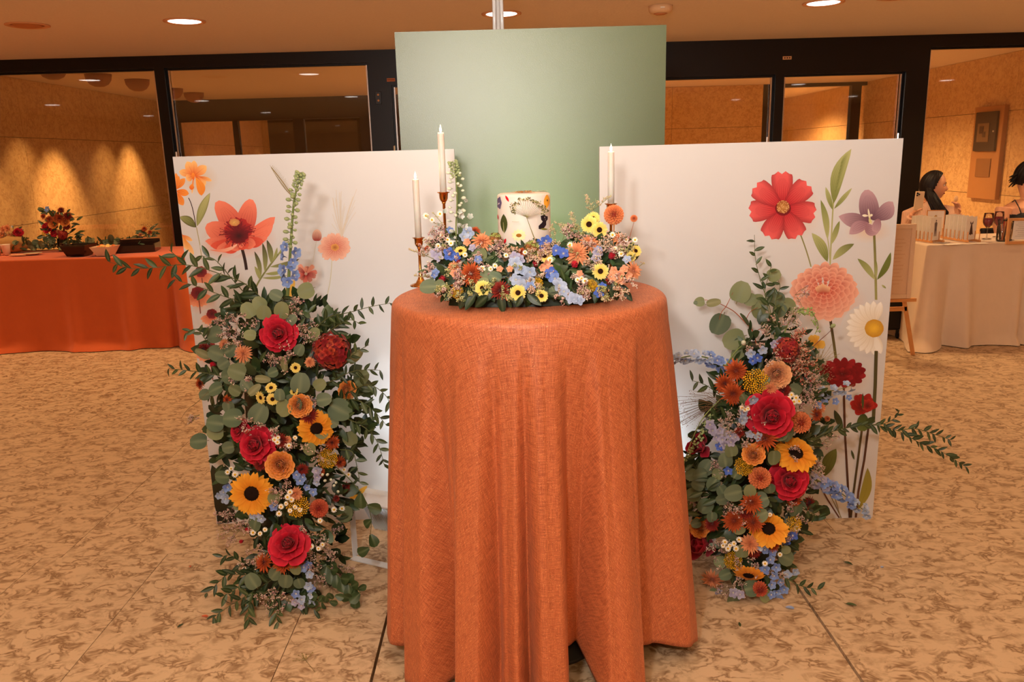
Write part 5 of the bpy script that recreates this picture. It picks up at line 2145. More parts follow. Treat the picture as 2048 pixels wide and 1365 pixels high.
def core(t, tab, z0, z1, ys):
    b = MB()
    inv = t.matrix_world.inverted()
    prof = []
    for y in ys:
        xc, hw, Y, d = lerp_tab(tab, y)
        p = WY(xc, y, Y + 0.03)
        prof.append((inv @ p, hw / ppm(p) * 0.42, d * 0.5))
    vs, fs = [], []
    n = 14
    for i, (p, rx, ry) in enumerate(prof):
        for k in range(n):
            a = 2 * PI * k / n
            z = max(0.005, p.z)
            w = 1 + 0.12 * math.sin(k * 3 + i * 2)
            vs.append((p.x + rx * w * math.cos(a), p.y + ry * w * math.sin(a), z))
    for i in range(len(prof) - 1):
        for k in range(n):
            k2 = (k + 1) % n
            fs.append((i * n + k, i * n + k2, (i + 1) * n + k2, (i + 1) * n + k))
    fs.append(tuple(range(n)))
    fs.append(tuple((len(prof) - 1) * n + k for k in range(n))[::-1])
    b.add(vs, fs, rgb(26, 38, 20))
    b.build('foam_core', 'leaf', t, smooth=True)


core(tL, LTAB, 0, 1, [600, 700, 800, 900, 1000, 1100, 1180, 1215])
A = Arr(tL, sL, 5)
polyL = [(470, 600), (640, 600), (700, 660), (715, 760), (745, 850), (700, 930), (690, 1030), (680, 1100), (705, 1160), (640, 1205), (520, 1215), (490, 1160), (515, 1100), (475, 1010), (440, 940), (425, 850), (400, 760), (410, 680)]
A.mass(polyL, 950, (16, 27), 170, (0.0, 0.16))
for k, x, y, d, tl in (('rose', 557, 667, 68, (0, .1)), ('hydr', 663, 702, 84, (.2, 0)), ('rose', 512, 890, 72, (-.25, .15)), ('rose', 478, 862, 42, (-.5, .3)), ('sun', 503, 988, 88, (-.12, -.02)), ('sun_dark', 633, 858, 74, (.25, -.1)),
                       ('ranun', 560, 931, 50, (0, .1)), ('ranun', 600, 812, 42, (.2, 0)), ('ranun', 694, 781, 34, (.5, .1)), ('rose', 577, 1089, 76, (0, .55)), ('dahlia_red', 638, 1018, 44, (.2, 0)),
                       ('lemon', 545, 799, 26, (0, 0)), ('lemon', 521, 796, 27, (-.7, -.1)), ('lemon', 542, 776, 24, (0, .8)), ('lemon', 591, 736, 22, (.6, .3)), ('lemon', 588, 784, 22, (-.6, .3)),
                       ('yarrow', 655, 918, 40, (.2, .2)), ('yarrow', 595, 1012, 46, (0, .2)), ('mum_dark', 618, 832, 40, (.2, .5)), ('mum', 664, 886, 36, (.5, 0)), ('mum_dark', 562, 882, 34, (0, .2)), ('mum_dark', 520, 930, 30, (0, .2)),
                       ('mum', 528, 1126, 42, (-.3, .3)), ('mum', 566, 1128, 44, (0, .3)), ('mum', 592, 1124, 34, (.3, .3)), ('mum_peach', 486, 708, 44, (-.2, .3)), ('mum_peach', 592, 988, 32, (0, .2)), ('mum_dark', 604, 940, 30, (.2, .1)),
                       ('mum', 680, 925, 30, (.7, 0)), ('mum_dark', 690, 975, 26, (.8, 0)), ('mum_dark', 408, 700, 36, (-.6, .2)), ('mum', 402, 768, 30, (-.8, .1)), ('mum_dark', 672, 998, 18, (.5, 0)), ('mum_peach', 448, 690, 30, (-.4, .3)),
                       ('bud', 484, 1083, 14, (-.6, 0)), ('bud', 428, 730, 20, (-.7, .4)), ('mum', 640, 945, 24, (.4, 0)), ('mum_peach', 575, 880, 20, (.1, .5)), ('mum', 455, 800, 24, (-.5, 0)), ('mum_peach', 620, 725, 26, (.1, .3)), ('bud', 497, 1060, 18, (-.4, .4))):
    A.flower(k, x, y, d, tl, out=0.02 + d * 0.0002)
for x, y in ((447, 985), (438, 992), (455, 975), (452, 998), (600, 962), (614, 975), (626, 985), (634, 965), (523, 1037), (508, 1032), (620, 1150), (617, 1172), (623, 1190), (607, 1135), (625, 1206), (603, 1200), (635, 940)):
    A.flower(A.rn.choice(['blue', 'lightblue', 'lightblue']), x, y, A.rn.uniform(16, 24), (A.rn.uniform(-.4, .4), A.rn.uniform(-.3, .3)), out=0.03)
for x, y in ((593, 950), (547, 1014), (617, 1130), (606, 955), (592, 1188), (622, 1178)):
    A.flower('blue', x, y, 20, (A.rn.uniform(-.4, .4), 0), out=0.03)
for x, y in ((632, 942), (634, 955), (590, 1205), (603, 1212), (515, 1028)):
    A.flower('lav', x, y, 18, (A.rn.uniform(-.4, .4), 0), out=0.03)
for x, y in ((555, 885), (578, 892), (549, 880), (556, 876), (590, 876), (462, 938), (455, 945), (470, 950), (583, 1000), (572, 1008), (590, 1015), (562, 1014), (580, 1022), (558, 1028), (600, 1020), (668, 1020), (678, 1030), (684, 1018), (640, 1042), (645, 1090), (637, 1098), (688, 940), (697, 950), (520, 1068), (530, 1060), (575, 995), (580, 985), (506, 1066), (622, 1094)):
    A.flower('cham', x, y, A.rn.uniform(10, 14), (A.rn.uniform(-.3, .3), A.rn.uniform(-.1, .5)), out=0.045)
EL = [(602, 766, 40, 80), (583, 812, 42, 250), (566, 818, 36, 230), (519, 828, 42, 60), (474, 743, 36, 160), (458, 752, 36, 190), (430, 778, 30, 200), (464, 836, 40, 180), (430, 846, 36, 170), (430, 864, 34, 180), (397, 882, 34, 180), (456, 816, 26, 270),
      (547, 998, 26, 260), (508, 1050, 30, 250), (506, 1162, 33, 120), (443, 955, 30, 180), (556, 955, 18, 250), (642, 866, 28, 300), (680, 822, 46, 330), (674, 748, 30, 200), (724, 756, 34, 40), (731, 773, 28, 330), (428, 670, 36, 200), (432, 706, 34, 160),
      (462, 700, 30, 30), (446, 728, 26, 210), (498, 620, 32, 120), (530, 625, 30, 80), (566, 620, 34, 70), (520, 606, 28, 130), (500, 670, 24, 170), (630, 668, 26, 60), (688, 1030, 34, 270), (455, 896, 26, 190), (618, 900, 26, 280), (560, 790, 24, 90),
      (648, 800, 30, 10), (600, 700, 24, 60), (664, 845, 26, 330), (700, 880, 30, 300), (476, 1010, 22, 200), (590, 1140, 26, 270), (570, 1165, 30, 260), (598, 1170, 24, 280), (548, 1150, 28, 230), (470, 780, 26, 150), (408, 790, 24, 190), (494, 770, 26, 120), (545, 745, 22, 200), (640, 770, 26, 30), (611, 582, 34, 200), (552, 590, 26, 150), (584, 640, 22, 40)]
for x, y, d, a in EL:
    A.euc(x, y, d, a)
for x, y, d, a in ((475, 733, 28, 30), (510, 757, 30, 350), (498, 790, 30, 40), (570, 742, 30, 90), (698, 725, 36, 40), (456, 762, 22, 60), (420, 715, 32, 150)):
    A.leaf(EUC[4:], x, y, d, a, 0.2, 0.035)
# long stems
A.branch([(560, 640, 2.56), (500, 575, 2.5), (440, 548, 2.46), (372, 530, 2.44), (314, 535, 2.44), (262, 537, 2.44), (214, 522, 2.46)], RUS, 13, (27, 36), up=0.5, label='long arching greenery stem reaching left')
A.branch([(372, 530, 2.44), (352, 512, 2.43), (338, 500, 2.42)], RUS, 11, (22, 32), up=0.5)
A.branch([(540, 650, 2.56), (490, 610, 2.5), (440, 590, 2.46), (400, 575, 2.44), (350, 560, 2.44)], RUS, 15, (26, 34), up=0.5)
A.branch([(520, 620, 2.56), (470, 565, 2.5), (430, 520, 2.46), (400, 512, 2.46)], RUS, 14, (24, 32), up=0.5)
A.branch([(600, 700, 2.5), (650, 640, 2.46), (700, 625, 2.44), (745, 613, 2.44), (780, 607, 2.44)], RUS, 11, (19, 26), up=0.5, label='fine leafy stem reaching right over the white board')
A.branch([(620, 690, 2.5), (670, 655, 2.46), (700, 640, 2.44), (722, 650, 2.44)], RUS, 11, (20, 28), up=0.5)
A.branch([(470, 760, 2.52), (420, 748, 2.5), (380, 742, 2.48), (338, 738, 2.48)], RUS, 9, (18, 26), up=0.5)
A.branch([(450, 700, 2.54), (420, 690, 2.5), (395, 660, 2.48), (370, 668, 2.48)], RUS, 10, (18, 26), up=0.5)
A.branch([(660, 800, 2.5), (710, 800, 2.46), (745, 820, 2.44), (772, 850, 2.42)], RUS, 10, (22, 30), up=0.4)
A.branch([(670, 830, 2.48), (720, 850, 2.44), (752, 880, 2.42), (770, 935, 2.42)], RUS, 10, (20, 28), up=0.3)
A.branch([(690, 790, 2.48), (735, 770, 2.44), (770, 790, 2.42), (782, 815, 2.42)], RUS, 11, (20, 28), up=0.4)
A.branch([(680, 900, 2.48), (705, 905, 2.45), (715, 940, 2.44), (720, 968, 2.44)], RUS, 12, (18, 24), up=0.4)
A.branch([(640, 740, 2.5), (690, 720, 2.46), (720, 700, 2.44), (738, 690, 2.44)], RUS, 12, (18, 26), up=0.4)
A.branch([(650, 770, 2.5), (700, 745, 2.46), (740, 740, 2.45), (762, 742, 2.45)], RUS, 12, (18, 24), up=0.4)
# ivy trailing to the lamp
A.branch([(660, 925, 2.5), (700, 960, 2.46), (730, 1000, 2.44), (742, 1035, 2.44), (741, 1070, 2.44), (738, 1100, 2.44)], IVY, 30, (24, 34), up=0.2, spread=(30, 60), label='thin ivy vine hanging over the flood lamp', start=0.35)
A.branch([(640, 1120, 2.5), (690, 1165, 2.42), (720, 1185, 2.40), (700, 1200, 2.38)], IVY, 9, (20, 30), up=0.4)
A.branch([(600, 1150, 2.45), (620, 1195, 2.38), (655, 1205, 2.36), (672, 1190, 2.36)], IVY, 9, (16, 24), up=0.4)
# stems sprawling on the floor
for pts in ([(560, 1150, 2.46), (505, 1185, 2.4), (460, 1212, 2.36), (424, 1238, 2.33)], [(540, 1140, 2.46), (490, 1150, 2.42), (455, 1150, 2.42), (425, 1178, 2.4)], [(520, 1140, 2.48), (490, 1130, 2.46), (462, 1112, 2.46), (440, 1115, 2.46)],
            [(560, 1170, 2.42), (550, 1205, 2.36), (556, 1245, 2.30)], [(520, 1170, 2.44), (500, 1205, 2.38), (497, 1240, 2.32)], [(500, 1150, 2.45), (470, 1180, 2.40), (440, 1195, 2.38)], [(590, 1180, 2.42), (600, 1200, 2.38), (632, 1222, 2.34)]):
    A.branch(pts, RUS, 9, (22, 32), up=0.7)
A.branch([(556, 700, 2.56), (558, 640, 2.6), (570, 590, 2.6)], RUS, 12, (24, 32), up=0.4)
A.branch([(440, 760, 2.5), (400, 800, 2.48), (375, 820, 2.48), (362, 838, 2.48)], None, col=rgb(110, 96, 60), r=0.001)
A.spike([(574, 600, 2.62), (577, 560, 2.62), (581, 495, 2.62), (588, 403, 2.62), (603, 345, 2.62)],
        [('blue', 0.22, 0.52, 9, (17, 23), 12), ('gbud', 0.5, 0.84, 26, (8, 12), 10), ('gbud', 0.84, 1.0, 34, (6, 9), 8)], 'tall delphinium spike with blue blossoms below and green buds above', r=0.006)
for x, y, rr, n_ in ((470, 665, 24, 7), (480, 690, 20, 5), (560, 722, 28, 8), (575, 700, 22, 6), (612, 672, 26, 7), (640, 660, 22, 5), (505, 640, 22, 4), (590, 625, 26, 7), (600, 605, 20, 5), (500, 760, 18, 3), (480, 752, 14, 3), (520, 850, 22, 4), (495, 840, 16, 3), (625, 800, 20, 4), (545, 860, 20, 4),
                     (600, 890, 26, 6), (640, 905, 20, 4), (570, 965, 26, 6), (555, 985, 22, 5), (460, 1030, 26, 7), (480, 1060, 28, 8), (500, 1045, 22, 5), (520, 1100, 22, 5), (505, 1120, 24, 5), (640, 1085, 26, 6), (660, 1110, 28, 8), (690, 1140, 28, 9), (620, 1110, 24, 5), (680, 1060, 24, 5), (560, 1190, 28, 6),
                     (540, 1180, 24, 5), (640, 1140, 26, 6), (400, 830, 22, 3), (430, 640, 20, 3), (700, 780, 16, 3), (655, 1020, 18, 3), (470, 640, 20, 4), (600, 1060, 20, 3)):
    A.statice_at(x, y, rr, n_)
for x, y in ((655, 950), (662, 960), (668, 972), (650, 962), (676, 984), (672, 966), (645, 950)):
    A.flower('wbud', x, y, 11, (A.rn.uniform(-.5, .5), 0), out=0.05)
for x, y in ((452, 910), (449, 760), (501, 802), (436, 808)):
    pass
A.finish()

# ================================================================ RIGHT FLOWER COLUMN
sR = surf_of(RTAB)
tR = thing('floral_arrangement', 'tall floor standing flower column with crimson roses, mums and blue delphinium, right of the table', 'flower arrangement', (WY(1510, 1180, 2.6).x, 2.62, 0))
core(tR, RTAB, 0, 1, [690, 760, 840, 920, 1000, 1080, 1150, 1195])
A = Arr(tR, sR, 9)
polyR = [(1500, 640), (1590, 640), (1640, 740), (1640, 860), (1620, 960), (1640, 1020), (1590, 1090), (1570, 1150), (1560, 1190), (1480, 1185), (1450, 1120), (1400, 1070), (1370, 990), (1375, 920), (1400, 850), (1430, 760), (1480, 700)]
A.mass(polyR, 820, (15, 26), 140, (0.0, 0.16))
for k, x, y, d, tl in (('rose', 1541, 831, 90, (.05, .05)), ('rose', 1578, 962, 74, (.1, .1)), ('rose_side', 1402, 1090, 74, (-.9, .5)), ('rose_side', 1400, 893, 52, (-.5, .3)), ('ranun_peach', 1553, 750, 50, (0, 0)), ('ranun', 1507, 910, 40, (-.1, .6)),
                       ('ranun', 1400, 1056, 36, (-.5, .3)), ('dahlia', 1601, 846, 52, (.2, 0)), ('dahlia', 1520, 957, 52, (0, .1)), ('dahlia_red', 1520, 1180, 38, (.2, -.3)), ('sun_dark', 1592, 906, 84, (.15, .9)), ('sun_dark', 1537, 1058, 78, (-.2, .9)), ('sun_dark', 1497, 1152, 64, (-.2, -.85)),
                       ('mum', 1472, 742, 52, (-.1, .2)), ('mum', 1450, 768, 48, (-.4, .1)), ('mum', 1466, 788, 54, (-.1, 0)), ('mum', 1530, 878, 56, (0, .7)), ('mum', 1503, 1005, 52, (0, .3)), ('mum', 1468, 1042, 52, (-.2, .3)), ('mum', 1506, 1045, 50, (.1, .3)), ('mum_dark', 1566, 782, 38, (.2, .2)), ('mum_dark', 1617, 1006, 34, (.7, 0)),
                       ('mum', 1588, 1000, 38, (.2, -.4)), ('mum_dark', 1424, 1048, 36, (-.3, .2)), ('mum_peach', 1500, 1088, 46, (0, .5)), ('mum_peach', 1425, 1158, 52, (-.3, -.5)), ('mum_dark', 1508, 1104, 32, (.1, .1)), ('mum', 1545, 1090, 34, (.3, .2)), ('mum_peach', 1540, 778, 36, (0, .1)),
                       ('mum', 1632, 830, 34, (.6, .2)), ('mum_peach', 1640, 815, 30, (.5, .5)), ('mum_dark', 1492, 1026, 34, (0, .5)), ('yarrow', 1512, 764, 52, (0, .1)), ('yarrow', 1488, 933, 38, (0, .2)), ('yarrow', 1466, 1122, 36, (0, .2)), ('yarrow', 1588, 1048, 34, (.3, .2)), ('mum_dark', 1575, 715, 26, (.3, .3)),
                       ('hydr', 1572, 700, 56, (.3, .3)), ('mum_dark', 1478, 866, 26, (-.2, .3))):
    A.flower(k, x, y, d, tl, out=0.02 + d * 0.0002)
for kd, lst in (('blue', ((1540, 1120), (1552, 1135), (1530, 1140), (1548, 1152), (1560, 1165), (1543, 1170), (1553, 1185), (1560, 1200), (1542, 1190), (1530, 1100), (1545, 1105), (1552, 1212), (1568, 1180))),
                ('royal', ((1573, 1083), (1585, 1072), (1562, 1080), (1515, 716), (1506, 722), (1457, 942), (1380 + 60, 893))),
                ('lightblue', ((1500, 868), (1515, 874), (1488, 835), (1488, 824), (1502, 708), (1525, 700), (1520, 1092), (1530, 1088), (1505, 800), (1575, 1150), (1590, 1145), (1484, 842))),
                ('lav', ((1425, 862), (1432, 875), (1445, 880), (1458, 870), (1440, 862), (1450, 890), (1462, 885), (1470, 875), (1420, 850), (1560, 680), (1548, 690), (1436, 1185), (1466, 1186), (1480, 1190)))):
    for x, y in lst:
        A.flower(kd, x, y, A.rn.uniform(18, 24), (A.rn.uniform(-.4, .4), A.rn.uniform(-.3, .4)), out=0.035)
for x, y in ((1583, 790), (1592, 796), (1588, 804), (1598, 803), (1578, 797), (1490, 820), (1484, 816), (1496, 818), (1580, 818), (1450, 1085), (1460, 1092), (1468, 1088), (1456, 1098), (1446, 1092), (1472, 1098), (1560, 1110), (1530, 1128), (1594, 1058), (1540, 1030), (1478, 1080)):
    A.flower('cham', x, y, A.rn.uniform(10, 14), (A.rn.uniform(-.3, .3), A.rn.uniform(-.1, .5)), out=0.05)
for x, y, d, a in ((1548, 917, 30, 270), (1577, 870, 34, 300), (1520, 1002, 34, 200), (1499, 981, 26, 100), (1466, 986, 36, 190), (1410, 1014, 32, 240), (1424, 1036, 22, 270), (1592, 1022, 30, 270), (1362, 986, 22, 170), (1386, 990, 30, 190), (1412, 934, 32, 60), (1436, 950, 24, 350), (1484, 1102, 28, 90), (1574, 1118, 34, 330),
                   (1506, 1178, 34, 10), (1467, 1202, 28, 260), (1531, 1194, 28, 300), (1450, 1150, 24, 200), (1440, 1125, 24, 180), (1392, 1058 - 10, 20, 200), (1478, 1060, 24, 220), (1560, 870, 26, 200), (1540, 980, 24, 280), (1450, 920, 30, 100), (1474, 946, 26, 60), (1400, 950, 28, 200), (1382, 950, 26, 190), (1426, 970, 28, 240),
                   (1445, 985, 26, 300), (1520, 1030, 30, 30), (1590, 812 - 30, 30, 330), (1490, 800, 26, 300), (1445, 1000, 26, 200), (1374, 1010, 22, 230), (1428, 1190, 22, 240), (1462, 900, 28, 100), (1530, 760, 20, 30), (1572, 1100, 18, 0), (1612, 950, 22, 330), (1600, 985, 24, 300), (1396, 970, 26, 160)):
    A.euc(x, y, d, a)
# eucalyptus branch with red stems over the board
b_red = rgb(160, 84, 50)
A.branch([(1520, 720, 2.6), (1506, 665, 2.72), (1490, 645, 2.76), (1470, 625, 2.78), (1452, 614, 2.78), (1430, 604, 2.78), (1402, 599, 2.79)], None, col=b_red, r=0.0022, label='thin red eucalyptus twig')
for pts in ([(1452, 614, 2.78), (1460, 598, 2.78), (1466, 585, 2.77)], [(1490, 645, 2.76), (1500, 625, 2.76), (1516, 615, 2.75)], [(1452, 614, 2.78), (1443, 625, 2.77), (1438, 640, 2.76)], [(1506, 665, 2.72), (1525, 655, 2.7), (1530, 640, 2.7)]):
    A.branch(pts, None, col=b_red, r=0.0014)


def far_leaf(x, y, d, a, kind=None, Y=2.77):
    bx, by = x - math.cos(R(a)) * d / 2, y + math.sin(R(a)) * d / 2
    p = WY(bx, by, Y)
    o = obj('eucalyptus_leaf', A.rn.choice(kind or EUC[2:4]), tR)
    o.matrix_local = A.inv @ leafM(p, (math.cos(R(a)), 0.05, math.sin(R(a))), (A.rn.uniform(-.25, .25), -1, 0.3), d / ppm(p))


for x, y, d, a in ((1481, 584, 42, 70), (1440, 650, 44, 250), (1515, 603, 30, 30), (1552, 599, 34, 160), (1578, 612, 30, 340), (1548, 551, 28, 20), (1518, 622, 34, 290), (1468, 680, 44, 200), (1480, 690, 28, 250), (1399, 604, 20, 190), (1391, 606, 8, 180), (1478, 711, 32, 240), (1560, 622, 28, 250), (1500, 600, 26, 200), (1530, 640, 26, 200), (1545, 640, 24, 320)):
    far_leaf(x, y, d, a)
for x, y, d, a in ((1428, 606, 30, 10), (1540, 695, 36, 5), (1590, 690, 30, 40)):
    far_leaf(x, y, d, a, EUC[4:], 2.7)
A.branch([(1550, 680, 2.62), (1540, 620, 2.68), (1524, 570, 2.72), (1511, 520, 2.74), (1509, 470, 2.74)], RUS, 17, (20, 28), up=0.3, label='upright leafy sprig over the white board')
A.branch([(1545, 650, 2.66), (1530, 590, 2.7), (1535, 560, 2.72), (1543, 530, 2.72)], RUS, 12, (18, 26), up=0.3)
A.branch([(1548, 640, 2.66), (1552, 600, 2.7), (1560, 575, 2.72), (1556, 560, 2.72)], RUS, 13, (16, 22), up=0.3)
A.branch([(1560, 700, 2.6), (1575, 650, 2.66), (1598, 622, 2.68), (1622, 624, 2.68), (1636, 650, 2.68), (1630, 668, 2.68)], None, col=rgb(130, 146, 84), r=0.0028, label='drooping green amaranth')
r6 = random.Random(8)
for k in range(60):
    t_ = k / 60
    x = 1590 + 46 * t_ + r6.uniform(-4, 4)
    y = 622 + (t_ > 0.7) * (t_ - 0.7) * 130 + r6.uniform(-6, 8)
    p = WY(x, y, 2.66)
    A.sprig.blob(p, r6.uniform(0.003, 0.006), jit(rgb(150, 166, 98), 0.15, r6), 0)
for k in range(75):
    t_ = k / 75
    x = 1425 - 60 * t_ ** 1.3 + r6.uniform(-6, 6)
    y = 815 + 115 * t_ + r6.uniform(-6, 6)
    p = WY(x, y, 2.50 - 0.03 * math.sin(PI * t_))
    A.sprig.blob(p, r6.uniform(0.003, 0.0065), jit(rgb(160, 174, 116), 0.15, r6), 0)
A.branch([(1440, 800, 2.52), (1405, 838, 2.48), (1380, 890, 2.47), (1365, 940, 2.47)], None, col=rgb(140, 154, 92), r=0.002)
A.branch([(1590, 730, 2.62), (1630, 690, 2.66), (1655, 668, 2.68), (1668, 654, 2.68)], None, col=rgb(110, 60, 50), r=0.0016)
A.flower('gbud', 1666, 652, 16, (.5, .5))
A.flower('wbud', 1487, 686, 18, (0, .6), out=0.06)
A.branch([(1450, 735, 2.52), (1470, 705, 2.52), (1484, 692, 2.52)], None, col=rgb(110, 126, 66), r=0.003)
# blue spikes
A.spike([(1470, 745, 2.56), (1430, 722, 2.58), (1390, 712, 2.58), (1355, 718, 2.58), (1336, 724, 2.58)], [('blue', 0.02, 0.35, 8, (16, 22), 9), ('lightblue', 0.3, 0.75, 11, (13, 18), 8), ('lightblue', 0.75, 1.0, 8, (9, 13), 6)], 'pale blue delphinium spike reaching left to the cloth', r=0.003)
A.spike([(1600, 955, 2.50), (1635, 962, 2.52), (1668, 978, 2.56), (1700, 1000, 2.58), (1736, 1028, 2.6)], [('lav', 0.1, 0.45, 7, (15, 20), 9), ('blue', 0.3, 0.8, 11, (16, 21), 9), ('lightblue', 0.75, 1.0, 6, (13, 17), 7)], 'blue delphinium spike pointing down to the right', r=0.0026)
A.spike([(1600, 800, 2.55), (1640, 785, 2.6), (1675, 780, 2.62), (1708, 770, 2.64)], [('lightblue', 0.25, 0.95, 8, (13, 18), 9)], 'thin pale blue delphinium spike in front of the crimson print', r=0.0018)
for x, y, d in ((1634, 811, 20), (1647, 806, 20), (1670, 803, 17), (1697, 795, 15), (1640, 816, 16)):
    A.flower('blue', x, y, d, (.2, 0), out=0.02)
A.flower('dahlia', 1655, 838, 14, (.7, .2))
A.branch([(1600, 890, 2.54), (1650, 868, 2.58), (1700, 855, 2.62), (1742, 850, 2.62), (1795, 862, 2.62), (1839, 886, 2.62), (1883, 904, 2.62), (1931, 934, 2.62)], RUS, 8, (16, 26), up=0.4, label='long thin leafy stem reaching right beyond the board', spread=(20, 60))
A.branch([(1742, 850, 2.62), (1768, 848, 2.62), (1790, 836, 2.62), (1800, 820, 2.62)], RUS, 8, (14, 20), up=0.4)
A.branch([(1795, 862, 2.62), (1830, 858, 2.62), (1865, 868, 2.62), (1900, 880, 2.62)], RUS, 8, (14, 22), up=0.4)
A.branch([(1440, 790, 2.54), (1410, 770, 2.55), (1385, 762, 2.56)], RUS, 12, (22, 30), up=0.3)
A.branch([(1600, 940, 2.52), (1630, 930, 2.54), (1645, 915, 2.55)], RUS, 12, (18, 24), up=0.3)
A.branch([(1590, 1010, 2.5), (1620, 1025, 2.5), (1640, 1035, 2.5)], RUS, 9, (20, 26), up=0.4)
A.branch([(1560, 1150, 2.42), (1600, 1172, 2.38), (1640, 1180, 2.36)], RUS, 9, (18, 26), up=0.6, label='small leafy stem lying on the floor')
A.branch([(1400, 960, 2.5), (1385, 930, 2.49), (1365, 960, 2.49)], RUS, 10, (20, 28), up=0.4)
for x, y in ((1395, 965), (1420, 960), (1440, 965), (1405, 985), (1432, 1000), (1400, 1030), (1380, 1010), (1380, 975)):
    A.leaf(RUS, x, y, 30, A.rn.uniform(120, 260), 0.4, 0.03)
# fine airy twigs by the cloth
for k in range(46):
    x0, y0 = 1450, 815
    x1, y1 = r6.uniform(1348, 1420), r6.uniform(782, 875)
    A_p = [WY(x0, y0, 2.54), WY((x0 + x1) / 2, (y0 + y1) / 2 - 10, 2.5), WY(x1, y1, 2.52)]
    A.sprig.tube(A_p, 0.0006, 3, rgb(120, 90, 60), cap=False)
    for j in range(5):
        p = A_p[2] + Vector((r6.uniform(-.012, .012), r6.uniform(-.01, .01), r6.uniform(-.012, .012)))
        A.sprig.blob(p, 0.0014, rgb(150, 110, 84))
for k in range(50):
    x0, y0 = 1600, 790
    x1, y1 = r6.uniform(1600, 1665), r6.uniform(700, 770)
    A_p = [WY(x0, y0, 2.56), WY((x0 + x1) / 2 - 6, (y0 + y1) / 2, 2.55), WY(x1, y1, 2.58)]
    A.sprig.tube(A_p, 0.0006, 3, rgb(136, 126, 84), cap=False)
    for j in range(4):
        p = A_p[2] + Vector((r6.uniform(-.012, .012), r6.uniform(-.01, .01), r6.uniform(-.012, .012)))
        A.sprig.blob(p, 0.0014, rgb(190, 176, 140))
for k in range(36):
    x0, y0 = 1600, 880
    x1, y1 = r6.uniform(1610, 1665), r6.uniform(840, 900)
    A.sprig.tube([WY(x0, y0, 2.55), WY((x0 + x1) / 2, (y0 + y1) / 2 + 6, 2.53), WY(x1, y1, 2.56)], 0.0006, 3, rgb(110, 116, 66), cap=False)
pinkred = [rgb(190, 100, 80), rgb(216, 140, 112), rgb(226, 170, 144), rgb(170, 60, 56), rgb(226, 196, 170)]
for x, y, rr, n_ in ((1590, 680, 26, 12), (1580, 710, 28, 14), (1600, 730, 24, 12), (1560, 700, 24, 8), (1590, 745, 24, 10)):
    A.statice_at(x, y, rr, n_, pinkred)
for x, y, rr, n_ in ((1610, 770, 28, 8), (1600, 800, 24, 6), (1620, 790, 24, 6), (1470, 830, 26, 6), (1450, 840, 24, 6), (1480, 860, 24, 5), (1430, 930, 22, 4), (1490, 890, 22, 5), (1570, 900, 18, 3), (1610, 935, 26, 7), (1620, 920, 22, 5), (1480, 1020, 24, 6), (1460, 1010, 22, 5), (1430, 1090, 24, 6), (1440, 1110, 22, 5), (1480, 1120, 24, 5),
                     (1510, 1125, 22, 5), (1560, 1060, 22, 5), (1590, 1035, 20, 4), (1580, 1010, 20, 3), (1470, 1170, 26, 6), (1440, 1180, 22, 5), (1545, 1140, 20, 4), (1385, 1000, 20, 5), (1378, 985, 16, 4), (1520, 850, 20, 3), (1540, 720, 22, 5), (1500, 690, 20, 4), (1530, 650, 24, 5), (1570, 640, 26, 6), (1590, 590, 22, 4), (1650, 880, 20, 4)):
    A.statice_at(x, y, rr, n_)
A.finish()
A_R = A

# ================================================================ LOW ARRANGEMENT ON THE DRAPED TABLE
def sT(px, py):
    # a low mound in front of and beside the cake: farther back the higher on the picture
    t = (600 - py) / 150.0
    q = (px - 1070) / 210.0
    Y = 1.985 + 0.24 * max(0.0, min(1.25, t)) + 0.05 * q * q
    return Y


tT = thing('floral_arrangement', 'low colourful flower mound with blue blossoms, daisies and mums around the cake', 'flower arrangement', (TX, TY - 0.1, TOP))
A = Arr(tT, sT, 31)
b = MB()
vs, fs = [], []
nn_ = 28
prof_ = ((1.0, 0.0), (0.96, 0.03), (0.80, 0.05), (0.55, 0.06))
for i, (q, z) in enumerate(prof_):
    for k in range(nn_):
        a = 2 * PI * k / nn_
        vs.append((0.215 * q * math.cos(a) * (1 + 0.05 * math.sin(k * 3)), 0.07 * q * math.sin(a) - 0.04, z + 0.001))
for i in range(3):
    for k in range(nn_):
        k2 = (k + 1) % nn_
        fs.append((i * nn_ + k, i * nn_ + k2, (i + 1) * nn_ + k2, (i + 1) * nn_ + k))
# ring shaped foam with the cake stand in its middle is hidden below the flowers
b.add(vs, fs, rgb(30, 44, 24))
b.build('foam_core', 'leaf', tT, smooth=True)
polyT = [(880, 590), (860, 545), (870, 500), (905, 470), (960, 480), (1000, 495), (1060, 495), (1120, 480), (1180, 470), (1240, 470), (1262, 500), (1262, 545), (1235, 580), (1160, 592), (1060, 596), (960, 596)]
A.mass(polyT, 620, (13, 22), 110, (0.0, 0.07))
for x, y, L_, a in ((930, 585, 36, 250), (950, 590, 36, 230), (955, 588, 40, 200), (1000, 590, 38, 280), (975, 592, 40, 220), (1055, 588, 36, 320), (1080, 580, 40, 340), (1120, 580, 36, 300), (1150, 585, 34, 320), (1165, 580, 30, 250), (1215, 575, 30, 300), (1225, 565, 28, 280), (905, 575, 34, 250), (935, 575, 34, 300), (1020, 585, 30, 300), (1045, 592, 26, 240), (1070, 575, 34, 200), (1100, 588, 34, 350), (985, 582, 30, 340)) + tuple((r9, 578, 30, 225 + (r9 % 90)) for r9 in range(890, 1250, 17)):
    A.leaf(STRAP, x, y, L_, a, 0.5, 0.02)
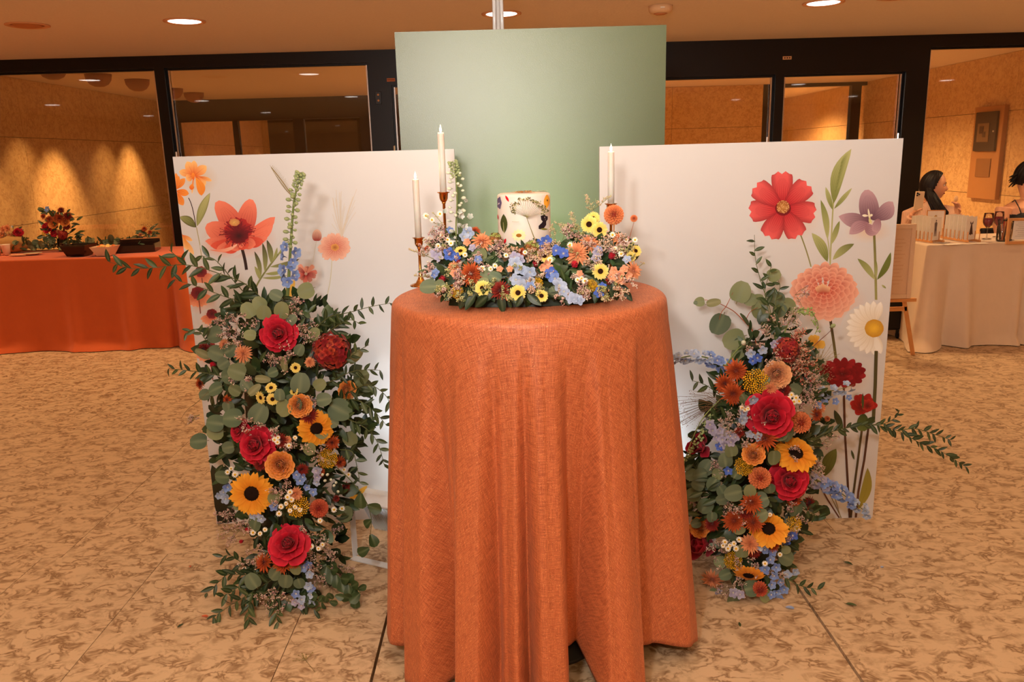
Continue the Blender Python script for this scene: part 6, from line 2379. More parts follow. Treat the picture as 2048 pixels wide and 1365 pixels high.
for k, x, y, d, tl in (('mum', 943, 549, 56, (-.05, .3)), ('mum_dark', 1001, 582, 46, (.0, .5)), ('mum_peach', 964, 484, 50, (.0, .9)), ('mum_peach', 1154, 508, 58, (.1, .5)), ('mum_peach', 1178, 488, 50, (.2, .9)), ('mum_peach', 1266, 542, 44, (.6, .4)), ('mum_peach', 1238, 478, 34, (.3, .9)), ('mum', 950, 464, 28, (.3, .8)),
                       ('lemon', 1036, 586, 33, (0, .05)), ('lemon', 1083, 592, 28, (.1, .5)), ('lemon', 965, 577, 34, (-.2, .3)), ('lemon', 1201, 543, 34, (.05, .1)), ('lemon', 1089, 512, 32, (0, .9)), ('lemon', 1272, 502, 24, (.4, .3)), ('lemon', 1261, 514, 24, (-.5, .2)), ('lemon', 1178, 449, 36, (-.1, .15)), ('lemon', 1199, 460, 34, (.15, .1)),
                       ('lemon', 1186, 437, 30, (-.1, .6)), ('lemon', 921, 502, 26, (-.1, 1.2)), ('bud', 886, 558, 26, (-.2, .1)), ('bud', 1070, 528, 24, (.1, .1)), ('bud', 1119, 508, 18, (0, .1)), ('bud', 1148, 526, 26, (.2, -.5)), ('bud', 1222, 514, 26, (.2, .5)), ('bud', 917, 524, 18, (0, .2)), ('bud', 966, 546, 16, (.2, .2)), ('dahlia', 1228, 430, 47, (.05, .05)),
                       ('green_hydr', 1064, 497, 36, (0, .9)), ('green_hydr', 990, 478, 28, (0, .8)), ('mum_peach', 908, 535, 30, (-.2, .4)), ('yarrow', 915, 586, 26, (-.1, .2)), ('yarrow', 1075, 566, 22, (0, .2)), ('yarrow', 1182, 572, 26, (0, .2)), ('mum', 1045, 505, 24, (0, .7)), ('mum', 855, 498, 16, (-.5, .3)), ('mum_dark', 1222, 560, 28, (.2, .3))):
    A.flower(k, x, y, d, tl, out=0.015 + (0.01 if d > 30 else 0))
for kd, lst in (('royal', ((900, 508, 30), (1076, 488, 22), (1092, 482, 26), (1084, 494, 20), (1112, 502, 26), (1127, 508, 26), (1102, 548, 30), (1198, 585, 24), (1205, 574, 20), (913, 514, 20))),
                ('lightblue', ((1030, 528, 32), (1040, 540, 30), (1052, 562, 38), (1032, 560, 28), (1060, 545, 30), (1044, 580 - 8, 30), (1118, 572, 34), (1128, 584, 26), (1145, 597, 28), (1160, 602, 24), (936, 466, 28), (928, 474, 24), (1150, 598, 24), (1254, 520, 20), (1236, 590, 0))),
                ('blue', ((1110, 558, 28), (1060, 575, 24), (872, 545, 16), (868, 550, 16), (955, 520, 20), (900, 460, 16), (1196, 500, 18))),
                ('lav', ((872, 508, 26), (878, 515, 22), (1030, 515, 26), (1040, 520, 24), (1195, 505, 24), (1190, 518, 20), (945, 497, 18), (865, 540, 14))),
                ('peachsnap', ((1228, 542, 22), (1240, 550, 24), (1250, 540, 22), (1236, 560, 22), (1222, 555, 20), (1245, 562, 20), (1092, 528, 22), (1100, 538, 20), (1084, 536, 20), (1020, 540, 18), (1160, 548, 18), (1000, 540, 18), (908, 548, 20), (935, 485, 20), (1256, 552, 20))),
                ('whitebell', ((940, 436, 24), (920, 452, 26), (889, 424, 20), (877, 450, 20), (925, 420, 16), (932, 402, 14)))):
    for x, y, d in lst:
        if d:
            A.flower(kd, x, y, d, (A.rn.uniform(-.4, .4), A.rn.uniform(-.1, .6)), out=0.03)
for x, y in ((1012, 511), (902, 487), (965, 537), (981, 538), (990, 532), (1242, 508), (1163, 557), (1170, 562), (930, 510), (884, 472), (895, 480), (876, 492), (1155, 560), (1230, 498), (1252, 480), (1225, 470), (864, 440), (852, 432), (880, 428), (1050, 505), (1100, 520), (1140, 490), (1270, 480)):
    A.flower('cham', x, y, A.rn.uniform(11, 15), (A.rn.uniform(-.3, .3), A.rn.uniform(-.1, .5)), out=0.045)
for x, y, d, a in ((856, 573, 34, 180), (878, 574, 28, 210), (958, 512, 34, 260), (974, 548, 28, 200), (990, 555, 26, 150), (968, 566, 22, 20), (1108, 583, 20, 300)):
    A.euc(x, y, d, a)
A.spike([(914, 510, 2.2), (912, 455, 2.2), (914, 400, 2.2), (911, 350, 2.2), (905, 322, 2.2)],
        [('whitebell', 0.15, 0.42, 6, (14, 20), 15), ('wbud', 0.35, 0.8, 20, (8, 12), 14), ('gbud', 0.72, 1.0, 34, (5, 8), 8)], 'tall white delphinium spike beside the tallest candle', r=0.0022)
for pts in ([(1228, 445, 2.18), (1227, 480, 2.18), (1226, 520, 2.18)],):
    A.branch(pts, None, col=rgb(170, 110, 60), r=0.002)
A.branch([(1250, 520, 2.2), (1258, 480, 2.2), (1268, 445, 2.2)], None, col=rgb(140, 70, 40), r=0.0012)
A.flower('dahlia', 1268, 437, 17, (.1, .3), out=-0.0)
r7 = random.Random(77)
for x, y, rr, n_ in [(r7.uniform(880, 1262), r7.uniform(492, 588), 15, 3) for _ in range(52)] + [(870, 480, 20, 5), (895, 490, 24, 6), (880, 465, 20, 4), (850, 500, 16, 3), (860, 540, 18, 4), (890, 580, 18, 5), (1130, 470, 20, 5), (1150, 465, 18, 4), (1165, 480, 22, 6), (1205, 490, 24, 7),
          (1240, 490, 22, 6), (1250, 505, 22, 6), (1180, 500, 20, 5), (1200, 590, 20, 5), (1235, 585, 18, 5), (1120, 590, 18, 4), (1160, 590, 20, 5), (1020, 495, 22, 6), (1000, 500, 20, 5), (1100, 490, 20, 5), (1060, 510, 20, 5)]:
    A.statice_at(x, y, rr, n_, r7.choice([None, None, [rgb(190, 186, 130), rgb(206, 200, 150), rgb(160, 166, 104)], [rgb(228, 204, 180), rgb(222, 180, 150)]]), out=0.02)
# longer airy sprigs standing above the mound
for (x0, y0), (x1, y1), nb in (((1160, 480), (1140, 424), 26), ((1190, 440), (1172, 392), 22), ((1185, 420), (1222, 392), 18), ((1150, 470), (1110, 446), 20), ((1240, 560), (1288, 526), 16), ((870, 520), (818, 500), 24), ((880, 560), (828, 552), 18), ((1125, 480), (1132, 452), 14), ((1110, 490), (1104, 450), 12), ((865, 500), (848, 480), 16), ((890, 470), (852, 432), 6), ((895, 470), (866, 425), 5)):
    Yk = sT((x0 + x1) / 2, min(y0, 500)) + 0.02
    a_, b_ = WY(x0, y0, Yk), WY(x1, y1, Yk)
    A.sprig.tube([a_, (a_ + b_) / 2 + Vector((0.004, 0, 0.002)), b_], 0.0009, 4, rgb(150, 146, 96))
    for j in range(nb):
        u = r7.uniform(0.3, 1.0)
        c_ = a_.lerp(b_, u)
        e_ = c_ + Vector((r7.uniform(-1, 1), r7.uniform(-.6, .6), r7.uniform(-.2, 1))) * 0.018 * (1.3 - u)
        A.statice.tube([c_, e_], 0.0005, 3, rgb(150, 146, 96), cap=False)
        for q in range(6):
            v_ = c_.lerp(e_, r7.uniform(0.3, 1))
            A.statice.blob((v_.x + r7.uniform(-.002, .002), v_.y, v_.z + r7.uniform(-.002, .002)), r7.uniform(.0010, .0019), jit(r7.choice([rgb(206, 196, 150), rgb(216, 180, 160), rgb(196, 190, 140)]), 0.1, r7))
A.finish()

# ================================================================ LEAVES AND PETALS FALLEN ON THE FLOOR
fallen = [(355, 1256, 15, 60, RUS[0], 'fallen_leaf', 'small dark green leaf lying alone on the floor left of the flower column', 'leaf'), (411, 1196, 16, 100, RUS[1], 'fallen_leaf', 'green leaf standing on the floor near the left stems', 'leaf'),
          (1688, 1124, 20, 300, RUS[1], 'fallen_leaf', 'green leaf on the floor right of the right column, the farther of two', 'leaf'), (1692, 1208, 20, 330, RUS[3], 'fallen_leaf', 'green leaf on the floor right of the right column, the nearer of two', 'leaf'),
          (1480, 1254, 14, 80, RUS[1], 'fallen_leaf', 'thin green sprig on the floor between cloth and right joint', 'leaf')]
for x, y, L_, a, me, nm, lb_, ct in fallen:
    p = WZ(x, y, 0.004)
    t = obj(nm, me, None, lb_, ct)
    t.matrix_world = leafM(p, (math.cos(R(a)), math.sin(R(a)), 0.15), (0.1, -0.3, 1), L_ / ppm(p))
pt = MB()
petal(pt, 0, 0, 0, 1.0, 0.7, 80, 96, 0.25, 'round', rgb(140, 166, 220), rgb(176, 194, 230), 4, 4)
pm = pt.mesh('fallen_petal', 'petal')
po = MB()
petal(po, 0, 0, 0, 1.0, 0.6, 80, 96, 0.25, 'round', rgb(206, 90, 50), rgb(226, 120, 80), 4, 4)
pmo = po.mesh('fallen_petal', 'petal')
for x, y, L_, a, me, lb_ in ((1588, 1218, 16, 160, pm, 'pale blue petal fallen beside the dark floor joint'), (1762, 1136, 8, 30, pm, 'tiny blue petal on the floor at the far right'), (415, 1234, 13, 170, pmo, 'orange petal on the floor at the tip of the left stems'), (380, 1135, 6, 100, pmo, 'tiny red petal on the floor left of the column')):
    p = WZ(x, y, 0.003)
    o = obj('fallen_petal', me, None, lb_, 'petal')
    o.matrix_world = Matrix.Translation(p) @ Matrix.Rotation(R(a), 4, 'Z') @ Matrix.Diagonal((L_ / ppm(p),) * 3 + (1,))
# dried twig
tw = MB()
p0, p1 = WZ(606, 1315, 0.004), WZ(630, 1345, 0.004)
mid = (p0 + p1) / 2
tw.tube([p0 - mid, (0, 0, 0), p1 - mid], 0.0008, 4, rgb(120, 100, 60))
for k in range(16):
    q = (p0 - mid) + Vector((r7.uniform(-.025, .025), r7.uniform(-.02, .02), 0.002))
    tw.tube([(p0 - mid) * 0.6, q], 0.0005, 3, rgb(130, 116, 70), cap=False)
    tw.blob(q, 0.0025, rgb(150, 130, 80))
o = tw.build('dried_twig', 'tiny', None, label='tiny dried twig lying on the floor left of the cloth', cat='twig')
o.location = mid

# ================================================================ SIDE TABLES
def draped_table(tname, tlabel, clabel, x0, x1, y0, y1, h, col, seed, pleats, puddle=0.0, free=('l', 'r')):
    t = thing('folding_table', tlabel, 'table', ((x0 + x1) / 2, (y0 + y1) / 2, 0))
    w, d = x1 - x0, y1 - y0
    b = MB()
    b.box((0, 0, h - 0.02), (w - 0.03, d - 0.03, 0.03), rgb(190, 186, 180))
    b.build('tabletop', 'matte', t)
    for sx in (-1, 1):
        for sy in (-1, 1):
            b = MB()
            b.tube([(sx * (w / 2 - 0.12), sy * (d / 2 - 0.08), 0), (sx * (w / 2 - 0.12), sy * (d / 2 - 0.08), h - 0.03)], 0.014, 8, rgb(120, 118, 114))
            b.build('leg', 'matte', t)
    # cloth: rounded rectangle loops
    rn = random.Random(seed)
    per = []
    n1, n2 = 150, 60
    for i in range(n1):
        per.append((-w / 2 + w * i / n1, -d / 2, 0, -1))
    for i in range(n2):
        per.append((w / 2, -d / 2 + d * i / n2, 1, 0))
    for i in range(n1):
        per.append((w / 2 - w * i / n1, d / 2, 0, 1))
    for i in range(n2):
        per.append((-w / 2, d / 2 - d * i / n2, -1, 0))
    n = len(per)
    rows = [1.0, 0.985, 0.95] + [0.9 - 0.9 * k / 22 for k in range(23)]
    vs, fs, cs = [], [], []
    for q in rows:
        for i, (x, y, nx, ny) in enumerate(per):
            s = i
            dep = 1 - q
            cornx = min(abs(abs(x) - w / 2), 0.5)
            corny = min(abs(abs(y) - d / 2), 0.5)
            cdist = max(cornx, corny) if (abs(nx) > 0) == (cornx < 1e-6) else cornx + corny
            cdist = cornx if abs(ny) > 0 else corny
            corner = math.exp(-(cdist / 0.10) ** 2)
            along = x if abs(ny) > 0 else y
            f = 0.0
            for (fx, amp, wd) in pleats:
                if ny < 0:
                    f += 1.6 * amp * math.exp(-((x - fx) / wd) ** 2)
            f += 0.006 * math.sin(along * 9 + seed) * dep + 0.004 * math.sin(along * 23 + 2 * seed)
            off = 0.004 + dep * (0.02 + f) + corner * dep * 0.09
            if q < 0.08 and puddle:
                off += puddle * (0.08 - q) / 0.08 * (0.5 + 0.5 * math.sin(along * 7 + seed))
            kx, ky = nx, ny
            if corner > 0.05:
                sx_, sy_ = (1 if x > 0 else -1), (1 if y > 0 else -1)
                kx = nx + (sx_ * corner if abs(ny) > 0 else 0)
                ky = ny + (sy_ * corner if abs(nx) > 0 else 0)
            z = h * q if q < 0.985 else h * q
            vs.append((x + kx * off, y + ky * off, 0.006 + max(0, z - 0.0) if q > 0.01 else 0.006))
            cs.append(jit(col, 0.01, rn))
    for r in range(len(rows) - 1):
        for i in range(n):
            j = (i + 1) % n
            fs.append((r * n + i, (r + 1) * n + i, (r + 1) * n + j, r * n + j))
    # top as a grid-less fan strip
    c0 = len(vs)
    vs.append((0, 0, h + 0.004))
    cs.append(col)
    top = []
    for i, (x, y, nx, ny) in enumerate(per):
        vs.append((x * 0.985, y * 0.97, h + 0.006))
        cs.append(col)
    for i in range(n):
        j = (i + 1) % n
        fs.append((c0 + 1 + i, i, j, c0 + 1 + j))
        fs.append((c0, c0 + 1 + i, c0 + 1 + j))
    m = MB()
    m.add(vs, fs, cs)
    o = m.build('tablecloth', 'cloth_w', None, smooth=True, label=clabel, cat='tablecloth')
    o.location = t.location
    return t


M['cloth_w'] = colmat('table_linen', 0.8, 0.2, bump=0.2, bscale=400, nz_amt=0.05, nscale=8, sheen=0.2)
HT = 0.745
lx1 = WY(378, 560, 6.4).x
draped_table('l', 'long folding table hidden under the orange cloth at the left', 'long rust orange cloth over the side table at the left edge, puddling on the floor', lx1 - 2.9, lx1, 6.38, 7.12, HT, rgb(204, 94, 44), 3,
             [(-0.9, 0.02, 0.05), (-0.2, 0.03, 0.06), (0.5, 0.02, 0.05), (0.95, 0.03, 0.05), (1.38, 0.07, 0.035), (1.30, -0.05, 0.03)], 0.07)
rx0 = WY(1846, 560, 5.7).x
draped_table('r', 'folding table hidden under the cream cloth at the right', 'creased cream white cloth hanging to the floor over the right hand side table', rx0, rx0 + 2.6, 5.68, 6.3, HT, rgb(226, 200, 170), 5,
             [(-1.22, 0.06, 0.04), (-1.12, -0.04, 0.03), (-1.0, 0.05, 0.05), (-0.62, 0.02, 0.02), (-0.57, -0.035, 0.012), (-0.2, 0.02, 0.04)], 0.05)
ZT = HT + 0.011


def on_table(px, py):
    p = WZ(px, py, ZT)
    if p.x < 0:
        p.y = min(p.y, 6.98)
    return p


def simple(name, label, cat, loc, build, mat='matte', rz=0, group=None, smooth=True):
    b = MB()
    build(b)
    o = b.build(name, mat, None, smooth=smooth, label=label, cat=cat, group=group)
    o.location = loc
    o.rotation_euler = (0, 0, rz)
    return o


# ---------------- left table goods
cupcol = rgb(232, 214, 192)
r8 = random.Random(4)
cupm = MB()
cupm.lathe([(0.0, 0.0), (0.026, 0.0), (0.036, 0.085), (0.037, 0.088), (0.034, 0.088), (0.024, 0.006), (0.0, 0.006)], 16, cupcol)
cupme = cupm.mesh('paper_cup', 'gloss')
for ci, (x, y, hgt) in enumerate(((-14, 502, 2), (5, 502, 2), (24, 502, 2), (14, 510, 1), (-5, 510, 1))):
    for j in range(hgt):
        p = on_table(x, y)
        obj('paper_cup', cupme, None, 'cream paper cup, %s of the %s stack on the orange side table' % (('lower', 'upper')[j], ORD[ci]), 'cup', 'paper cups on the orange side table').location = (p.x, p.y, ZT + j * 0.09)


def small_vase(px, py, label, flowers, h=0.12, r=0.04, col=rgb(120, 70, 36), spread=0.09, n_leaf=16, glass=True, top=0.12):
    p = on_table(px, py)
    t = thing('flower_vase', label, 'vase', (p.x, p.y, ZT))
    b = MB()
    b.lathe([(0.0, 0.0), (r * 0.9, 0.0), (r, 0.01), (r, h - 0.01), (r * 0.96, h), (r * 0.9, h), (r * 0.92, 0.012), (0.0, 0.012)], 20, (1, 1, 1))
    b.build('vase_body', 'glassware', t, smooth=True)
    b = MB()
    b.lathe([(0.0, 0.013), (r * 0.88, 0.013), (r * 0.88, h * 0.6), (0.0, h * 0.6)], 16, col)
    b.build('vase_water', 'gloss', t, smooth=True)
    for i, (kd, dx, dz, dd) in enumerate(flowers):
        nm, vr = PROTO[kd]
        me = vr[i % len(vr)][0]
        pos = Vector((dx, -0.03 - 0.03 * r8.random(), h + dz))
        o = obj(nm, me, t, label=LABEL.get(kd))
        o.matrix_local = frameM(pos, (dx * 3, -1, 0.4), r8.uniform(0, 6), dd / 2)
        s = MB()
        s.tube([(dx * 0.15, 0, 0.02), pos], 0.0015, 4, rgb(80, 90, 44))
        s.build('stem', 'stem', t)
    for i in range(n_leaf):
        a = r8.uniform(0, 2 * PI)
        q = r8.uniform(0.2, 1) * spread
        pos = Vector((q * math.cos(a), 0.4 * q * math.sin(a), h + r8.uniform(-0.03, top)))
        o = obj('ruscus_leaf', RUS[i % 4], t)
        o.matrix_local = leafM(pos, (math.cos(a), math.sin(a) * 0.5, r8.uniform(-.4, .8)), (r8.uniform(-.5, .5), -1, 0.5), r8.uniform(0.05, 0.08))
    st = MB()
    for i in range(110):
        q = Vector((r8.uniform(-1, 1) * spread, r8.uniform(-.05, .03), h + r8.uniform(-0.02, top + 0.04)))
        st.blob(q, r8.uniform(0.002, 0.005), jit(r8.choice([rgb(206, 150, 90), rgb(150, 90, 90), rgb(190, 170, 110), rgb(96, 60, 50)]), 0.2, r8))
    st.build('filler_blossoms', 'tiny', t, kind='stuff')
    return t


small_vase(44, 502, 'small vase of pink roses and cream blossoms left on the orange side table', [('mum_peach', -0.05, 0.10, 0.09), ('ranun_peach', 0.0, 0.02, 0.085), ('rose', 0.06, 0.07, 0.08), ('mum_peach', -0.01, 0.11, 0.08), ('whitebell', 0.04, 0.12, 0.04), ('ranun_peach', -0.07, 0.05, 0.06)], h=0.10, r=0.036, spread=0.09, n_leaf=14, top=0.10)
small_vase(128, 502, 'large mixed bouquet of orange and burgundy blooms in a glass jar on the side table', [('mum', -0.05, 0.16, 0.10), ('mum', 0.03, 0.17, 0.11), ('rose', -0.09, 0.10, 0.09), ('mum_dark', 0.10, 0.19, 0.09), ('mum', -0.10, 0.19, 0.07), ('blue', -0.06, 0.25, 0.06), ('mum_dark', 0.06, 0.24, 0.07), ('mum_dark', 0.08, 0.10, 0.08), ('mum_peach', 0.0, 0.06, 0.05), ('dahlia', -0.02, 0.20, 0.07), ('rose', -0.04, 0.05, 0.06), ('ranun', -0.02, 0.13, 0.08), ('ranun', 0.07, 0.14, 0.07), ('hydr', 0.04, 0.03, 0.09), ('yarrow', -0.12, 0.05, 0.05)],
           h=0.11, r=0.042, spread=0.15, n_leaf=85, top=0.24)
# burlap cushion
p = on_table(92, 492)
simple('cushion', 'tan burlap cushion lying behind the vases on the orange side table', 'cushion', (p.x, p.y - 0.02, ZT + 0.075), lambda b: b.blob((0, 0, 0), 0.14, rgb(176, 134, 80), 6, (1.15, 0.5, 0.55)), 'cloth')
# garland
t = thing('greenery_garland', 'leafy eucalyptus garland along the back of the orange side table', 'garland', on_table(220, 492))
b = MB()
pts = []
for (x, y) in ((60, 497), (120, 496), (200, 490), (260, 488), (310, 486), (365, 480)):
    q = on_table(x, y)
    pts.append(Vector((q.x, 6.95, ZT + 0.012)) - t.location)
b.tube(pts, 0.004, 5, rgb(70, 70, 36))
b.build('branch', 'stem', t)
for i in range(150):
    u = i / 150 * (len(pts) - 1)
    j = min(len(pts) - 2, int(u))
    q = pts[j].lerp(pts[j + 1], u - j)
    a = r8.uniform(0, 2 * PI)
    pos = q + Vector((0, r8.uniform(-.06, .03), r8.uniform(0.005, 0.075)))
    me = r8.choice(EUC[:4] + RUS + RUS[:2])
    o = obj(me.name.split('.')[0], me, t)
    o.matrix_local = leafM(pos, (math.cos(a), -0.3, abs(math.sin(a)) * 0.7 + 0.1), (r8.uniform(-.4, .4), -1, 0.5), r8.uniform(0.04, 0.065))
small_vase(361, 481, 'small vase of orange blossoms at the right end of the orange side table', [('mum', -0.01, 0.08, 0.06), ('mum_peach', -0.06, 0.03, 0.045), ('mum', 0.03, 0.05, 0.05), ('mum_peach', -0.02, 0.0, 0.04)], h=0.09, r=0.03, spread=0.06, n_leaf=20, top=0.08)
# black square bowl with small sweets
p = on_table(160, 511)
t = thing('square_bowl', 'black square bowl holding small pale sweets on the orange side table', 'bowl', (p.x, p.y, ZT))
b = MB()


def sqbowl(b, w1, w2, h, col, th=0.008):
    vs = []
    for (w, z) in ((w1, 0), (w2, h), (w2 - th, h), (w1 - th, th)):
        vs += [(-w, -w, z), (w, -w, z), (w, w, z), (-w, w, z)]
    fs = [(3, 2, 1, 0)]
    for r in range(3):
        for i in range(4):
            j = (i + 1) % 4
            fs.append((r * 4 + i, r * 4 + j, (r + 1) * 4 + j, (r + 1) * 4 + i))
    fs.append((12, 13, 14, 15))
    b.add(vs, fs, col)


sqbowl(b, 0.07, 0.105, 0.09, rgb(22, 17, 14))
b.build('bowl_body', 'gloss', t)
for i in range(9):
    simple('sweet', 'small pale sweet in the black square bowl', 'sweet', (p.x + r8.uniform(-.05, .05), p.y + r8.uniform(-.04, .04), ZT + 0.018), lambda b: b.blob((0, 0, 0), 0.010, rgb(236, 196, 140), 1), group='sweets in the black bowl')
p = on_table(212, 511)
t = thing('square_bowl', 'white square bowl heaped with snacks beside the black tray', 'bowl', (p.x, p.y, ZT))
b = MB()
sqbowl(b, 0.05, 0.085, 0.075, rgb(226, 196, 164))
b.build('bowl_body', 'gloss', t)
for i in range(16):
    simple('snack', 'small golden snack piece in the white square bowl', 'snack', (p.x + r8.uniform(-.055, .055), p.y + r8.uniform(-.04, .04), ZT + 0.05 + r8.uniform(0, 0.03)), lambda b: b.blob((0, 0, 0), r8.uniform(0.012, 0.018), r8.choice([rgb(236, 196, 110), rgb(226, 120, 50)]), 1, (1.2, 1, 0.8)), group='snacks in the white bowl')
p = on_table(276, 502)
t = thing('serving_tray', 'dark wooden serving tray with a raised back edge behind the white bowl', 'tray', (p.x, p.y, ZT), R(12))
b = MB()
for c_, d_ in (((0, 0, 0.006), (0.32, 0.24, 0.012)), ((0, -0.115, 0.03), (0.32, 0.012, 0.05)), ((0, 0.115, 0.045), (0.32, 0.012, 0.09)), ((-0.155, 0, 0.035), (0.012, 0.24, 0.06)), ((0.155, 0, 0.035), (0.012, 0.24, 0.06))):
    b.box(c_, d_, rgb(40, 22, 14))
b.build('tray_body', 'gloss', t)
b = MB()
b.box((0, 0.113, 0.094), (0.30, 0.014, 0.006), rgb(196, 130, 80))
b.build('tray_rim', 'gloss', t)
p = on_table(66, 509)
simple('plate', 'small shallow plate on the orange side table below the cushion', 'plate', (p.x, p.y, ZT), lambda b: b.lathe([(0.0, 0.0), (0.04, 0.0), (0.07, 0.01), (0.071, 0.012), (0.04, 0.004), (0.0, 0.003)], 24, rgb(236, 208, 170)), 'gloss')
p = on_table(38, 511)
simple('napkin', 'folded pale napkin at the front of the orange side table', 'napkin', (p.x, p.y, ZT), lambda b: b.box((0, 0, 0.004), (0.13, 0.07, 0.008), rgb(226, 170, 130)), 'cloth', R(8), smooth=False)


# ---------------- right table goods
def card_rack(px0, py0, px1, py1, label, motif, cardlab):
    a, c = on_table(px0, py0), on_table(px1, py1)
    mid = (a + c) / 2
    dv = (c - a)
    L_ = dv.length
    rz = math.atan2(dv.y, dv.x)
    t = thing('card_rack', label, 'card rack', (mid.x, mid.y, ZT), rz)
    b = MB()
    b.box((0, -0.045, 0.008), (L_, 0.012, 0.016), rgb(206, 140, 76))
    b.box((0, 0.045, 0.008), (L_, 0.012, 0.016), rgb(206, 140, 76))
    bevel(b.build('rail', 'wood', t), 0.002)
    n = 6
    for i in range(n + 1):
        for sy in (-0.045, 0.045):
            b = MB()
            b.tube([(-L_ / 2 + 0.012 + i * (L_ - 0.024) / n, sy, 0.01), (-L_ / 2 + 0.012 + i * (L_ - 0.024) / n, sy, 0.075)], 0.0035, 6, rgb(214, 150, 84))
            b.build('peg', 'wood', t)
    for i in range(n):
        x = -L_ / 2 + 0.03 + i * (L_ - 0.03) / n
        ct = thing('greeting_card', cardlab if i == n - 1 else 'plain white greeting card, %s from the left in the %s rack' % (('first', 'second', 'third', 'fourth', 'fifth')[i], 'left' if px0 < 1850 else 'right'), 'card', (0, 0, 0), group='greeting cards in the racks')
        ct.location = t.matrix_world @ Vector((x, 0, 0.014))
        ct.rotation_euler = (0, 0, R(28))
        b = MB()
        w, h = 0.125, 0.165
        b.box((0, 0, h / 2), (w, 0.003, h), rgb(240, 228, 212))
        b.build('card_sheet', 'paper', ct)
        if i == n - 1:
            b = MB()
            for poly in motif[1]:
                b.add([(x_ * 0.01, -0.0025, z_ * 0.01) for x_, z_ in poly], [tuple(range(len(poly)))], motif[0])
            b.build('card_drawing', 'tiny', ct)
    return t


card_rack(1826, 478, 1876, 486, 'wooden rack of white cards, left of two, the front card drawn with a grey suit', (rgb(110, 96, 92), [[(-1.5, 12.5), (0, 13.5), (1.5, 12.5), (1.2, 9), (-1.2, 9)], [(-1.2, 9), (1.2, 9), (1.4, 3), (0.5, 3), (0, 7.5), (-0.5, 3), (-1.2, 3)], [(-0.5, 14.8), (0.5, 14.8), (0.5, 13.6), (-0.5, 13.6)]]), 'white greeting card with a grey suit drawing at the front of the left rack')
card_rack(1893, 476, 1948, 485, 'wooden rack of white cards, right of two, the front card drawn with a brown dress', (rgb(84, 56, 44), [[(-1.8, 13.5), (-0.4, 12), (-1.6, 11)], [(1.8, 13.5), (0.4, 12), (1.6, 11)], [(-0.5, 12), (0.5, 12), (0.9, 10), (2.4, 3.6), (0.8, 4), (0, 3), (-1.0, 4), (-2.2, 3.4), (-0.9, 10)]]), 'white greeting card with a brown dress drawing at the front of the right rack')
# framed card on the table
p = on_table(1876, 474)
t = thing('picture_frame', 'small upright gold rimmed framed card between the two card racks', 'picture frame', (p.x, p.y + 0.06, ZT), R(-14))
b = MB()
for c_, d_ in (((-0.062, 0, 0.1), (0.006, 0.012, 0.2)), ((0.062, 0, 0.1), (0.006, 0.012, 0.2)), ((0, 0, 0.003), (0.13, 0.012, 0.006)), ((0, 0, 0.197), (0.13, 0.012, 0.006))):
    b.box(c_, d_, rgb(206, 150, 90))
b.build('frame_border', 'wood', t)
b = MB()
b.box((0, 0.002, 0.1), (0.118, 0.004, 0.19), rgb(232, 206, 170))
b.build('card_sheet', 'paper', t)
b = MB()
b.blob((0.0, -0.002, 0.15), 0.01, rgb(190, 150, 90), 1, (1, 0.2, 1.3))
b.build('card_drawing', 'tiny', t)


def wine_glass(px, py, label, s=1.0):
    p = on_table(px, py)
    t = thing('wine_glass', label, 'glass', (p.x, p.y, ZT))
    b = MB()
    b.lathe([(0.0, 0.0), (0.033 * s, 0.001), (0.006, 0.008), (0.0035, 0.02), (0.0035, 0.075), (0.012, 0.085), (0.030 * s, 0.105), (0.036 * s, 0.13), (0.034 * s, 0.165), (0.031 * s, 0.19)], 24, (1, 1, 1))
    b.build('glass_body', 'glassware', t, smooth=True)
    b = MB()
    b.lathe([(0.0, 0.088), (0.010, 0.0885), (0.028 * s, 0.107), (0.0335 * s, 0.13), (0.033 * s, 0.152), (0.0, 0.152)], 24, rgb(168, 56, 66))
    b.build('drink', 'gloss', t, smooth=True)


wine_glass(1973, 478, 'wine glass of rosy red drink on the cream table, left of two')
wine_glass(1994, 474, 'second wine glass of red drink, partly behind the pen jar', 0.95)


def pen_jar(px, py, label, seed):
    p = on_table(px, py)
    t = thing('pen_jar', label, 'jar', (p.x, p.y, ZT))
    b = MB()
    b.lathe([(0.0, 0.0), (0.036, 0.0), (0.038, 0.01), (0.038, 0.10), (0.030, 0.115), (0.032, 0.125)], 20, (1, 1, 1))
    b.build('jar_body', 'glassware', t, smooth=True)
    rn = random.Random(seed)
    for i in range(9):
        a = rn.uniform(0, 2 * PI)
        o = thing('pen', 'pen in the %s glass jar on the cream table' % ('left' if seed == 1 else 'right'), 'pen', (p.x + 0.012 * math.cos(a), p.y + 0.012 * math.sin(a), ZT + 0.006), group='pens in the glass jars')
        b = MB()
        c_ = rn.choice([rgb(40, 24, 20), rgb(170, 60, 30), rgb(200, 150, 90), rgb(60, 40, 30)])
        e = Vector((0.026 * math.cos(a + 0.3), 0.026 * math.sin(a + 0.3), 0.155))
        b.tube([(0, 0, 0), e * 0.9], 0.004, 6, c_)
        b.build('pen_barrel', 'matte', o, smooth=True)
        b = MB()
        b.tube([e * 0.9, e], [0.004, 0.001], 6, rgb(30, 20, 16))
        b.build('pen_tip', 'matte', o, smooth=True)


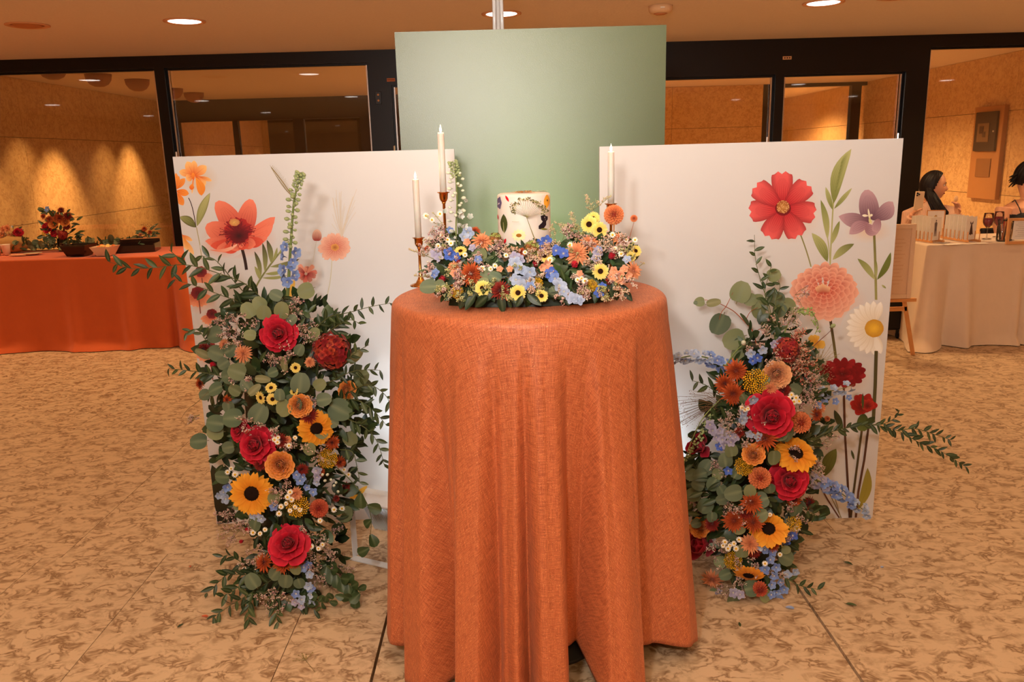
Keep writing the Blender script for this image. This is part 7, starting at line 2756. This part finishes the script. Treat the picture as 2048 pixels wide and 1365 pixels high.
pen_jar(2003, 482, 'clear glass jar of pens on the cream table beside the wine glasses', 1)
pen_jar(2017, 480, 'glass jar of dark pens behind the wooden frame', 2)
p = on_table(2046, 488)
t = thing('picture_frame', 'pale wooden frame with a white printed sheet at the right edge of the photo', 'picture frame', (p.x, p.y, ZT), R(-4))
b = MB()
for c_, d_ in (((-0.11, 0, 0.09), (0.018, 0.02, 0.18)), ((0.11, 0, 0.09), (0.018, 0.02, 0.18)), ((0, 0, 0.009), (0.202, 0.02, 0.018)), ((0, 0, 0.171), (0.202, 0.02, 0.018))):
    b.box(c_, d_, rgb(222, 170, 104))
bevel(b.build('frame_border', 'wood', t), 0.002)
b = MB()
b.box((0.01, 0.004, 0.095), (0.17, 0.003, 0.13), rgb(236, 222, 206))
b.build('printed_sheet', 'paper', t)
b = MB()
for k in range(8):
    b.box((0.01, 0.002, 0.145 - k * 0.013), (0.12 + 0.02 * math.sin(k * 2), 0.001, 0.002), rgb(170, 150, 135))
b.build('print_lines', 'matte', t, kind='stuff')
for i, (px, py, w, d, rz) in enumerate(((1905, 489, 0.12, 0.06, 0.2), (1960, 487, 0.10, 0.05, -0.1), (1888, 485, 0.07, 0.05, 0.5))):
    p = on_table(px, py)
    simple('paper_slip', ['flat paper slip on the cream table in front of the right card rack', 'flat paper slip on the cream table right of the card racks', 'small paper slip between the card racks'][i], 'paper', (p.x, p.y, ZT), lambda b: b.box((0, 0, 0.001), (w, d, 0.002), rgb(216, 170, 124)), 'paper', rz, smooth=False)

# easel with framed sign
ep = WZ(1795, 690, 0)
t = thing('wooden_easel', 'small pale wooden easel carrying a white sign, between board and cream table', 'easel', (WY(1786, 600, 5.45).x, 5.45, 0))
zs_ = WY(1790, 603, 5.45).z


def leg(a, c, w=0.026):
    b = MB()
    d = Vector(c) - Vector(a)
    m4 = leafM((Vector(a) + Vector(c)) / 2, d, (0, -1, 0))
    b.box((0, 0, 0), (d.length, w, 0.016), rgb(214, 140, 70), m4)
    bevel(b.build('leg', 'wood', t), 0.002)


xr_ = WY(1824, 684, 5.45).x - t.location.x
leg((0.075, 0.0, zs_ + 0.02), (xr_ + 0.015, 0.0, 0.0))
leg((-0.075, 0.0, zs_ + 0.02), (-xr_ - 0.015, 0.0, 0.0))
leg((0.0, 0.03, zs_ + 0.45), (0.0, 0.34, 0.0))
b = MB()
b.box((0, -0.012, zs_ + 0.01), (0.30, 0.035, 0.022), rgb(222, 150, 80))
b.build('shelf', 'wood', t)
b = MB()
b.box((0, 0.0, zs_ - 0.055), (0.20, 0.016, 0.03), rgb(214, 140, 70))
b.build('cross_bar', 'wood', t)
zt_ = WY(1795, 450, 5.42).z
t2 = thing('framed_sign', 'white framed sign with faint lettering standing on the wooden easel', 'sign', (t.location.x, 5.43, zs_ + 0.023))
hh = zt_ - zs_ - 0.02
ww = 2 * (WY(1823, 560, 5.43).x - t.location.x)
b = MB()
fw = 0.03
for c_, d_ in (((-ww / 2 + fw / 2, 0, hh / 2), (fw, 0.02, hh)), ((ww / 2 - fw / 2, 0, hh / 2), (fw, 0.02, hh)), ((0, 0, fw / 2), (ww - 2 * fw, 0.02, fw)), ((0, 0, hh - fw / 2), (ww - 2 * fw, 0.02, fw))):
    b.box(c_, d_, rgb(236, 206, 176))
bevel(b.build('frame_border', 'matte', t2), 0.003)
b = MB()
b.box((0, 0.004, hh / 2), (ww - fw, 0.006, hh - fw), rgb(232, 200, 170))
b.build('sign_sheet', 'matte', t2)
b = MB()
for k in range(13):
    b.box((0, 0.0005, hh * 0.8 - k * hh * 0.05), ((ww - 0.12) * (0.7 + 0.3 * math.sin(k * 1.9)), 0.001, 0.004), rgb(222, 180, 146))
b.build('sign_lines', 'matte', t2, kind='stuff')
# black trolley case on casters
q = WZ(1786, 655, 0)
t = thing('trolley_case', 'black case on small casters standing in shadow behind the easel', 'case', (WY(1772, 640, 6.05).x - 0.02, 6.05, 0))
b = MB()
b.box((0, 0, 0.22), (0.18, 0.24, 0.30), rgb(20, 18, 18))
bevel(b.build('case_body', 'matte', t), 0.02)
for sx in (-0.07, 0.08):
    for sy in (-0.09, 0.09):
        b = MB()
        b.tube([(sx - 0.012, sy, 0.026), (sx + 0.012, sy, 0.026)], 0.026, 14, rgb(14, 13, 13))
        b.box((sx, sy, 0.055), (0.03, 0.03, 0.03), rgb(26, 25, 25))
        b.build('caster', 'matte', t)

# ================================================================ PEOPLE
M['skin1'] = plain('skin_tone', rgb(222, 160, 122), 0.5, noise_amt=0.04)
M['skin1'].node_tree.nodes['Principled BSDF'].inputs['Subsurface Weight'].default_value = 0.12
M['skin1'].node_tree.nodes['Principled BSDF'].inputs['Subsurface Scale'].default_value = 0.01


def head_pts(mb, c, yaw, pitch=0.0, s=1.0):
    """head shape; local +x is the face"""
    nu, nv = 56, 44
    vs, fs = [], []
    rot = Matrix.Rotation(yaw, 3, 'Z') @ Matrix.Rotation(pitch, 3, 'Y')
    for j in range(nv + 1):
        th = PI * j / nv
        for i in range(nu):
            a = 2 * PI * i / nu
            dx, dy, dz = math.sin(th) * math.cos(a), math.sin(th) * math.sin(a), math.cos(th)
            x, y, z = dx * 0.094, dy * 0.074, dz * 0.112
            if dz < 0:
                t = -dz
                y *= 1 - 0.34 * t ** 1.5
                x = x * (1 - 0.20 * t) + 0.024 * t + (0.0 if dx > 0 else 0.045 * t)
            if dx > 0:
                g = lambda y0, z0, sy, sz: math.exp(-((y - y0) / sy) ** 2 - ((z - z0) / sz) ** 2)
                flat = 0.010 * g(0, 0.0, 0.05, 0.06)
                x -= flat
                x += 0.026 * g(0, -0.022, 0.012, 0.014) + 0.014 * g(0, -0.004, 0.009, 0.018) + 0.006 * g(0, 0.030, 0.04, 0.012)
                x -= 0.010 * g(0.03, 0.010, 0.016, 0.012) + 0.010 * g(-0.03, 0.010, 0.016, 0.012)
                x += 0.008 * g(0, -0.052, 0.02, 0.007) + 0.007 * g(0, -0.064, 0.017, 0.006) + 0.012 * g(0, -0.092, 0.022, 0.015) + 0.004 * g(0.036, -0.02, 0.02, 0.02) + 0.004 * g(-0.036, -0.02, 0.02, 0.02)
            vs.append(Vector(c) + rot @ (Vector((x, y, z)) * s))
    for j in range(nv):
        for i in range(nu):
            k2 = (i + 1) % nu
            fs.append((j * nu + i, (j + 1) * nu + i, (j + 1) * nu + k2, j * nu + k2))
    mb.add(vs, fs, (1, 1, 1))
    for sy in (-1, 1):   # ears
        e = MB()
        e.blob((0, 0, 0), 0.022, (1, 1, 1), 3, (0.8, 0.35, 1.35))
        mb.merge(e, Matrix.Translation(Vector(c) + rot @ (Vector((-0.008, sy * 0.072, -0.005)) * s)) @ rot.to_4x4())
    return rot


def remeshed(name, mb, mat, parent, vox=0.006, smooth_it=4, label=None, thick=0.0):
    o = mb.build(name, mat, parent, label=label)
    m = o.modifiers.new('one_surface', 'REMESH')
    m.mode = 'VOXEL'
    m.voxel_size = vox
    m.use_smooth_shade = True
    if smooth_it:
        k = o.modifiers.new('soften', 'SMOOTH')
        k.factor = 0.5
        k.iterations = smooth_it
    return o


def ellt(mb, pts, radii, n=18):
    """tube with elliptical sections; radii = (rx, ry) per point"""
    vs, fs = [], []
    for (p, (a, c)) in zip(pts, radii):
        for k in range(n):
            t = 2 * PI * k / n
            vs.append(Vector(p) + Vector((a * math.cos(t), c * math.sin(t), 0)))
    m = len(pts)
    for i in range(m - 1):
        for k in range(n):
            k2 = (k + 1) % n
            fs.append((i * n + k, i * n + k2, (i + 1) * n + k2, (i + 1) * n + k))
    fs.append(tuple(range(n))[::-1])
    fs.append(tuple((m - 1) * n + k for k in range(n)))
    mb.add(vs, fs, (1, 1, 1))


def hand(mb, wrist, d, n, curl=0.9, s=1.0, left=False):
    """palm and five bent fingers; d = direction of the hand, n = palm normal"""
    d, n = Vector(d).normalized(), Vector(n).normalized()
    n = (n - d * n.dot(d)).normalized()
    w = d.cross(n) * (1 if left else -1)
    wrist = Vector(wrist)
    for q in (-0.026, -0.009, 0.009, 0.026):
        mb.tube([wrist + w * q * 0.6 * s, wrist + d * 0.04 * s + w * q * s, wrist + d * 0.082 * s + w * q * s], [0.013 * s, 0.0125 * s, 0.0105 * s], 8)
    for q, L in ((-0.028, 0.058), (-0.0095, 0.072), (0.0095, 0.068), (0.028, 0.05)):
        p0 = wrist + d * 0.08 * s + w * q * s
        p = [p0]
        dd = d.copy()
        for k, f in enumerate((0.45, 0.3, 0.25)):
            ang = curl * (0.5 + 0.5 * k)
            v = (d * math.cos(ang) + n * math.sin(ang))
            p.append(p[-1] + v * L * f * s)
        mb.tube(p, [0.0098 * s, 0.009 * s, 0.0082 * s, 0.007 * s], 8)
    p0 = wrist + d * 0.025 * s + w * 0.030 * s
    v1 = (d * 0.6 + w * 0.6 + n * 0.5).normalized()
    v2 = (d * 0.7 + n * 0.7 - w * 0.1).normalized()
    mb.tube([wrist + d * 0.01 * s, p0, p0 + v1 * 0.032 * s, p0 + v1 * 0.032 * s + v2 * 0.03 * s], [0.013 * s, 0.0125 * s, 0.0105 * s, 0.008 * s], 8)


def chair(x, y, label):
    t = thing('banquet_chair', label, 'chair', (x, y, 0))
    for nm, c_, d_ in (('seat', (0, 0, 0.42), (0.42, 0.40, 0.05)), ('backrest', (0, 0.22, 0.62), (0.38, 0.03, 0.22))):
        b = MB()
        b.box(c_, d_, rgb(40, 30, 26))
        bevel(b.build(nm, 'matte', t), 0.012)
    for sx in (-1, 1):
        for sy in (-1, 1):
            b = MB()
            b.tube([(sx * 0.19, sy * 0.18, 0), (sx * 0.18, sy * 0.19, 0.42 if sy < 0 else 0.72)], 0.011, 8, rgb(60, 54, 48))
            b.build('leg', 'matte', t)


def face_bits(parent, inv, c, rot, s, brow=rgb(26, 14, 10)):
    C_ = Vector(c)
    for sy in (-1, 1):
        b = MB()
        b.blob((0, 0, 0), 0.0115 * s, rgb(214, 200, 186), 3, (0.7, 1.25, 0.75))
        b.blob((0.0062 * s, 0, 0), 0.0052 * s, rgb(38, 20, 12), 2, (0.6, 1, 1))
        m = Matrix.Translation(C_ + rot @ (Vector((0.0725, sy * 0.029, 0.008)) * s)) @ rot.to_4x4()
        b.build('eye', 'gloss', parent, smooth=True).matrix_local = inv @ m
        b = MB()
        b.tube([(-0.002, -0.017, -0.001), (0.002, -0.004, 0.003), (-0.002, 0.016, -0.001)], [0.002, 0.003, 0.0018], 6, brow)
        m = Matrix.Translation(C_ + rot @ (Vector((0.083, sy * 0.030, 0.028)) * s)) @ rot.to_4x4()
        b.build('eyebrow', 'hair', parent, smooth=True).matrix_local = inv @ m
        b = MB()
        b.tube([(-0.001, -0.014, 0.001), (0.002, 0, 0.004), (-0.002, 0.014, 0.0)], 0.0014, 5, rgb(20, 12, 10))
        m = Matrix.Translation(C_ + rot @ (Vector((0.0805, sy * 0.029, 0.0135)) * s)) @ rot.to_4x4()
        b.build('eyelash', 'hair', parent, smooth=True).matrix_local = inv @ m
    b = MB()
    b.tube([(-0.006, -0.020, 0.0), (0.0, -0.008, 0.002), (0.0015, 0, 0.0), (0.0, 0.008, 0.002), (-0.006, 0.020, 0.0)], [0.0015, 0.004, 0.0042, 0.004, 0.0015], 8, rgb(156, 66, 56), flat=1.3)
    m = Matrix.Translation(C_ + rot @ (Vector((0.0875, 0, -0.058)) * s)) @ rot.to_4x4()
    b.build('lips', 'skin', parent, smooth=True).matrix_local = inv @ m


# ---- woman in the pale ribbed turtleneck, looking to the right
YW = 6.72
hc = WY(1868, 371, YW - 0.03)
sx_ = WY(1858, 440, YW).x
W1 = thing('person', 'woman in pale pink ribbed turtleneck, dark hair, holding up phone and snack', 'person', (sx_, YW, 0))
inv = W1.matrix_world.inverted()
body = MB()
yaw = R(-28)
rot = head_pts(body, hc, yaw, R(6), 1.0)
sh_z = WY(1858, 413, YW).z
neck0 = Vector((sx_ + 0.005, YW + 0.01, sh_z + 0.0))
body.tube([neck0 - Vector((0, 0, 0.05)), neck0 + Vector((0, 0, 0.02)), hc + rot @ Vector((-0.03, 0, -0.05))], [0.06, 0.052, 0.052], 16)
hip = Vector((sx_, YW + 0.06, 0.50))
ellt(body, [hip, (sx_, YW + 0.05, 0.66), (sx_, YW + 0.02, 0.84), (sx_, YW + 0.01, sh_z - 0.06), (sx_, YW + 0.01, sh_z)], [(0.17, 0.12), (0.13, 0.10), (0.14, 0.105), (0.15, 0.10), (0.08, 0.06)])
Rsh = Vector((WY(1822, 425, YW).x, YW + 0.01, sh_z - 0.055))
Lsh = Vector((sx_ + (sx_ - Rsh.x), YW, sh_z - 0.05))
Rel = Vector((Rsh.x - 0.05, YW - 0.05, sh_z - 0.32))
Rwr = WY(1826, 428, YW - 0.22)
Lel = Vector((WY(1908, 470, YW - 0.12).x, YW - 0.14, HT + 0.03))
Lwr = WY(1915, 428, YW - 0.2)
for a, c_, e in ((Rsh, Rel, Rwr), (Lsh, Lel, Lwr)):
    body.tube([a, c_, e], [0.05, 0.038, 0.026], 14)
hand(body, Rwr, (0.35, -0.15, 1.0), (0.7, -0.2, -0.1), 0.9, 0.95)
hand(body, Lwr, (-0.15, -0.1, 1.0), (-1.0, -0.2, 0.1), 1.15, 0.9, left=True)
for sx in (-1, 1):
    body.tube([hip + Vector((sx * 0.09, 0, -0.02)), hip + Vector((sx * 0.11, -0.30, -0.02)), hip + Vector((sx * 0.11, -0.30, -0.44))], [0.085, 0.06, 0.04], 14)
    body.tube([hip + Vector((sx * 0.11, -0.26, -0.455)), hip + Vector((sx * 0.11, -0.44, -0.465))], [0.035, 0.026], 10)
o = remeshed('body', body, 'skin1', W1, 0.006, 2)
o.matrix_local = inv
# sweater
sw_ = MB()
ellt(sw_, [(sx_, YW + 0.06, 0.52), (sx_, YW + 0.05, 0.66), (sx_, YW + 0.015, 0.86), (sx_, YW + 0.005, sh_z - 0.09), (sx_, YW + 0.01, sh_z - 0.02), (sx_, YW + 0.01, sh_z + 0.012)], [(0.185, 0.14), (0.155, 0.125), (0.165, 0.13), (0.175, 0.12), (0.12, 0.085), (0.065, 0.062)])
sw_.tube([neck0 - Vector((0, 0, 0.02)), neck0 + Vector((0.0, 0, 0.055))], [0.068, 0.062], 20)
for a, c_, e in ((Rsh, Rel, Rwr), (Lsh, Lel, Lwr)):
    sw_.tube([a + (Vector((sx_, YW, sh_z - 0.05)) - a) * 0.3, a, c_, e.lerp(c_, 0.08)], [0.065, 0.066, 0.055, 0.042], 16)
o = remeshed('turtleneck', sw_, 'cloth', W1, 0.008, 5, label='pale pink ribbed turtleneck')
m_, nt_, b_ = new_mat('ribbed_knit')
b_.inputs['Base Color'].default_value = rgb(226, 178, 148) + (1,)
b_.inputs['Roughness'].default_value = 0.85
tc_ = N(nt_, 'ShaderNodeTexCoord')
wv = N(nt_, 'ShaderNodeTexWave', Scale=38.0)
nt_.links.new(tc_.outputs['Object'], wv.inputs['Vector'])
bp_ = N(nt_, 'ShaderNodeBump', Strength=0.6, Distance=0.004)
nt_.links.new(wv.outputs[0], bp_.inputs['Height'])
nt_.links.new(bp_.outputs[0], b_.inputs['Normal'])
o.data.materials[0] = m_
o.matrix_local = inv
tr_ = MB()
for sx in (-1, 1):
    tr_.tube([hip + Vector((sx * 0.09, 0.02, -0.01)), hip + Vector((sx * 0.11, -0.30, -0.01)), hip + Vector((sx * 0.11, -0.30, -0.38))], [0.10, 0.075, 0.05], 14)
tr_.blob(hip, 0.17, (1, 1, 1), 3, (1.1, 0.8, 0.7))
o = remeshed('trousers', tr_, plain('dark_trousers', rgb(34, 30, 32), 0.8), W1, 0.01, 3)
o.matrix_local = inv
# hair: cap plus a fall in front of the shoulder
hr = MB()


def hair_cap(mb, c, rot, s, front=0.35, low=-0.55, thick=0.011):
    nu, nv = 90, 60
    vs, fs = [], []
    idx = {}
    for j in range(nv + 1):
        th = PI * j / nv
        for i in range(nu):
            a = 2 * PI * i / nu
            dx, dy, dz = math.sin(th) * math.cos(a), math.sin(th) * math.sin(a), math.cos(th)
            if dx > front + 0.35 * (dz - 0.3) or dz < low:
                continue
            w = thick * (1 + 0.12 * math.sin(a * 23 + th * 4))
            p = Vector((dx * (0.094 + w) - 0.006, dy * (0.074 + w), dz * (0.112 + w)))
            idx[(j, i)] = len(vs)
            vs.append(Vector(c) + rot @ (p * s))
    for j in range(nv):
        for i in range(nu):
            k = [(j, i), (j + 1, i), (j + 1, (i + 1) % nu), (j, (i + 1) % nu)]
            if all(q in idx for q in k):
                fs.append(tuple(idx[q] for q in k))
    mb.add(vs, fs, rgb(24, 13, 9))


hair_cap(hr, hc, rot, 1.0)
o = hr.build('hair', 'hair', W1, smooth=True, label='long dark brown hair')
o.matrix_local = inv
sd_ = o.modifiers.new('thickness', 'SOLIDIFY')
sd_.thickness = 0.014
sd_.offset = -1
hf = MB()
for k in range(26):
    u = k / 25
    a0 = hc + rot @ Vector((-0.05 + 0.03 * u, -0.06 + 0.015 * math.sin(k * 2.1), -0.02))
    a1 = WY(1858 + 20 * u, 402, YW - 0.10) + Vector((0, 0.02 * math.sin(k * 3.3), 0))
    a2 = WY(1868 + 24 * u, 425, YW - 0.14) + Vector((0, 0.02 * math.sin(k * 1.7), 0))
    a3 = WY(1872 + 20 * u, 446 + 4 * math.sin(k), YW - 0.13)
    hf.tube([a0, a1, a2, a3], [0.010, 0.013, 0.013, 0.004], 6, jit(rgb(22, 12, 9), 0.2, r8))
for k in range(14):
    a0 = hc + rot @ Vector((-0.07, -0.05 + 0.1 * k / 13, -0.0))
    hf.tube([a0, a0 + Vector((0.01, 0.01, -0.07)), a0 + Vector((0.03, -0.02, -0.13))], [0.016, 0.016, 0.010], 6, jit(rgb(22, 12, 9), 0.2, r8))
o = hf.build('hair_strand', 'hair', W1, smooth=True, kind='stuff')
o.matrix_local = inv
face_bits(W1, inv, hc, rot, 1.0)
# phone and snack in her hands
pc = WY(1838, 402, YW - 0.27)
ph = thing('phone', 'pale gold phone with three dark lenses held up by the woman in the turtleneck', 'phone', pc)
b = MB()
b.box((0, 0, 0), (0.074, 0.008, 0.150), rgb(226, 196, 158))
bevel(b.build('phone_body', 'gloss', ph), 0.004, 3)
b = MB()
b.box((-0.017, -0.005, 0.052), (0.032, 0.003, 0.034), rgb(216, 184, 146))
bevel(b.build('camera_bump', 'gloss', ph), 0.001)
for dx, dz in ((-0.024, 0.060), (-0.024, 0.044), (-0.009, 0.052)):
    b = MB()
    b.lathe([(0.0, 0.0), (0.0072, 0.0), (0.0072, 0.004), (0.0, 0.004)], 16, rgb(16, 12, 12), Matrix.Translation((dx, -0.0065, dz)) @ Matrix.Rotation(R(90), 4, 'X'))
    b.build('lens', 'gloss', ph, smooth=True)
ph.rotation_euler = (0, R(3), 0)
sn = WY(1912, 398, YW - 0.22)
simple('snack', 'small pale biscuit held up in the raised hand of the woman in the turtleneck', 'snack', sn, lambda b: b.blob((0, 0, 0), 0.022, rgb(232, 190, 140), 3, (0.8, 0.4, 1.2)))
chair(sx_, YW + 0.08, 'dark chair under the woman in the pale turtleneck, hidden by the table')

# ---- woman in the black strap top at the right edge
YV = 6.62
hc = WY(2060, 352, YV)
sx_ = WY(2052, 430, YV).x
W2 = thing('person', 'woman with bare shoulders in a black strap top, cut off by the right edge', 'person', (sx_, YV, 0))
inv = W2.matrix_world.inverted()
body = MB()
rot = head_pts(body, hc, R(-50), R(10), 1.0)
sh_z = WY(2040, 398, YV).z
neck0 = Vector((sx_ + 0.01, YV + 0.01, sh_z))
body.tube([neck0 - Vector((0, 0, 0.05)), neck0 + Vector((0, 0, 0.02)), hc + rot @ Vector((-0.03, 0, -0.05))], [0.07, 0.058, 0.055], 16)
hip = Vector((sx_, YV + 0.06, 0.52))
ellt(body, [hip, (sx_, YV + 0.05, 0.68), (sx_, YV + 0.02, 0.86), (sx_, YV + 0.01, sh_z - 0.07), (sx_, YV + 0.01, sh_z - 0.01)], [(0.21, 0.16), (0.19, 0.15), (0.20, 0.15), (0.19, 0.12), (0.10, 0.07)])
Rsh = Vector((WY(2008, 420, YV).x, YV, sh_z - 0.075))
Lsh = Vector((2 * sx_ - Rsh.x, YV, sh_z - 0.075))
Rel = Vector((Rsh.x - 0.07, YV - 0.06, sh_z - 0.33))
Rwr = Vector((Rsh.x + 0.06, YV - 0.26, HT + 0.05))
Lel = Vector((Lsh.x + 0.06, YV - 0.06, sh_z - 0.33))
Lwr = Vector((Lsh.x - 0.06, YV - 0.26, HT + 0.05))
for a, c_, e in ((Rsh, Rel, Rwr), (Lsh, Lel, Lwr)):
    body.tube([a, a.lerp(c_, 0.5), c_, e], [0.066, 0.06, 0.045, 0.03], 16)
hand(body, Rwr, (0.6, -0.8, 0.0), (0, 0, -1), 0.6, 0.95)
hand(body, Lwr, (-0.6, -0.8, 0.0), (0, 0, -1), 0.6, 0.95, left=True)
for sx in (-1, 1):
    body.tube([hip + Vector((sx * 0.10, 0, -0.02)), hip + Vector((sx * 0.12, -0.26, -0.03)), hip + Vector((sx * 0.12, -0.26, -0.46))], [0.10, 0.07, 0.045], 14)
    body.tube([hip + Vector((sx * 0.12, -0.22, -0.475)), hip + Vector((sx * 0.12, -0.40, -0.485))], [0.035, 0.026], 10)
o = remeshed('body', body, 'skin1', W2, 0.006, 2)
o.matrix_local = inv
tp = MB()
ellt(tp, [(sx_, YV + 0.06, 0.54), (sx_, YV + 0.045, 0.70), (sx_, YV + 0.01, 0.88), (sx_, YV - 0.005, sh_z - 0.13)], [(0.225, 0.18), (0.205, 0.165), (0.215, 0.17), (0.19, 0.135)])
for sx in (-1, 1):
    tp.tube([(sx_ + sx * 0.115, YV - 0.14, sh_z - 0.15), (sx_ + sx * 0.125, YV - 0.10, sh_z - 0.07), (sx_ + sx * 0.12, YV - 0.02, sh_z - 0.005), (sx_ + sx * 0.12, YV + 0.10, sh_z - 0.08)], 0.006, 8)
    tp.blob((sx_ + sx * 0.085, YV - 0.10, sh_z - 0.165), 0.075, (1, 1, 1), 4, (1.1, 0.8, 0.8))
o = remeshed('strap_top', tp, plain('black_fabric', rgb(16, 14, 16), 0.8), W2, 0.006, 2, label='black strap top')
o.matrix_local = inv
tr_ = MB()
for sx in (-1, 1):
    tr_.tube([hip + Vector((sx * 0.10, 0.02, -0.01)), hip + Vector((sx * 0.12, -0.26, -0.02)), hip + Vector((sx * 0.12, -0.26, -0.30))], [0.115, 0.085, 0.07], 14)
tr_.blob(hip, 0.2, (1, 1, 1), 3, (1.1, 0.9, 0.7))
o = remeshed('skirt', tr_, plain('black_skirt', rgb(18, 16, 18), 0.8), W2, 0.01, 3)
o.matrix_local = inv
hr = MB()
hair_cap(hr, hc, rot, 1.0, 0.3, -0.6, 0.02)
o = hr.build('hair', 'hair', W2, smooth=True, label='short dark hair')
o.matrix_local = inv
sd_ = o.modifiers.new('thickness', 'SOLIDIFY')
sd_.thickness = 0.016
sd_.offset = -1
hf = MB()
for k in range(20):
    a0 = hc + rot @ Vector((-0.07, -0.07 + 0.14 * k / 19, -0.01 + 0.02 * math.sin(k * 2)))
    e = a0 + Vector((-0.05 - 0.05 * r8.random(), -0.02, -0.05 + 0.03 * math.sin(k)))
    hf.tube([a0 + Vector((0.02, 0, 0.03)), a0, e], [0.012, 0.014, 0.003], 6, jit(rgb(20, 13, 11), 0.2, r8))
o = hf.build('hair_strand', 'hair', W2, smooth=True, kind='stuff')
o.matrix_local = inv
face_bits(W2, inv, hc, rot, 1.0)
chair(sx_, YV + 0.08, 'dark chair under the woman in the black top, hidden by the table')
